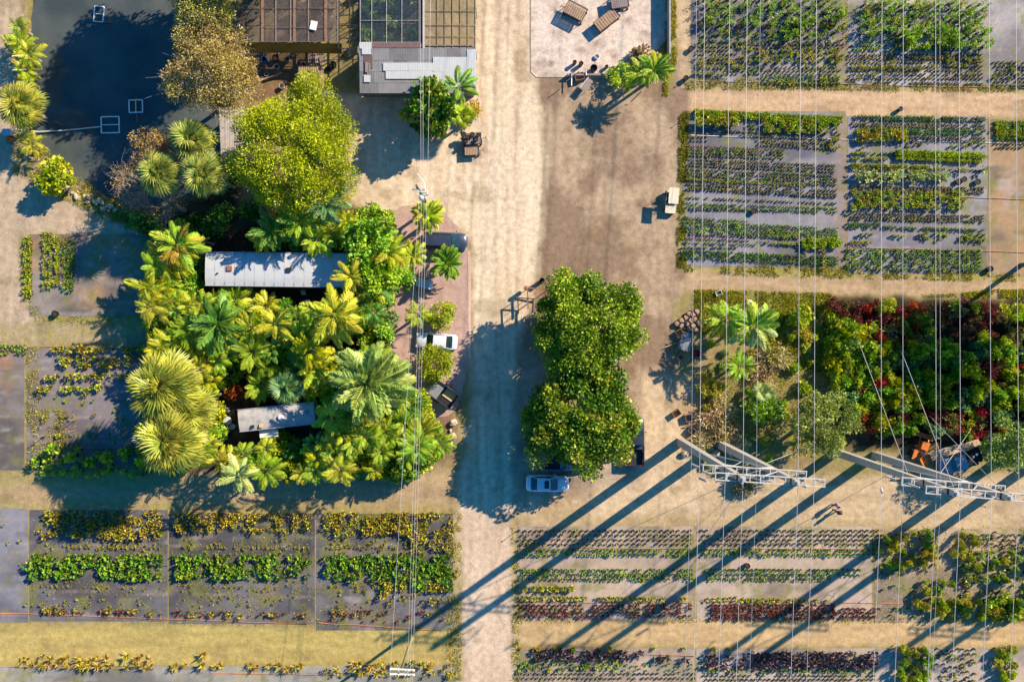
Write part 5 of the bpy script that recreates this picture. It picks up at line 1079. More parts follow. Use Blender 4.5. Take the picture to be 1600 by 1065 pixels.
# ---------------------------------------------------------------- vehicles
def car(name, desc, cat, px, py, ang, Lc, Wc, H, paint, kind='sedan', sunroof=False, rack=False):
    """front points along +X"""
    t = thing(name, desc, cat, px, py, .0, ang); hl, hw = Lc/2, Wc/2; belt = H*.60
    st = {'sedan': [(-1, .72, .55), (-.985, .84, .60), (-.93, .93, .66), (-.6, 1, .66), (-.1, 1, .64), (.35, 1, .62), (.6, .98, .58), (.85, .93, .52), (.96, .80, .46), (1, .62, .40)],
          'van': [(-1, .86, .62), (-.985, .95, .64), (-.9, 1, .64), (-.3, 1, .62), (.3, 1, .60), (.62, .98, .56), (.86, .93, .52), (.96, .80, .46), (1, .62, .42)],
          'pickup': [(-1, .92, .60), (-.99, .97, .62), (-.9, 1, .62), (-.3, 1, .62), (.3, 1, .62), (.62, 1, .60), (.88, .96, .57), (.965, .84, .50), (1, .66, .44)]}[kind]
    rows_ = []; V = []; F = []; nn = 11
    for (u, wv, zb) in st:
        w_ = hw*wv; z_ = zb*H; prof = [(-.92, .20), (-1, .34), (-1, .60), (-.97, .86), (-.86, .97), (0, 1.03), (.86, .97), (.97, .86), (1, .60), (1, .34), (.92, .20)]
        V += [(u*hl, a*w_, max(.2, b*z_) if b > .3 else .22) for a, b in prof]
    for i in range(len(st)-1):
        for k in range(nn-1): F.append((i*nn+k, (i+1)*nn+k, (i+1)*nn+k+1, i*nn+k+1))
    F.append(tuple(range(nn-1, -1, -1))[::-1]); F.append(tuple((len(st)-1)*nn+k for k in range(nn))[::-1])
    if kind == 'pickup': F = [f for f in F if not (min(V[i][0] for i in f) < -.14*Lc and max(V[i][0] for i in f) < -.02*Lc and max(V[i][0] for i in f) > -.49*Lc and all(abs(V[i][1]) < hw*.9 for i in f))]
    mb = MB(); mb.add(V, F); mb.build('body', paint, t, True)
    zb = H*.60
    if kind == 'sedan': g = [(-.78, .80), (-.50, .74), (.10, .74), (.42, .84)]; xs = (-.78, -.48, .12, .44)
    elif kind == 'van': xs = (-.97, -.90, .30, .62)
    else: xs = (-.14, -.08, .26, .46)
    bw, tw = hw*.90, hw*.72; x0, x1, x2, x3 = [v*hl for v in xs]; zr = H*.985
    base = [(x0, -bw*.92), (x3, -bw*.90), (x3, bw*.90), (x0, bw*.92)]; top = [(x1, -tw), (x2, -tw), (x2, tw), (x1, tw)]
    def quad(nm, pts, m): mb = MB(); mb.add(pts, [tuple(range(len(pts)))]); return mb.build(nm, m, t)
    mx = (x3+x2)/2
    # glass surfaces with slight crown, then pillars and roof in paint
    def curved(nm, A, B, m, n=6, bul=.06, axis=0):
        mb = MB(); V = []
        for i in range(n+1):
            u = i/n; c = 1-(2*u-1)**2
            a = Vector(A[0]).lerp(Vector(A[1]), u); b = Vector(B[0]).lerp(Vector(B[1]), u); s = 1 if A[0][0] > 0 or axis > 0 else -1
            a.x += axis*bul*c*2; b.x += axis*bul*c; V += [a, b]
        mb.add(V, [(2*i, 2*i+2, 2*i+3, 2*i+1) for i in range(n)]); return mb.build(nm, m, t, True)
    curved('windshield', ((x3, -bw*.86, zb), (x3, bw*.86, zb)), ((x2+.02, -tw*.94, zr-.02), (x2+.02, tw*.94, zr-.02)), M_glass, axis=1)
    curved('rear_window', ((x0, bw*.86, zb+.02), (x0, -bw*.86, zb+.02)), ((x1-.02, tw*.94, zr-.02), (x1-.02, -tw*.94, zr-.02)), M_glass, axis=-1)
    for s in (-1, 1):
        quad('side_window', [(x0+.12, s*bw*.955, zb), (x3-.15, s*bw*.955, zb), (x2-.02, s*tw*1.03, zr-.05), (x1+.05, s*tw*1.03, zr-.05)][::s], M_glass)
        for (a, b) in ((x0, x1), (x3, x2), ((x0+x3)/2, (x1+x2)/2)):
            mb = MB(); mb.tube([(a, s*bw*.93, zb-.02), (b, s*tw*.99, zr-.02)], .038, 4); mb.build('pillar', paint, t)
        mb = MB(); mb.box((mx+.1, s*(hw+.09), zb+.05), (.10, .20, .14)); mb.build('mirror', paint, t)
        mb = MB(); mb.box((hl*.935, s*hw*.66, H*.43), (.16, .36, .10), rz=-s*.35); mb.build('headlight', glassm('lamp_glass', (.5, .5, .5)) if 'lamp_glass' not in bpy.data.materials else bpy.data.materials['lamp_glass'], t)
        mb = MB(); mb.box((-hl*.968, s*hw*.70, H*.54), (.1, .36, .12), rz=s*.1); mb.build('tail_light', M_redp, t)
        for u in (-.60, .62):
            wh = MB(); wh.tube([(u*hl, s*(hw-.20), .33), (u*hl, s*(hw+.01), .33)], .33, 14); w_ = wh.build('wheel', M_rub, t)
            wh = MB(); wh.tube([(u*hl, s*(hw+.005), .33), (u*hl, s*(hw+.025), .33)], .19, 10); wh.build('rim', M_galv, w_)
    mb = MB(); V = []; nx, ny = 5, 7
    for i in range(nx):
        for j in range(ny):
            u = i/(nx-1); v = j/(ny-1)*2-1; V.append((x1-.03+(x2-x1+.06)*u, v*tw*1.04, zr+.035*(1-v*v)+.02*(1-(2*u-1)**2)-(.03 if abs(v) > .99 else 0)))
    mb.add(V, [(i*ny+j, (i+1)*ny+j, (i+1)*ny+j+1, i*ny+j+1) for i in range(nx-1) for j in range(ny-1)]); rf = mb.build('roof', paint, t, True)
    if sunroof: mb = MB(); mb.box((x1+(x2-x1)*.72, 0, zr+.055), (.50, .86, .02)); mb.build('sunroof', M_glass, t)
    if rack:
        for s in (-1, 1): mb = MB(); mb.tube([(x1+.1, s*tw*.9, zr+.05), (x2-.1, s*tw*.9, zr+.05)], .025, 5); mb.build('roof_rail', M_dkst, t)
    if kind == 'pickup':
        a, b = -.965*hl, -.16*hl
        mb = MB(); mb.box(((a+b)/2, 0, H*.34), (b-a, Wc*.84, .04)); mb.build('bed_floor', M_dkst, t)
        for s in (-1, 1): mb = MB(); mb.box(((a+b)/2, s*hw*.90, H*.49), (b-a, .10, H*.30)); mb.build('bed_side', paint, t)
        mb = MB(); mb.box((a, 0, H*.49), (.07, Wc*.82, H*.30)); mb.build('tailgate', paint, t)
    # door and hood shut lines as thin dark gaps
    for xx in (((x0+x3)/2), x3-.05):
        for s in (-1, 1): mb = MB(); mb.box((xx, s*hw*.996, H*.40), (.014, .02, H*.32)); mb.build('door_gap', M_dkst, t)
    if kind != 'van' or True:
        mb = MB(); 
        for s in (-1, 1): mb.box((x3+(hl-x3)*.46, s*hw*.76, H*.565), ((hl-x3)*.7, .015, .012), tilt=(0, .10))
        mb.build('hood_gap', M_dkst, t)
    return t
car('parked_car', 'white sedan with dark sunroof parked below the tree shade', 'car', 855, 753, -.02, 4.75, 1.84, 1.45, P_white, sunroof=True)
car('parked_car', 'white sedan on the brick drive next to the round bush', 'car', 683, 533, math.pi-.07, 4.6, 1.80, 1.44, P_white)
car('parked_car', 'navy minivan on the brick drive nose towards the sandy road', 'car', 697, 378, .03-.07, 4.85, 1.95, 1.7, P_navy, 'van', rack=True)
car('parked_car', 'dark hatchback poking its nose out west of the shady trees', 'car', 851, 667, math.pi, 4.5, 1.85, 1.6, P_black, 'van')
car('pickup_truck', 'dark pickup parked at the east side of the shady trees', 'pickup truck', 991, 688, math.pi/2, 5.4, 2.0, 1.8, P_black, 'pickup')
car('pickup_truck', 'blue pickup with open bed half hidden under the shady trees', 'pickup truck', 885, 719, 0, 5.2, 1.95, 1.75, P_blue, 'pickup')
# tan golf cart
t = thing('golf_cart', 'tan-roofed golf cart standing alone on the dirt lot', 'golf cart', 1047, 315, 0, -.08)
for k in range(3): mb = MB(); mb.box((-.37+k*.37, .30, 1.88+.02*(k % 2)), (.355, 1.75, .06)); mb.build('roof_panel', P_tan, t)
mb = MB(); mb.box((0, -.15, .45), (1.15, 2.5, .3)); mb.box((0, 1.0, .68), (1.1, .45, .3)); mb.build('body', P_tan, t)
for y in (-.15, .55): mb = MB(); mb.box((0, y, .72), (1.05, .5, .14)); mb.box((0, y+.24, .98), (1.05, .08, .4)); mb.build('seat', M_blk, t)
for x in (-.5, .5):
    for y in (-.5, 1.1): mb = MB(); mb.tube([(x, y, .5), (x, y*.98, 1.86)], .022, 5); mb.build('roof_post', M_dkst, t)
    for y in (-1.05, .85): mb = MB(); mb.tube([(x*1.0, y, .24), (x*1.28, y, .24)], .24, 10); mb.build('wheel', M_rub, t)
mb = MB(); mb.tube([(-.25, -.75, .6), (-.25, -.45, .95)], .02, 5); mb.lathe((-.25, -.42, .95), [(.16, 0), (.18, .02), (.16, .04)], 10); mb.build('steering_wheel', M_dkst, t)
mb = MB(); mb.box((0, -1.35, .40), (1.0, .18, .16)); mb.build('bumper', M_dkst, t)
# dump trailer
t = thing('utility_trailer', 'dark box trailer with a plywood sheet in its bed on the brick drive', 'trailer', 694, 615, 0, -.62)
mb = MB(); mb.box((0, 0, .5), (3.0, 1.8, .08)); mb.build('floor', M_dkst, t)
for s in (-1, 1): mb = MB(); mb.box((0, s*.93, .85), (3.0, .06, .7)); mb.build('side', M_dkst, t)
mb = MB(); mb.box((1.5, 0, .85), (.06, 1.8, .7)); mb.build('front_board', M_dkst, t); mb = MB(); mb.box((-1.75, 0, .65), (1.1, 1.7, .07), tilt=(0, -.9)); mb.build('ramp', M_tarp, t)
mb = MB(); mb.box((-.9, 0, .98), (1.1, 1.76, .05)); mb.build('deck_cover', M_tarp, t)
for s in (-1, 1): mb = MB(); mb.tube([(-.2, s*.96, .33), (-.2, s*1.18, .33)], .33, 12); mb.build('wheel', M_rub, t)
mb = MB(); mb.tube([(1.5, .5, .45), (2.5, 0, .42)], .05, 5); mb.tube([(1.5, -.5, .45), (2.5, 0, .42)], .05, 5); mb.build('drawbar', M_dkst, t)
x, y = W(703, 616, .7); mb = MB(); mb.box((0, 0, 0), (1.35, 1.15, .03)); solo(mb.build('plywood_sheet', M_ply, None, loc=(x, y, .62), rz=-.62), 'pale plywood sheet lying in the dark box trailer', 'sheet', 703, 616)
# covered small cart by the drive
t = thing('utility_cart', 'small white cart with grey cover under the feather palm on the drive', 'cart', 664, 444, 0, -.25)
mb = MB(); mb.box((0, 0, .5), (1.8, .95, .35)); mb.box((.75, 0, .75), (.3, .9, .25)); mb.build('body', M_white, t); mb = MB(); mb.box((-.15, 0, .86), (1.3, 1.0, .05)); mb.build('cover', M_galv, t)
for x in (-.6, .6):
    for y in (-.48, .48): mb = MB(); mb.tube([(x, y-.06, .22), (x, y+.06, .22)], .22, 10); mb.build('wheel', M_rub, t)
# plant carts
def plant_cart(px, py, ang, w_, l_, z, m, desc, pots=0, wheels=True):
    x, y = W(px, py, z); t = reg(empty('plant_cart', (x, y, 0), ang), desc, px, py, 'cart'); n = 9
    for k in range(n): mb = MB(); mb.box((-l_/2+(k+.5)*l_/n, 0, z+.006*(k % 2)), (l_/n*.80, w_, .035)); mb.build('deck_slat', m, t)
    for s in (-1, 1):
        mb = MB(); mb.box((0, s*w_/2, z+.02), (l_, .05, .09)); mb.build('side_rail', M_dkst, t); mb = MB(); mb.box((s*l_/2, 0, z+.02), (.05, w_, .09)); mb.build('end_rail', M_dkst, t)
        for u in (-1, 1):
            mb = MB(); mb.box((u*l_*.46, s*w_*.46, z*.55), (.05, .05, z*.9)); mb.build('leg', M_dkst, t)
            if wheels: mb = MB(); mb.tube([(u*l_*.46, s*w_*.46-.04, .14), (u*l_*.46, s*w_*.46+.04, .14)], .14, 9); mb.build('wheel', M_rub, t)
    mb = MB(); mb.tube([(l_/2, 0, z*.6), (l_/2+.55, .12, z*.5)], .03, 5); mb.tube([(l_/2+.55, -.1, z*.5), (l_/2+.55, .34, z*.5)], .025, 5); mb.build('handle', M_dkst, t)
    mb = MB(); mb.box((0, 0, z*.35), (l_*.92, w_*.9, .03)); mb.build('lower_shelf', M_dkst, t); return t
plant_cart(899, 17, 2.66, 1.5, 2.35, .95, M_wood, 'slatted wooden plant cart on the concrete pad, westernmost')
plant_cart(948, 31, .66, 1.3, 2.8, .85, M_wood, 'slatted wooden plant cart slanting across the middle of the concrete pad')
plant_cart(968, 2, .15, 1.5, 1.9, .95, M_plank, 'plant cart cut by the top edge on the concrete pad')
plant_cart(738, 217, .08, 1.2, 1.95, .7, M_plank, 'dark cart loaded with black pots beside the sandy road')
plant_cart(737, 236, .05, .95, 1.55, .6, M_wood, 'small steel cart below the pot-loaded cart at the sandy road')
def potobj(px, py, r, h, desc, z0=0, full=True, m=M_blk, name='nursery_pot', cat='pot', soil=None):
    x, y = W(px, py, z0+h); t = reg(empty(name, (x, y, z0)), desc, px, py, cat); mb = MB()
    mb.lathe((0, 0, 0), [(.001, .01), (r*.8, 0), (r, h), (r*1.06, h), (r*1.06, h-.05), (r*.98, h-.05)] if False else [(.001, .01), (r*.8, 0), (r, h*.93), (r*1.07, h*.93), (r*1.07, h), (r*.93, h), (r*.9, h*.8)], 12); mb.build('rim', m, t)
    if full: mb = MB(); mb.lathe((0, 0, 0), [(r*.92, h*.84), (r*.5, h*.9), (.001, h*.92)], 10); mb.build('soil', soil or M_potsoil, t)
for i, (a, b, r) in enumerate([(724, 210, .3), (731, 214, .24), (738, 210, .26), (744, 218, .22), (728, 221, .2), (747, 211, .2)]): potobj(a, b, r, .32, 'black pot standing on the loaded cart by the sandy road', .72)
for i, (a, b, r, h, d) in enumerate([(898, 97, .22, .7, 'black pot at the south edge of the concrete pad, westernmost'), (908, 99, .24, .7, 'tall black pot at the pad edge just right of the westernmost'), (928, 106, .38, .8, 'widest black barrel at the south edge of the concrete pad'), (948, 104, .2, .5, 'small dark pot at the pad edge nearest the lime bush'),
    (847, 438, .28, .95, 'black barrel alone at the upper corner of the rusty steel frame'), (933, 88, .28, .3, 'pale bucket lying north of the pad edge barrels'), (412, 92, .3, .9, 'blue barrel in the shaded work yard'), (520, 101, .38, .5, 'large black tub by the pipe frame post'), (512, 108, .3, .2, 'grey shallow basin beside the large black tub'),
    (85, 490, .34, .5, 'round dark green tub on the cloth left of the grove'), (1408, 170, .26, .5, 'lone dark pot standing on the upper right dirt lane'), (1168, 884, .3, .5, 'lone black pot among the bottom right beds'), (1178, 330, .3, .4, 'lone black pot in the left column of the middle right bed'), (1072, 122, .3, .5, 'blue grey bucket at the corner of the upper right beds'), (1080, 76, .3, .4, 'dark pot at the lane edge of the upper right beds'),
    (1548, 420, .32, .5, 'black tub at the lower end of the right column'), (1498, 283, .3, .35, 'black pot lying right of the pale bushy row, first'), (1507, 280, .3, .35, 'black pot lying right of the pale bushy row, middle'), (1528, 284, .34, .35, 'black pot lying right of the pale bushy row, last'), (894, 58+800, .0001, .0001, '')]):
    if d: potobj(a, b, r, h, d, m=M_blue if 'blue barrel' in d else M_blk if 'pale bucket' not in d else M_white, full='barrel' not in d, name='barrel' if 'barrel' in d else 'nursery_pot', cat='barrel' if 'barrel' in d else 'pot')
M_tansoil = mat('tan_soil', alb(190, 150, 116), .95, var=.3)
for i, (a, b) in enumerate([(1090, 486), (1084, 491), (1078, 490), (1086, 498), (1073, 496), (1080, 500), (1066, 500), (1074, 505), (1092, 504), (1084, 509), (1066, 508), (1059, 505), (1088, 515), (1078, 514)]): potobj(a, b, .34, .38, 'black pot of tan soil in the heap at the garden corner', soil=M_tansoil)
# ---------------------------------------------------------------- yard clutter
def crate(px, py, z, dx, dy, dz, rz, m, desc, name='crate', cat='crate'):
    x, y = W(px, py, z); t = reg(empty(name, (x, y, z), rz), desc, px, py, cat)
    mb = MB(); mb.box((0, 0, .02), (dx, dy, .03)); mb.build('base', m, t)
    for s in (-1, 1): mb = MB(); mb.box((s*(dx/2-.02), 0, dz/2+.03), (.03, dy, dz)); mb.build('side', m, t); mb = MB(); mb.box((0, s*(dy/2-.02), dz/2+.03), (dx-.08, .03, dz)); mb.build('end', m, t)
crate(1060, 520, 0, .8, .7, .4, .5, M_wood, 'tan wooden crate at the west end of the pot heap'); crate(1088, 552, 0, .55, .8, .4, .1, M_redp, 'bright red plastic crate in the shade below the pot heap')
crate(1062, 558, 0, .6, .6, .5, .7, M_plank, 'small grey crate southwest of the bright red crate'); crate(1056, 645, 0, .9, .7, .5, .6, M_wood, 'wooden crate at the lot edge above the left tower'); crate(1075, 652, 0, .8, .8, .5, .2, M_plank, 'grey crate right of the wooden crate above the left tower'); crate(1080, 672, 0, .6, .8, .5, .9, M_plank, 'lower grey crate above the left tower base')
crate(1122, 458, 0, .7, .5, .3, .4, M_white, 'whitish bin lying on the green verge'); crate(905, 122, 0, 1.0, .8, .6, .2, M_wood, 'wooden crate below the pad edge pots'); crate(476, 103, 0, .5, .5, .5, .5, M_plank, 'grey crate next to the slatted rack')
def tarpobj(pts, z, m, desc, name='tarp', cat='tarp'):
    cx = sum(p[0] for p in pts)/4; cy = sum(p[1] for p in pts)/4; P = [Vector((*W(a, b, z), 0)) for a, b in pts]; mb = MB(); n = 8; V = []
    for i in range(n+1):
        for j in range(n+1):
            u, v = i/n, j/n; p = P[0].lerp(P[1], u).lerp(P[3].lerp(P[2], u), v); V.append((p.x, p.y, z+.05*math.sin(u*9)*math.cos(v*7)+rgv.uniform(-.02, .02)))
    mb.add(V, [(i*(n+1)+j, i*(n+1)+j+1, (i+1)*(n+1)+j+1, (i+1)*(n+1)+j) for i in range(n) for j in range(n)]); return solo(mb.build(name, m, None, True), desc, cat, cx, cy)
tarpobj([(1068, 518), (1086, 522), (1076, 550), (1058, 544)], .7, M_tarp, 'grey tarp draped over a stack beside the pot heap')
def beam(name, pts, r, m, desc, cat, n=5): 
    mb = MB(); mb.tube([(*W(a, b, z), z) for a, b, z in pts], r, n); a, b, z = pts[len(pts)//2]; return solo(mb.build(name, m, None, True), desc, cat, a, b)
beam('wooden_pole', [(1040, 542, .3), (1064, 533, .5)], .05, M_wood, 'wooden pole sticking out from the grey tarp stack', 'pole')
beam('wooden_pole', [(1056, 550, .4), (1062, 534, .6), (1064, 522, .5)], .05, M_wood, 'crooked pole leaning on the grey tarp stack', 'pole')
beam('wooden_pole', [(390, 128, .2), (436, 118, .3)], .08, M_wood, 'pale timber lying in the work yard, upper', 'timber'); beam('wooden_pole', [(394, 131, .2), (440, 114, .5)], .07, M_wood, 'slanting timber lying across the other in the work yard', 'timber'); beam('wooden_pole', [(386, 124, .2), (412, 121, .2)], .07, M_white, 'short white pipe in the work yard', 'pipe')
for i, (a, b, c, d) in enumerate([(893, 112, 893, 134), (915, 108, 916, 118)]): beam('white_board', [(a, b, .7), (c, d, .7)], .06, M_white, ['long white pipe standing out below the pad edge pots', 'short white board beside the widest barrel'][i], 'pipe')
beam('crane_arm', [(884, 128, 1.4), (905, 112, 1.5)], .05, M_dkst, 'dark rod reaching down-left from the pad edge pots', 'rod'); beam('crane_arm', [(1002, 143, 1.2), (985, 160, .2)], .05, M_dkst, 'bent dark rod below the pad corner palms', 'rod')
t = thing('work_bench', 'grey metal bench frame south of the pad edge', 'bench', 916, 136, 0, .9)
mb = MB(); mb.box((0, 0, .8), (1.4, .65, .05)); mb.build('top', M_plank, t)
for sx in (-.6, .6):
    for sy in (-.27, .27): mb = MB(); mb.box((sx, sy, .4), (.05, .05, .8)); mb.build('leg', M_galv, t)
mb = MB(); mb.box((0, .38, .83), (1.5, .06, .06)); mb.build('rail', M_white, t)
t = thing('wooden_ladder', 'grey ladder lying in the shade south of the west shade house', 'ladder', 404, 80, .15)
for s in (-1, 1): mb = MB(); mb.box((0, s*.45, .05), (2.0, .06, .08)); mb.build('stile', M_plank, t)
for k in range(8): mb = MB(); mb.box((-.9+k*.257, 0, .05), (.05, .86, .05)); mb.build('rung', M_plank, t)
t = thing('pallet_stack', 'broken grey pallets piled beside the slatted rack', 'pallet', 496, 94, 0, .1)
for k in range(9): mb = MB(); mb.box((-.85+k*.2, rgv.uniform(-.1, .1), .45+rgv.uniform(0, .1)), (.11, 1.05, .03), rz=rgv.uniform(-.25, .25)); mb.build('plank', M_plank, t)
for y in (-.4, 0, .4): mb = MB(); mb.box((0, y, .36), (1.9, .09, .1)); mb.build('bearer', M_plank, t)
for k, (a, b) in enumerate([(432, 104), (416, 116), (446, 128), (440, 134), (404, 108), (386, 112), (470, 98), (430, 90), (449, 92), (456, 84)]):
    potobj(a, b, rgv.uniform(.2, .36), rgv.uniform(.3, .6), 'old tub in the clutter of the work yard', m=rgv.choice([M_blk, M_galv, M_tarp]), name='tub', cat='tub')
beam('water_pipe', [(434, 76, .8), (436, 86, .8), (438, 81, .8), (464, 81, .8)], .035, M_pvc, 'white water pipe in the shade by the blue barrel', 'pipe')
# rusty frame next to the dense tree
t = thing('steel_frame', 'rusty and black steel frame lying against the dense tree', 'frame', 828, 468); L = t.location
def fb(x0, y0, x1, y1, z, r, m, nm='bar'):
    a = W(x0, y0, z); b = W(x1, y1, z); mb = MB(); mb.tube([(a[0]-L.x, a[1]-L.y, z), (b[0]-L.x, b[1]-L.y, z)], r, 4); mb.build(nm, m, t)
fb(826, 449, 856, 455, 1.2, .09, M_rust); fb(824, 448, 825, 482, 1.2, .10, M_rust); fb(808, 465, 835, 467, 1.3, .08, M_dkst); fb(809, 465, 810, 490, 1.3, .08, M_dkst); fb(833, 467, 832, 488, 1.3, .10, M_dkst)
for (a, b, c, d) in ((809, 478, 838, 456), (810, 487, 846, 458)): fb(a, b, c, d, 1.1, .03, M_rust, 'brace')
for (x, y) in ((809, 466), (834, 467), (810, 489), (832, 487), (826, 449), (852, 455)):
    a = W(x, y, 1.2); mb = MB(); mb.tube([(a[0]-L.x, a[1]-L.y, 0), (a[0]-L.x, a[1]-L.y, 1.25)], .045, 5); mb.build('post', M_dkst, t)
a = W(822, 450, 1.0); mb = MB(); mb.lathe((a[0]-L.x, a[1]-L.y, .5), [(.001, 0), (.24, 0), (.24, .75), (.18, .85), (.001, .85)], 10); mb.build('tank', M_rust, t)
# pond frames
def pond_frame(px, py, wx, wy, rz, desc, pm, bars='x'):
    x, y = W(px, py, -.3); t = reg(empty('pond_frame', (x, y, -.34), rz), desc, px, py, 'pipe frame')
    for s in (-1, 1):
        mb = MB(); mb.tube([(-wx/2, s*wy/2, 0), (wx/2, s*wy/2, 0)], .07, 6); mb.build('pipe', M_pvc, t); mb = MB(); mb.tube([(s*wx/2, -wy/2, 0), (s*wx/2, wy/2, 0)], .07, 6); mb.build('pipe', M_pvc, t)
    mb = MB(); mb.tube([(-wx/2, 0, .02), (wx/2, 0, .02)] if bars == 'x' else [(0, -wy/2, .02), (0, wy/2, .02)], .05, 6); mb.build('pipe', M_pvc, t)
    mb = MB(); mb.tube([(*p, .0) for p in pm], .06, 6); mb.build('suction_pipe', M_rust, t)
pond_frame(154, 22, 1.05, 1.7, -.08, 'small white pipe frame floating near the top of the pond', [(-.3, -.82), (1.6, -.85)])
pond_frame(212, 166, 1.5, 1.4, .03, 'square white pipe frame with rusty pipe in the middle of the pond', [(.08, 1.2), (.1, -1.95)], 'y')
pond_frame(172, 195, 2.0, 1.8, .02, 'largest white pipe frame at the lower end of the pond', [(-1.0, -.2), (-1.5, -.25)])
beam('suction_hose', [(30, 203, .1), (60, 206, -.2), (100, 204, -.33), (158, 198, -.33)], .07, M_pvc, 'long pale hose from the bank pump to the largest pond frame', 'hose')
t = thing('water_pump', 'rusty orange water pump on the west bank of the pond', 'pump', 17, 212)
mb = MB(); mb.box((0, .2, .45), (.9, .7, .7)); mb.build('housing', M_galv, t); mb = MB(); mb.lathe((.05, -.45, .1), [(.001, 0), (.3, 0), (.3, .45), (.001, .5)], 10); mb.build('motor', M_orng, t)
mb = MB(); mb.tube([(.2, .3, .4), (.9, .6, .35)], .1, 8); mb.build('outlet', M_pvc, t)
for s in (-1, 1): mb = MB(); mb.box((s*.35, -.1, .06), (.12, 1.6, .12)); mb.build('skid', M_wood, t)
# rocks
def rock(px, py, r, desc, group):
    x, y = W(px, py); mb = MB(); mb.blob((0, 0, r*.35), (r, r*rgv.uniform(.6, .9), r*rgv.uniform(.5, .8)), 0, 8, 6, .22, rgv)
    o = mb.build('rock', M_rock, None, loc=(x, y, 0), rz=rgv.uniform(0, 6)); solo(o, desc, 'rock', px, py, group)
for a, b, r in ((709, 660, .5), (707, 682, .5), (704, 673, .25), (706, 691, .22), (700, 700, .25)): rock(a, b, r, 'limestone boulder beside the shaded road edge', 'boulders at the south end of the brick drive')
for k in range(26):
    u = k/25; a = 100+u*82+rgv.uniform(-3, 3); b = 296+u*34+rgv.uniform(-5, 5); rock(a, b, rgv.uniform(.16, .36), 'pale stone in the bank south of the pond', 'stones along the pond bank')
for k in range(18): u = k/17; rock(30+rgv.uniform(-4, 4)+8*math.sin(u*6), 40+u*100, rgv.uniform(.14, .3), 'pale stone on the west bank of the pond', 'stones along the pond west bank')
for k in range(6): rock(46+rgv.uniform(-8, 8), 250+rgv.uniform(-14, 14), rgv.uniform(.12, .25), 'pale stone near the water pump', 'stones near the water pump')
for (a, b, r) in ((1118, 708, .55), (1127, 715, .45), (1070, 708, .55), (1134, 702, .4), (1098, 688, .4)): rock(a, b, r, 'tan boulder at the feet of the left tower poles', 'boulders by the left tower')
# ---------------------------------------------------------------- backhoe and scrap truck by the second tower
t = thing('backhoe_loader', 'rusty orange backhoe behind the second tower base', 'backhoe', 1432, 706, 0, -.35)
mb = MB(); mb.box((0, .1, .8), (1.0, 1.7, .6)); mb.build('chassis', M_orng, t); mb = MB(); mb.box((0, .9, 1.1), (.8, .9, .45)); mb.build('hood', M_orng, t)
mb = MB(); mb.box((0, 0, 1.25), (.5, .45, .12)); mb.box((0, -.22, 1.5), (.5, .08, .4)); mb.build('seat', M_rub, t)
mb = MB(); mb.tube([(.05, -.6, 1.0), (.25, -1.3, 1.9), (.35, -2.0, 1.2)], .13, 4); mb.build('boom', M_orng, t); mb = MB(); mb.tube([(.35, -2.0, 1.2), (.45, -2.3, .5)], .10, 4); mb.build('stick', M_orng, t)
mb = MB(); mb.box((.45, -2.35, .35), (.5, .35, .4), tilt=(.5, 0)); mb.build('bucket', M_rust, t); mb = MB(); mb.box((0, 2.0, .4), (1.9, .5, .55), tilt=(.3, 0)); mb.build('front_bucket', M_rust, t)
for s in (-1, 1):
    mb = MB(); mb.tube([(s*.45, .6, .9), (s*.5, 1.9, .5)], .08, 4); mb.build('loader_arm', M_orng, t); mb = MB(); mb.tube([(s*.62, -.35, .55), (s*.98, -.35, .55)], .55, 14); mb.build('rear_wheel', M_rub, t)
    mb = MB(); mb.tube([(s*.58, 1.05, .36), (s*.82, 1.05, .36)], .36, 12); mb.build('front_wheel', M_rub, t); mb = MB(); mb.tube([(s*.8, -.6, .8), (s*1.2, -.9, .15)], .07, 4); mb.build('stabilizer', M_orng, t); mb = MB(); mb.box((s*.7, -.35, 1.15), (.42, 1.1, .06)); mb.build('fender', M_orng, t)
t = thing('scrap_truck', 'derelict grey truck with missing bed right of the orange backhoe', 'truck', 1490, 716, 0, .30)
mb = MB(); mb.box((-1.6, -.25, .85), (1.3, 1.75, .5)); mb.build('hood', mat('oxidised_grey', alb(150, 150, 160), .6, var=.3), t)
mb = MB(); mb.box((-.05, -.25, 1.5), (1.2, 1.6, .08)); mb.build('cab_roof', mat('oxidised_blue', alb(140, 160, 172), .5, var=.3), t)
mb = MB(); mb.add([(-1.0, -1.05, 1.08), (-1.0, .55, 1.08), (-.65, .5, 1.5), (-.65, -1.0, 1.5)], [(0, 3, 2, 1)]); mb.build('windshield', M_glass, t)
mb = MB(); mb.box((-.1, -.25, .85), (1.7, 1.75, .5)); mb.build('cab_body', bpy.data.materials['oxidised_grey'], t)
mb = MB(); mb.box((1.8, .3, .55), (2.6, .1, .16)); mb.box((1.8, -.7, .55), (2.6, .1, .16)); mb.build('chassis_rail', M_dkst, t); mb = MB(); mb.box((1.75, -.2, .62), (2.0, 1.6, .05)); mb.build('bed_floor', M_dkst, t)
for k in range(9): mb = MB(); mb.blob((1.0+rgv.uniform(0, 1.8), -.2+rgv.uniform(-.7, .7), .8), (.25, .18, .18), 0, 6, 4, .2, rgv); mb.build('scrap_piece', rgv.choice([M_dkst, M_rub, M_galv]), t)
for xx in (-1.7, 1.9):
    for s in (-1, 1): mb = MB(); mb.tube([(xx, -.25+s*.75, .38), (xx, -.25+s*1.0, .38)], .38, 12); mb.build('wheel', M_rub, t)
mb = MB(); mb.box((2.9, -.2, 1.0), (.05, 1.7, .8)); mb.build('tail_frame', M_dkst, t)
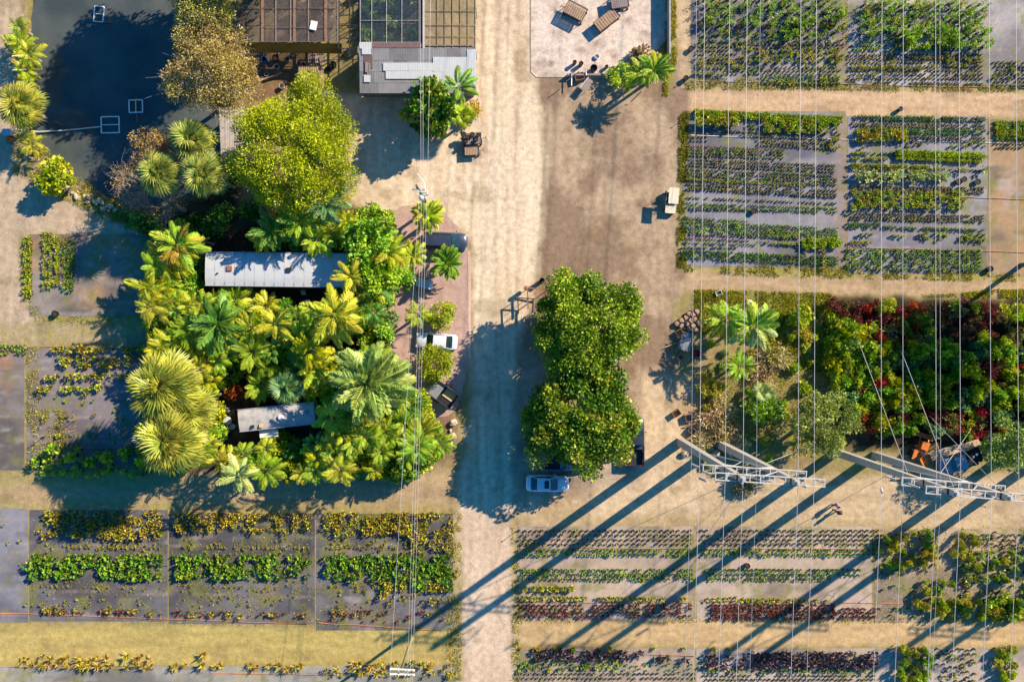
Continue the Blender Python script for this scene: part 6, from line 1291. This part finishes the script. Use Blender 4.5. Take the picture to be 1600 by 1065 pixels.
# bent carpet of metal sheet over it
mb = MB(); V = []; A_ = [(1452, 712), (1470, 705), (1490, 699), (1508, 696), (1528, 689)]; B_ = [(1456, 719), (1474, 714), (1492, 707), (1512, 703), (1533, 694)]
for (a, b), (c, d), z in zip(A_, B_, (1.5, 1.8, 1.75, 1.6, 1.4)): V += [(*W(a, b-4, z), z), (*W(c, d, z), z+.12), (*W(c, d, z), z-.25)]
mb.add(V, [q for i in range(4) for q in ((3*i, 3*i+1, 3*i+4, 3*i+3), (3*i+1, 3*i+2, 3*i+5, 3*i+4))]); solo(mb.build('metal_sheet', M_wood, None), 'long bent brown sheet lying on the derelict truck', 'sheet', 1480, 706)

# ---------------------------------------------------------------- people on the wide lane
def person(px, py, rz, desc, shirt, trousers, hair, pose):
    x, y = W(px, py); t = reg(empty('person', (x, y, 0), rz), desc, px, py, 'person')
    J = {'pel': (0, 0, .92), 'sp': (0, .0, 1.12), 'ch': (0, .02, 1.34), 'nk': (0, .0, 1.47), 'hd': (0, .02, 1.58), 'tp': (0, .01, 1.68)}
    E = [('pel', 'sp'), ('sp', 'ch'), ('ch', 'nk'), ('nk', 'hd'), ('hd', 'tp')]; Rr = {'pel': .135, 'sp': .13, 'ch': .15, 'nk': .058, 'hd': .095, 'tp': .07}
    for s, c in ((-1, 'l'), (1, 'r')):
        st = pose*s*.16
        J.update({c+'hp': (s*.095, 0, .88), c+'kn': (s*.10, st+.03, .48), c+'an': (s*.10, st*1.5, .09), c+'to': (s*.11, st*1.5+.15, .04), c+'sh': (s*.19, 0, 1.39), c+'el': (s*.25, -st*.8, 1.12), c+'wr': (s*.24, -st*1.2+.10, .89)})
        Rr.update({c+'hp': .095, c+'kn': .06, c+'an': .045, c+'to': .04, c+'sh': .06, c+'el': .045, c+'wr': .03})
        E += [('pel', c+'hp'), (c+'hp', c+'kn'), (c+'kn', c+'an'), (c+'an', c+'to'), ('ch', c+'sh'), (c+'sh', c+'el'), (c+'el', c+'wr')]
        for k in range(4):
            a, b = f'{c}f{k}', f'{c}g{k}'; J[a] = (s*(.255-.022*0), J[c+'wr'][1]+.03*(k-1.5)*.7, .81-.004*abs(k-1.5)); J[b] = (s*.235, J[c+'wr'][1]+.03*(k-1.5)*.7+.01, .745-.006*abs(k-1.3)); Rr[a] = .011; Rr[b] = .008; E += [(c+'wr', a), (a, b)]
        J[c+'th'] = (s*.22, J[c+'wr'][1]+.06, .83); Rr[c+'th'] = .011; E.append((c+'wr', c+'th'))
    ks = list(J); me = bpy.data.meshes.new('body'); me.from_pydata([J[k] for k in ks], [(ks.index(a), ks.index(b)) for a, b in E], []); o = link(bpy.data.objects.new('body', me), t)
    md = o.modifiers.new('skin', 'SKIN'); md.use_smooth_shade = True; sv = me.skin_vertices[0].data
    for i, k in enumerate(ks): sv[i].radius = (Rr[k], Rr[k]*(.75 if k in ('pel', 'sp', 'ch') else 1)); sv[i].use_root = k == 'pel'
    o.modifiers.new('sub', 'SUBSURF').levels = 1; o.modifiers['sub'].render_levels = 1; me.materials.append(M_skin)
    mb = MB(); mb.lathe((0, .01, 0), [(.17, .92), (.175, 1.05), (.185, 1.25), (.20, 1.38), (.15, 1.45), (.07, 1.475)], 12); mb.build('shirt', shirt, t, True)
    for s in (-1, 1):
        c = 'l' if s < 0 else 'r'; mb = MB(); mb.tube([J[c+'sh'], [(a+b)/2 for a, b in zip(J[c+'sh'], J[c+'el'])], J[c+'el']], .085, 8, r2=.06); mb.build('sleeve', shirt, t, True)
        mb = MB(); mb.tube([(s*.085, 0, .95), (J[c+'kn'][0], J[c+'kn'][1]-.01, .48), (J[c+'an'][0], J[c+'an'][1], .11)], .115, 9, r2=.07); mb.build('trouser_leg', trousers, t, True)
        mb = MB(); mb.blob((J[c+'an'][0], J[c+'an'][1]+.06, .045), (.05, .14, .05), 0, 8, 5, 0); mb.build('shoe', M_blk, t, True)
        mb = MB(); mb.blob((s*.035, .105, 1.60), (.013, .008, .009), 0, 6, 4, 0); mb.build('eye', M_blk, t)
        mb = MB(); mb.blob((s*.095, .02, 1.585), (.012, .02, .03), 0, 6, 4, 0); mb.build('ear', M_skin, t)
    mb = MB(); mb.blob((0, .118, 1.572), (.013, .02, .025), 0, 6, 4, 0); mb.build('nose', M_skin, t); mb = MB(); mb.blob((0, .108, 1.53), (.025, .006, .007), 0, 6, 4, 0); mb.build('mouth', M_redp, t)
    mb = MB(); mb.blob((0, -.005, 1.635), (.108, .115, .085), 0, 10, 6, 0); mb.build('hair', hair, t, True)
    return t
person(1302, 787, 2.1, 'person in a white and purple top standing on the wide dirt lane', mat('lilac_shirt', (.42, .36, .52), .8), mat('dark_jeans', (.04, .045, .08), .8), M_blk, 1)
person(1305, 797, .6, 'person in dark clothes standing beside the one in the white top', mat('dark_shirt', (.05, .045, .06), .8), mat('brown_trousers', (.07, .05, .045), .8), M_blk, -.6)

# ---------------------------------------------------------------- transmission towers
M_porc = mat('porcelain', (.30, .27, .27), .3)
M_arm = mat('grey_white_arm', (.52, .49, .46), .6, var=.25, scale=3)
HT = 23.1; TOW = [((1063, 690), (1125, 694), 'leftmost'), ((1306, 706), (1367, 711), 'second'), ((1562, 718), (1617, 722), 'third'), ((1812, 731), (1873, 735), 'fourth')]
TW = []
def tower(b1, b2, word):
    x1, y1 = W(*b1); x2, y2 = W(*b2); c = Vector(((x1+x2)/2, (y1+y2)/2, 0)); rz = math.atan2(y2-y1, x2-x1); d = math.hypot(x2-x1, y2-y1)/2
    desc = 'H-shaped concrete power line tower with white crossarms, '+{'leftmost': 'leftmost of the row', 'second': 'second of the row beside the orange backhoe', 'third': 'third of the row at the right edge', 'fourth': 'fourth of the row past the right edge'}[word]
    t = reg(empty('transmission_tower', c, rz), desc, (b1[0]+b2[0])/2, b1[1], 'power tower')
    for s in (-1, 1):
        mb = MB(); a0, a1 = .40, .22
        V = [(s*d-a0, -a0, -.1), (s*d+a0, -a0, -.1), (s*d+a0, a0, -.1), (s*d-a0, a0, -.1), (s*d-a1, -a1, HT), (s*d+a1, -a1, HT), (s*d+a1, a1, HT), (s*d-a1, a1, HT)]
        mb.add(V, [(3, 2, 1, 0), (4, 5, 6, 7), (0, 1, 5, 4), (1, 2, 6, 5), (2, 3, 7, 6), (3, 0, 4, 7)]); mb.build('pole', M_polec, t)
        mb = MB(); mb.box((s*d, 0, HT+.12), (.24, .24, .3)); mb.build('pole_cap', M_galv, t)
        for k in range(16): mb = MB(); mb.tube([(s*d-.38+.008*k, 0, 3+k*1.2), (s*d+.38-.008*k, 0, 3+k*1.2)], .018, 4); mb.build('step_bolt', M_galv, t)
    for z, lo, hi, sp in ((18.6, -4.4, 4.7, .34), (22.3, -4.3, 4.8, .30)):
        for s in (-1, 1):
            mb = MB(); mb.box(((lo+hi)/2, s*sp, z), (hi-lo, .07, .15)); mb.build('crossarm', M_arm, t)
        for xx in [lo+.05, lo+.9, -d-1.1, -d+.8, -.55, .6, d-.7, d+.9, hi-.9, hi-.05]: mb = MB(); mb.box((xx, 0, z+.02), (.07, sp*2-.1, .08)); mb.build('spacer', M_arm, t)
    for s, z0, z1 in ((-1, 18.7, 22.3), (1, 18.7, 22.3)): mb = MB(); mb.tube([(s*d, .22*s, z0), (-s*d*.2, .22*s, z1)], .05, 5); mb.build('brace', M_galv, t)
    mb = MB(); mb.tube([(-d, .25, 17.2), (0.3, .25, 18.5)], .06, 6); mb.build('brace', M_white, t); mb = MB(); mb.tube([(d, .25, 17.2), (-.3, .25, 18.5)], .06, 6); mb.build('brace', M_galv, t)
    for z, lo, hi in ((18.6, -4.4, 4.7), (22.3, -4.3, 4.8)):
        for k, xx in enumerate((lo-.1, -d-1.0, 0, d+.9, hi+.1)):
            mb = MB(); mb.tube([(xx, 0, z-.1), (xx+(.5 if k % 2 else -.5), .1, z-1.5)], .03, 5); mb.build('hanger', M_dkst, t)
            for q in range(5): mb = MB(); f = .3+q*.16; mb.lathe((xx+(.5 if k % 2 else -.5)*f, .1*f, z-.1-1.4*f), [(.02, -.03), (.11, 0), (.02, .03)], 7); mb.build('insulator_disc', M_porc, t)
        for k in range(5):
            x0 = lo+(hi-lo)*k/5; x1 = lo+(hi-lo)*(k+1)/5; mb = MB(); mb.tube([(x0, -.3, z), (x1, .3, z)], .018, 4); mb.build('lacing', M_arm, t)
    for s in (-1, 1): mb = MB(); mb.tube([(s*d, -.2*s, 9.5), (-s*d, -.2*s, 17.6)], .035, 5); mb.build('cross_brace', M_galv, t)
    for s in (-1, 1):
        for z in (18.6, 22.3): mb = MB(); mb.box((s*d, 0, z), (.62, .74, .12)); mb.build('band_plate', M_dkst, t)
    TW.append((c, rz, d)); return t
for a in TOW: tower(*a)
def insulator(x, y, z0, z1, dx, dy, desc, px, py):
    t = reg(empty('insulator_string', (x, y, z0)), desc, px, py, 'insulator'); n = 9
    A0 = Vector((dx, dy, z1-z0)); mb = MB(); mb.tube([(0, 0, 0), A0], .025, 5); mb.build('rod', M_galv, t)
    for k in range(n): q = A0*((k+.7)/(n+.4)); mb = MB(); mb.lathe(q, [(.02, -.04), (.13, 0), (.02, .04)], 8); mb.build('disc', mat('porcelain', (.30, .27, .27), .3), t)
# conductors: pixel x at top edge, at the tower line, at the bottom edge
WIRES = [(1088, 1080, 1068, 0), (1103, 1093, 1081, 0), (1145, 1133, 1121, 0), (1170, 1161, 1148, 0), (1190, 1182, 1168, 0), (1252, 1247, 1234, 0), (1277, 1272, 1259, 0),
         (1380, 1377, 1365, 1), (1412, 1411, 1398, 1), (1462, 1463, 1448, 1), (1480, 1470, 1456, 1), (1498, 1501, 1487, 1), (1542, 1549, 1535, 2), (1582, 1592, 1577, 2)]
for i, (xt, xm, xb, tw) in enumerate(WIRES):
    zt = 22.6 if i in (0, 10) else (21.6 if i % 2 else 18.9); ty = 750+(xm-1160)*.06
    pts = []; y_m = W(xm, ty, zt)[1]; x_m = W(xm, ty, zt)[0]
    slope = (1.33/180*math.pi)
    for k in range(-14, 15):
        Y = y_m+k*7.0; dist = abs(k*7.0); z = zt-.045*dist+.00012*dist*dist
        pts.append((x_m+(Y-y_m)*slope*.9+ (0 if k <= 0 else 0), Y, z))
    r = .018 if i not in (0, 4, 10) else .011
    mb = MB(); mb.tube(pts, r*1.1, 5, cap=False)
    solo(mb.build('power_line', M_wire, None, True), 'thin pale power line running top to bottom over the right-hand beds', 'power line', xm, 300, None)
    if i in (1, 3, 5, 7, 9, 12): insulator(x_m, y_m, zt, zt+.9, (.35 if i % 4 == 1 else -.35), -.1, 'string of insulator discs under a tower crossarm', xm, ty)
def guy(p0, z0, p1, desc):
    mb = MB(); a = (*W(p0[0], p0[1], z0), z0); b = (*W(*p1), 0); mb.tube([a, b], .024, 5); solo(mb.build('guy_wire', M_wire, None, True), desc, 'guy wire', (p0[0]+p1[0])/2, (p0[1]+p1[1])/2)
guy((1185, 728), 10.5, (1276, 693), 'guy wire slanting up-right from the leftmost tower to the pale bushy tree'); guy((1494, 772), 22.6, (1404, 537), 'long guy wire from the second tower top into the croton field'); guy((1418, 738), 13.0, (1332, 508), 'guy wire from the second tower into the left of the croton field')
guy((1470, 738), 10.5, (1521, 665), 'guy wire crossing the derelict truck from the second tower'); guy((1575, 776), 22.6, (1448, 645), 'guy wire reaching the croton field just left of the derelict truck')
# distribution poles with crossarms
def dist_pole(base, top, z, desc, m, arms, rr0=.16):
    x, y = W(*base); t = reg(empty('utility_pole', (x, y, 0)), desc, base[0], base[1], 'utility pole'); a = W(top[0], top[1], z)
    tp = Vector((a[0]-x, a[1]-y, z)); mb = MB(); mb.tube([(0, 0, -.1), tp*.5, tp], rr0*1.2, 9, r2=rr0*.8); mb.build('pole', m, t, True)
    for (u0, v0, u1, v1, zz) in arms:
        p = W(u0, v0, zz); q = W(u1, v1, zz); mb = MB(); c = ((p[0]+q[0])/2-x, (p[1]+q[1])/2-y, zz); mb.box(c, (math.hypot(q[0]-p[0], q[1]-p[1]), .12, .13), rz=math.atan2(q[1]-p[1], q[0]-p[0])); mb.build('crossarm', M_white, t)
        for f in (.03, .35, .62, .75, .97):
            mb = MB(); mb.lathe((p[0]+(q[0]-p[0])*f-x, p[1]+(q[1]-p[1])*f-y, zz+.06), [(.05, 0), (.08, .06), (.05, .1), (.07, .16), (.001, .22)], 7); mb.build('insulator', M_white, t)
    return t
M_pwood = mat('treated_pole_wood', alb(150, 138, 84), .9, var=.2, scale=3)
p2 = dist_pole((648, 983), (626, 1049), 10.6, 'wooden power pole with double white crossarms at the photo bottom', M_pwood, [(609, 1044, 648, 1046, 10.4), (609, 1052, 648, 1053, 10.4)])
p1 = dist_pole((672, 326), (650, 290), 11.2, 'power pole with transformer beside the lime rosette palm', mat('grey_pole', alb(120, 126, 100), .9), [(645, 296, 668, 303, 10.6)])
L = p1.location; a = W(658, 309, 9.6)
mb = MB(); mb.lathe((a[0]-L.x, a[1]-L.y, 9.0), [(.001, 0), (.25, 0), (.27, .1), (.27, .8), (.2, .9), (.001, .95)], 12); mb.build('transformer', M_galv, p1, True)
for k in range(3): b = W(657+k*3, 297+k*4, 10.9); mb = MB(); mb.tube([(b[0]-L.x, b[1]-L.y, 10.6), (b[0]-L.x+.5, b[1]-L.y+.05, 11.0)], .05, 5); mb.build('cutout', M_white, p1)
b = W(652, 272, 11); c = W(665, 300, 10.6); mb = MB(); mb.tube([(b[0]-L.x, b[1]-L.y, 11.2), ((b[0]+c[0])/2-L.x+.3, (b[1]+c[1])/2-L.y, 11.3), (c[0]-L.x, c[1]-L.y, 10.6)], .05, 5); mb.build('bent_pipe', M_white, p1, True)
for i, (a, b, c, r) in enumerate([(655, 647, 610, .018), (659, 652, 637, .015), (663, 655, 641, .015), (667, 660, 645, .018)]):
    pts = []
    for k in range(13):
        u = k/12; py = 302+u*(1048-302); z = 10.6-2.0*4*u*(1-u)*.5-.3*u*0; px = a+(c-a)*u+[0, 3, 0, 0][i]*math.sin(u*3.14)*0
        pts.append((*W(px, py, z), z))
    e = pts[-1]; f = pts[-2]; pts.append((e[0]+(e[0]-f[0])*3, e[1]+(e[1]-f[1])*3, e[2]))
    mb = MB(); mb.tube(pts, r, 4, cap=False); solo(mb.build('power_line', M_wire, None, True), 'slender line between the transformer pole and the bottom crossarm pole', 'power line', b, 680)
for i, (a, c) in enumerate([(656, 658), (661, 661), (674, 668)]):
    pts = [(*W(a+(c-a)*u, -80+u*380, 10.8-.6*math.sin(3.14*u*.5+1.57)), 10.8-.6*math.sin(3.14*u*.5+1.57)) for u in np.linspace(0, 1, 8)]
    mb = MB(); mb.tube(pts, .017, 4, cap=False); solo(mb.build('power_line', M_wire, None, True), 'slender line from the transformer pole north over the metal shed', 'power line', a, 120)
# ---------------------------------------------------------------- irrigation pipes, stakes
for i, (x0, y0, x1, y1) in enumerate([(812, 855.5, 1078, 856), (1094, 855.5, 1366, 857), (44, 876, 262, 884), (300, 798, 505, 810), (0, 957, 480, 974), (498, 972, 690, 984), (0, 1040, 240, 1044), (330, 1050, 640, 1056), (1086, 127, 1640, 139), (1094, 938, 1460, 942), (810, 939, 1078, 942), (1078, 208, 1136, 210), (1080, 212, 1640, 226), (1324, 386, 1640, 396), (1500, 308, 1640, 313), (80, 698, 200, 701), (64, 541, 250, 545), (800, 1012, 1084, 1024), (1090, 1042, 1370, 1044)]):
    n = 10; pts = [(*W(x0+(x1-x0)*k/n, y0+(y1-y0)*k/n+rgv.uniform(-.6, .6)), .06) for k in range(n+1)]
    mb = MB(); mb.tube(pts, .035, 5); solo(mb.build('irrigation_pipe', M_orpipe if i != 12 else M_pvc, None, True), 'thin orange irrigation pipe along the nursery beds', 'irrigation pipe', (x0+x1)/2, (y0+y1)/2)
for i, (x, y, h, lean) in enumerate([(812, 826, 1.5, .3), (1294, 928, 1.2, .5), (1362, 926, 1.2, .5), (708, 815, 1.3, .3), (1078, 120, 1.3, .3), (1073, 183, 1.3, .3), (1530, 790, .9, .4), (712, 1050, 1.2, .4), (1480, 855, 1.6, .5), (1455, 905, 1.5, .5), (1558, 832, 1.3, .4), (120, 655, 1.5, .2), (118, 672, 1.5, .2), (72, 680, 1.5, .2), (155, 672, 1.5, .2)]):
    a = W(x, y); mb = MB(); mb.tube([(a[0], a[1], 0), (a[0]+lean*.3, a[1]+lean*.2, h)], .035, 5); mb.blob((a[0]+lean*.3, a[1]+lean*.2, h), (.08, .08, .08), 0, 6, 4, 0); solo(mb.build('sprinkler_riser', M_wood, None), 'thin sprinkler riser standing at a bed edge', 'sprinkler', x, y)
# ---------------------------------------------------------------- labels: say which one, by landmarks in the photo
LAND = [(438, 421, 'long trailer'), (432, 651, 'small camper'), (464, 226, 'huge tree'), (175, 120, 'pond'), (690, 534, 'white sedan on the drive'), (698, 378, 'navy minivan'), (262, 606, 'two big fan palms'), (652, 106, 'metal shed'), (930, 60, 'concrete pad'), (1094, 690, 'leftmost tower'),
        (1336, 708, 'second tower'), (1432, 706, 'orange backhoe'), (1490, 716, 'derelict truck'), (1590, 720, 'third tower'), (1176, 508, 'lone garden palm'), (912, 512, 'dense tree'), (1415, 500, 'orange croton patch'), (1590, 560, 'right photo edge'), (525, 492, 'golden star palm'), (692, 615, 'box trailer'), (1288, 664, 'pale bushy tree'), (578, 596, 'grey green palm'),
        (1300, 520, 'field corner by the lane'), (1500, 560, 'shaded part of the field'), (848, 900, 'ball shrubs'), (712, 320, 'transformer pole'), (1420, 860, 'golden shrub cluster'), (1500, 950, 'lime row at the lane'), (1430, 1040, 'photo bottom'), (1570, 890, 'pale shrub cluster'), (120, 420, 'upright hedges'), (447, 30, 'west shade house middle'), (609, 30, 'middle shade house middle'), (703, 30, 'east shade house middle')]
ORD = ['nearest', 'second nearest', 'third nearest', 'fourth nearest', 'fifth nearest', 'sixth nearest', 'seventh nearest', 'eighth nearest', 'ninth nearest', 'tenth nearest', 'eleventh nearest', 'twelfth nearest']
from collections import defaultdict
cnt = defaultdict(list)
for e in REG: cnt[e[1]].append(e)
for desc, es in cnt.items():
    if len(es) == 1: es[0][0]['label'] = desc; continue
    sub = defaultdict(list)
    for e in es:
        lx, ly, ln = min(LAND, key=lambda l: (l[0]-e[2])**2+(l[1]-e[3])**2); dx, dy = e[2]-lx, e[3]-ly
        side = ('right of' if dx > 0 else 'left of') if abs(dx) > abs(dy) else ('below' if dy > 0 else 'above')
        sub[(side, ln)].append((math.hypot(dx, dy), e))
    horiz = max(e[2] for e in es)-min(e[2] for e in es) > max(e[3] for e in es)-min(e[3] for e in es)
    if desc.startswith(('thin pale power', 'slender line', 'thin orange', 'thin sprinkler', 'pale stone', 'limestone', 'tan boulder', 'black pot', 'string of', 'old tub', 'tall tree')) or len(sub) == 1:
        es = sorted(es, key=lambda e: e[2] if horiz else e[3]); n = len(es); W1 = 'left' if horiz else 'top'; W2 = 'right' if horiz else 'bottom'
        o2 = ['first', 'second', 'third', 'fourth', 'fifth', 'sixth', 'seventh', 'eighth', 'ninth', 'tenth', 'eleventh', 'twelfth', 'thirteenth', 'fourteenth']
        for i, e in enumerate(es):
            e[0]['label'] = desc+', '+(o2[min(i, 13)]+' from '+W1 if i < (n+1)//2 else o2[min(n-1-i, 13)]+' from '+W2); e[0]['group'] = e[0].get('group') or desc
        continue
    for (side, ln), l in sub.items():
        l.sort(key=lambda q: q[0])
        for i, (_, e) in enumerate(l):
            s = 'the ' if not ln.endswith('s') or True else ''
            lab = desc+', '+('' if len(l) == 1 else ORD[min(i, 11)]+' ')+side+' the '+ln; ws = lab.split()
            if len(ws) > 16: lab = lab.replace(' in the red and green planted field', ' of the field').replace(' in the untidy beds at the lower right corner', ' in the corner beds').replace(' in the grove', '').replace('dense ', '')
            e[0]['label'] = ' '.join(lab.split()[:16]); e[0]['group'] = e[0].get('group') or desc
# row plants: say which stretch of their strip they stand in
byg = defaultdict(list)
for o in scene.objects:
    if o.parent is None and o.name.startswith('potted_') and o.get('group') and not o.get('kind'): byg[o['label']].append(o)
for lab, os_ in byg.items():
    if len(os_) < 2: continue
    xs = [o.location.x for o in os_]; ys = [o.location.y for o in os_]; w = max(xs)-min(xs); h = max(ys)-min(ys)
    for o in os_:
        u = (o.location.x-min(xs))/max(w, .01); v = (max(ys)-o.location.y)/max(h, .01)
        nq = ['far left end', 'left end', 'left part', 'left of centre', 'centre', 'right of centre', 'right part', 'right end', 'far right end']; a = nq[min(8, int(u*9))]
        b = '' if h < .8 else ('top row ', 'upper row ', 'middle row ', 'lower row ', 'bottom row ')[min(4, int(v*5))]
        base = ' '.join(lab.split()[:min(12, 16-len((b+a).split()))]); 
        while base.split()[-1] in ('the', 'of', 'at', 'in', 'a', 'left', 'right', 'upper', 'bottom', 'middle'): base = ' '.join(base.split()[:-1])
        o['label'] = (base+', '+b+a) if w > 2 else lab
        o['group'] = o['label']
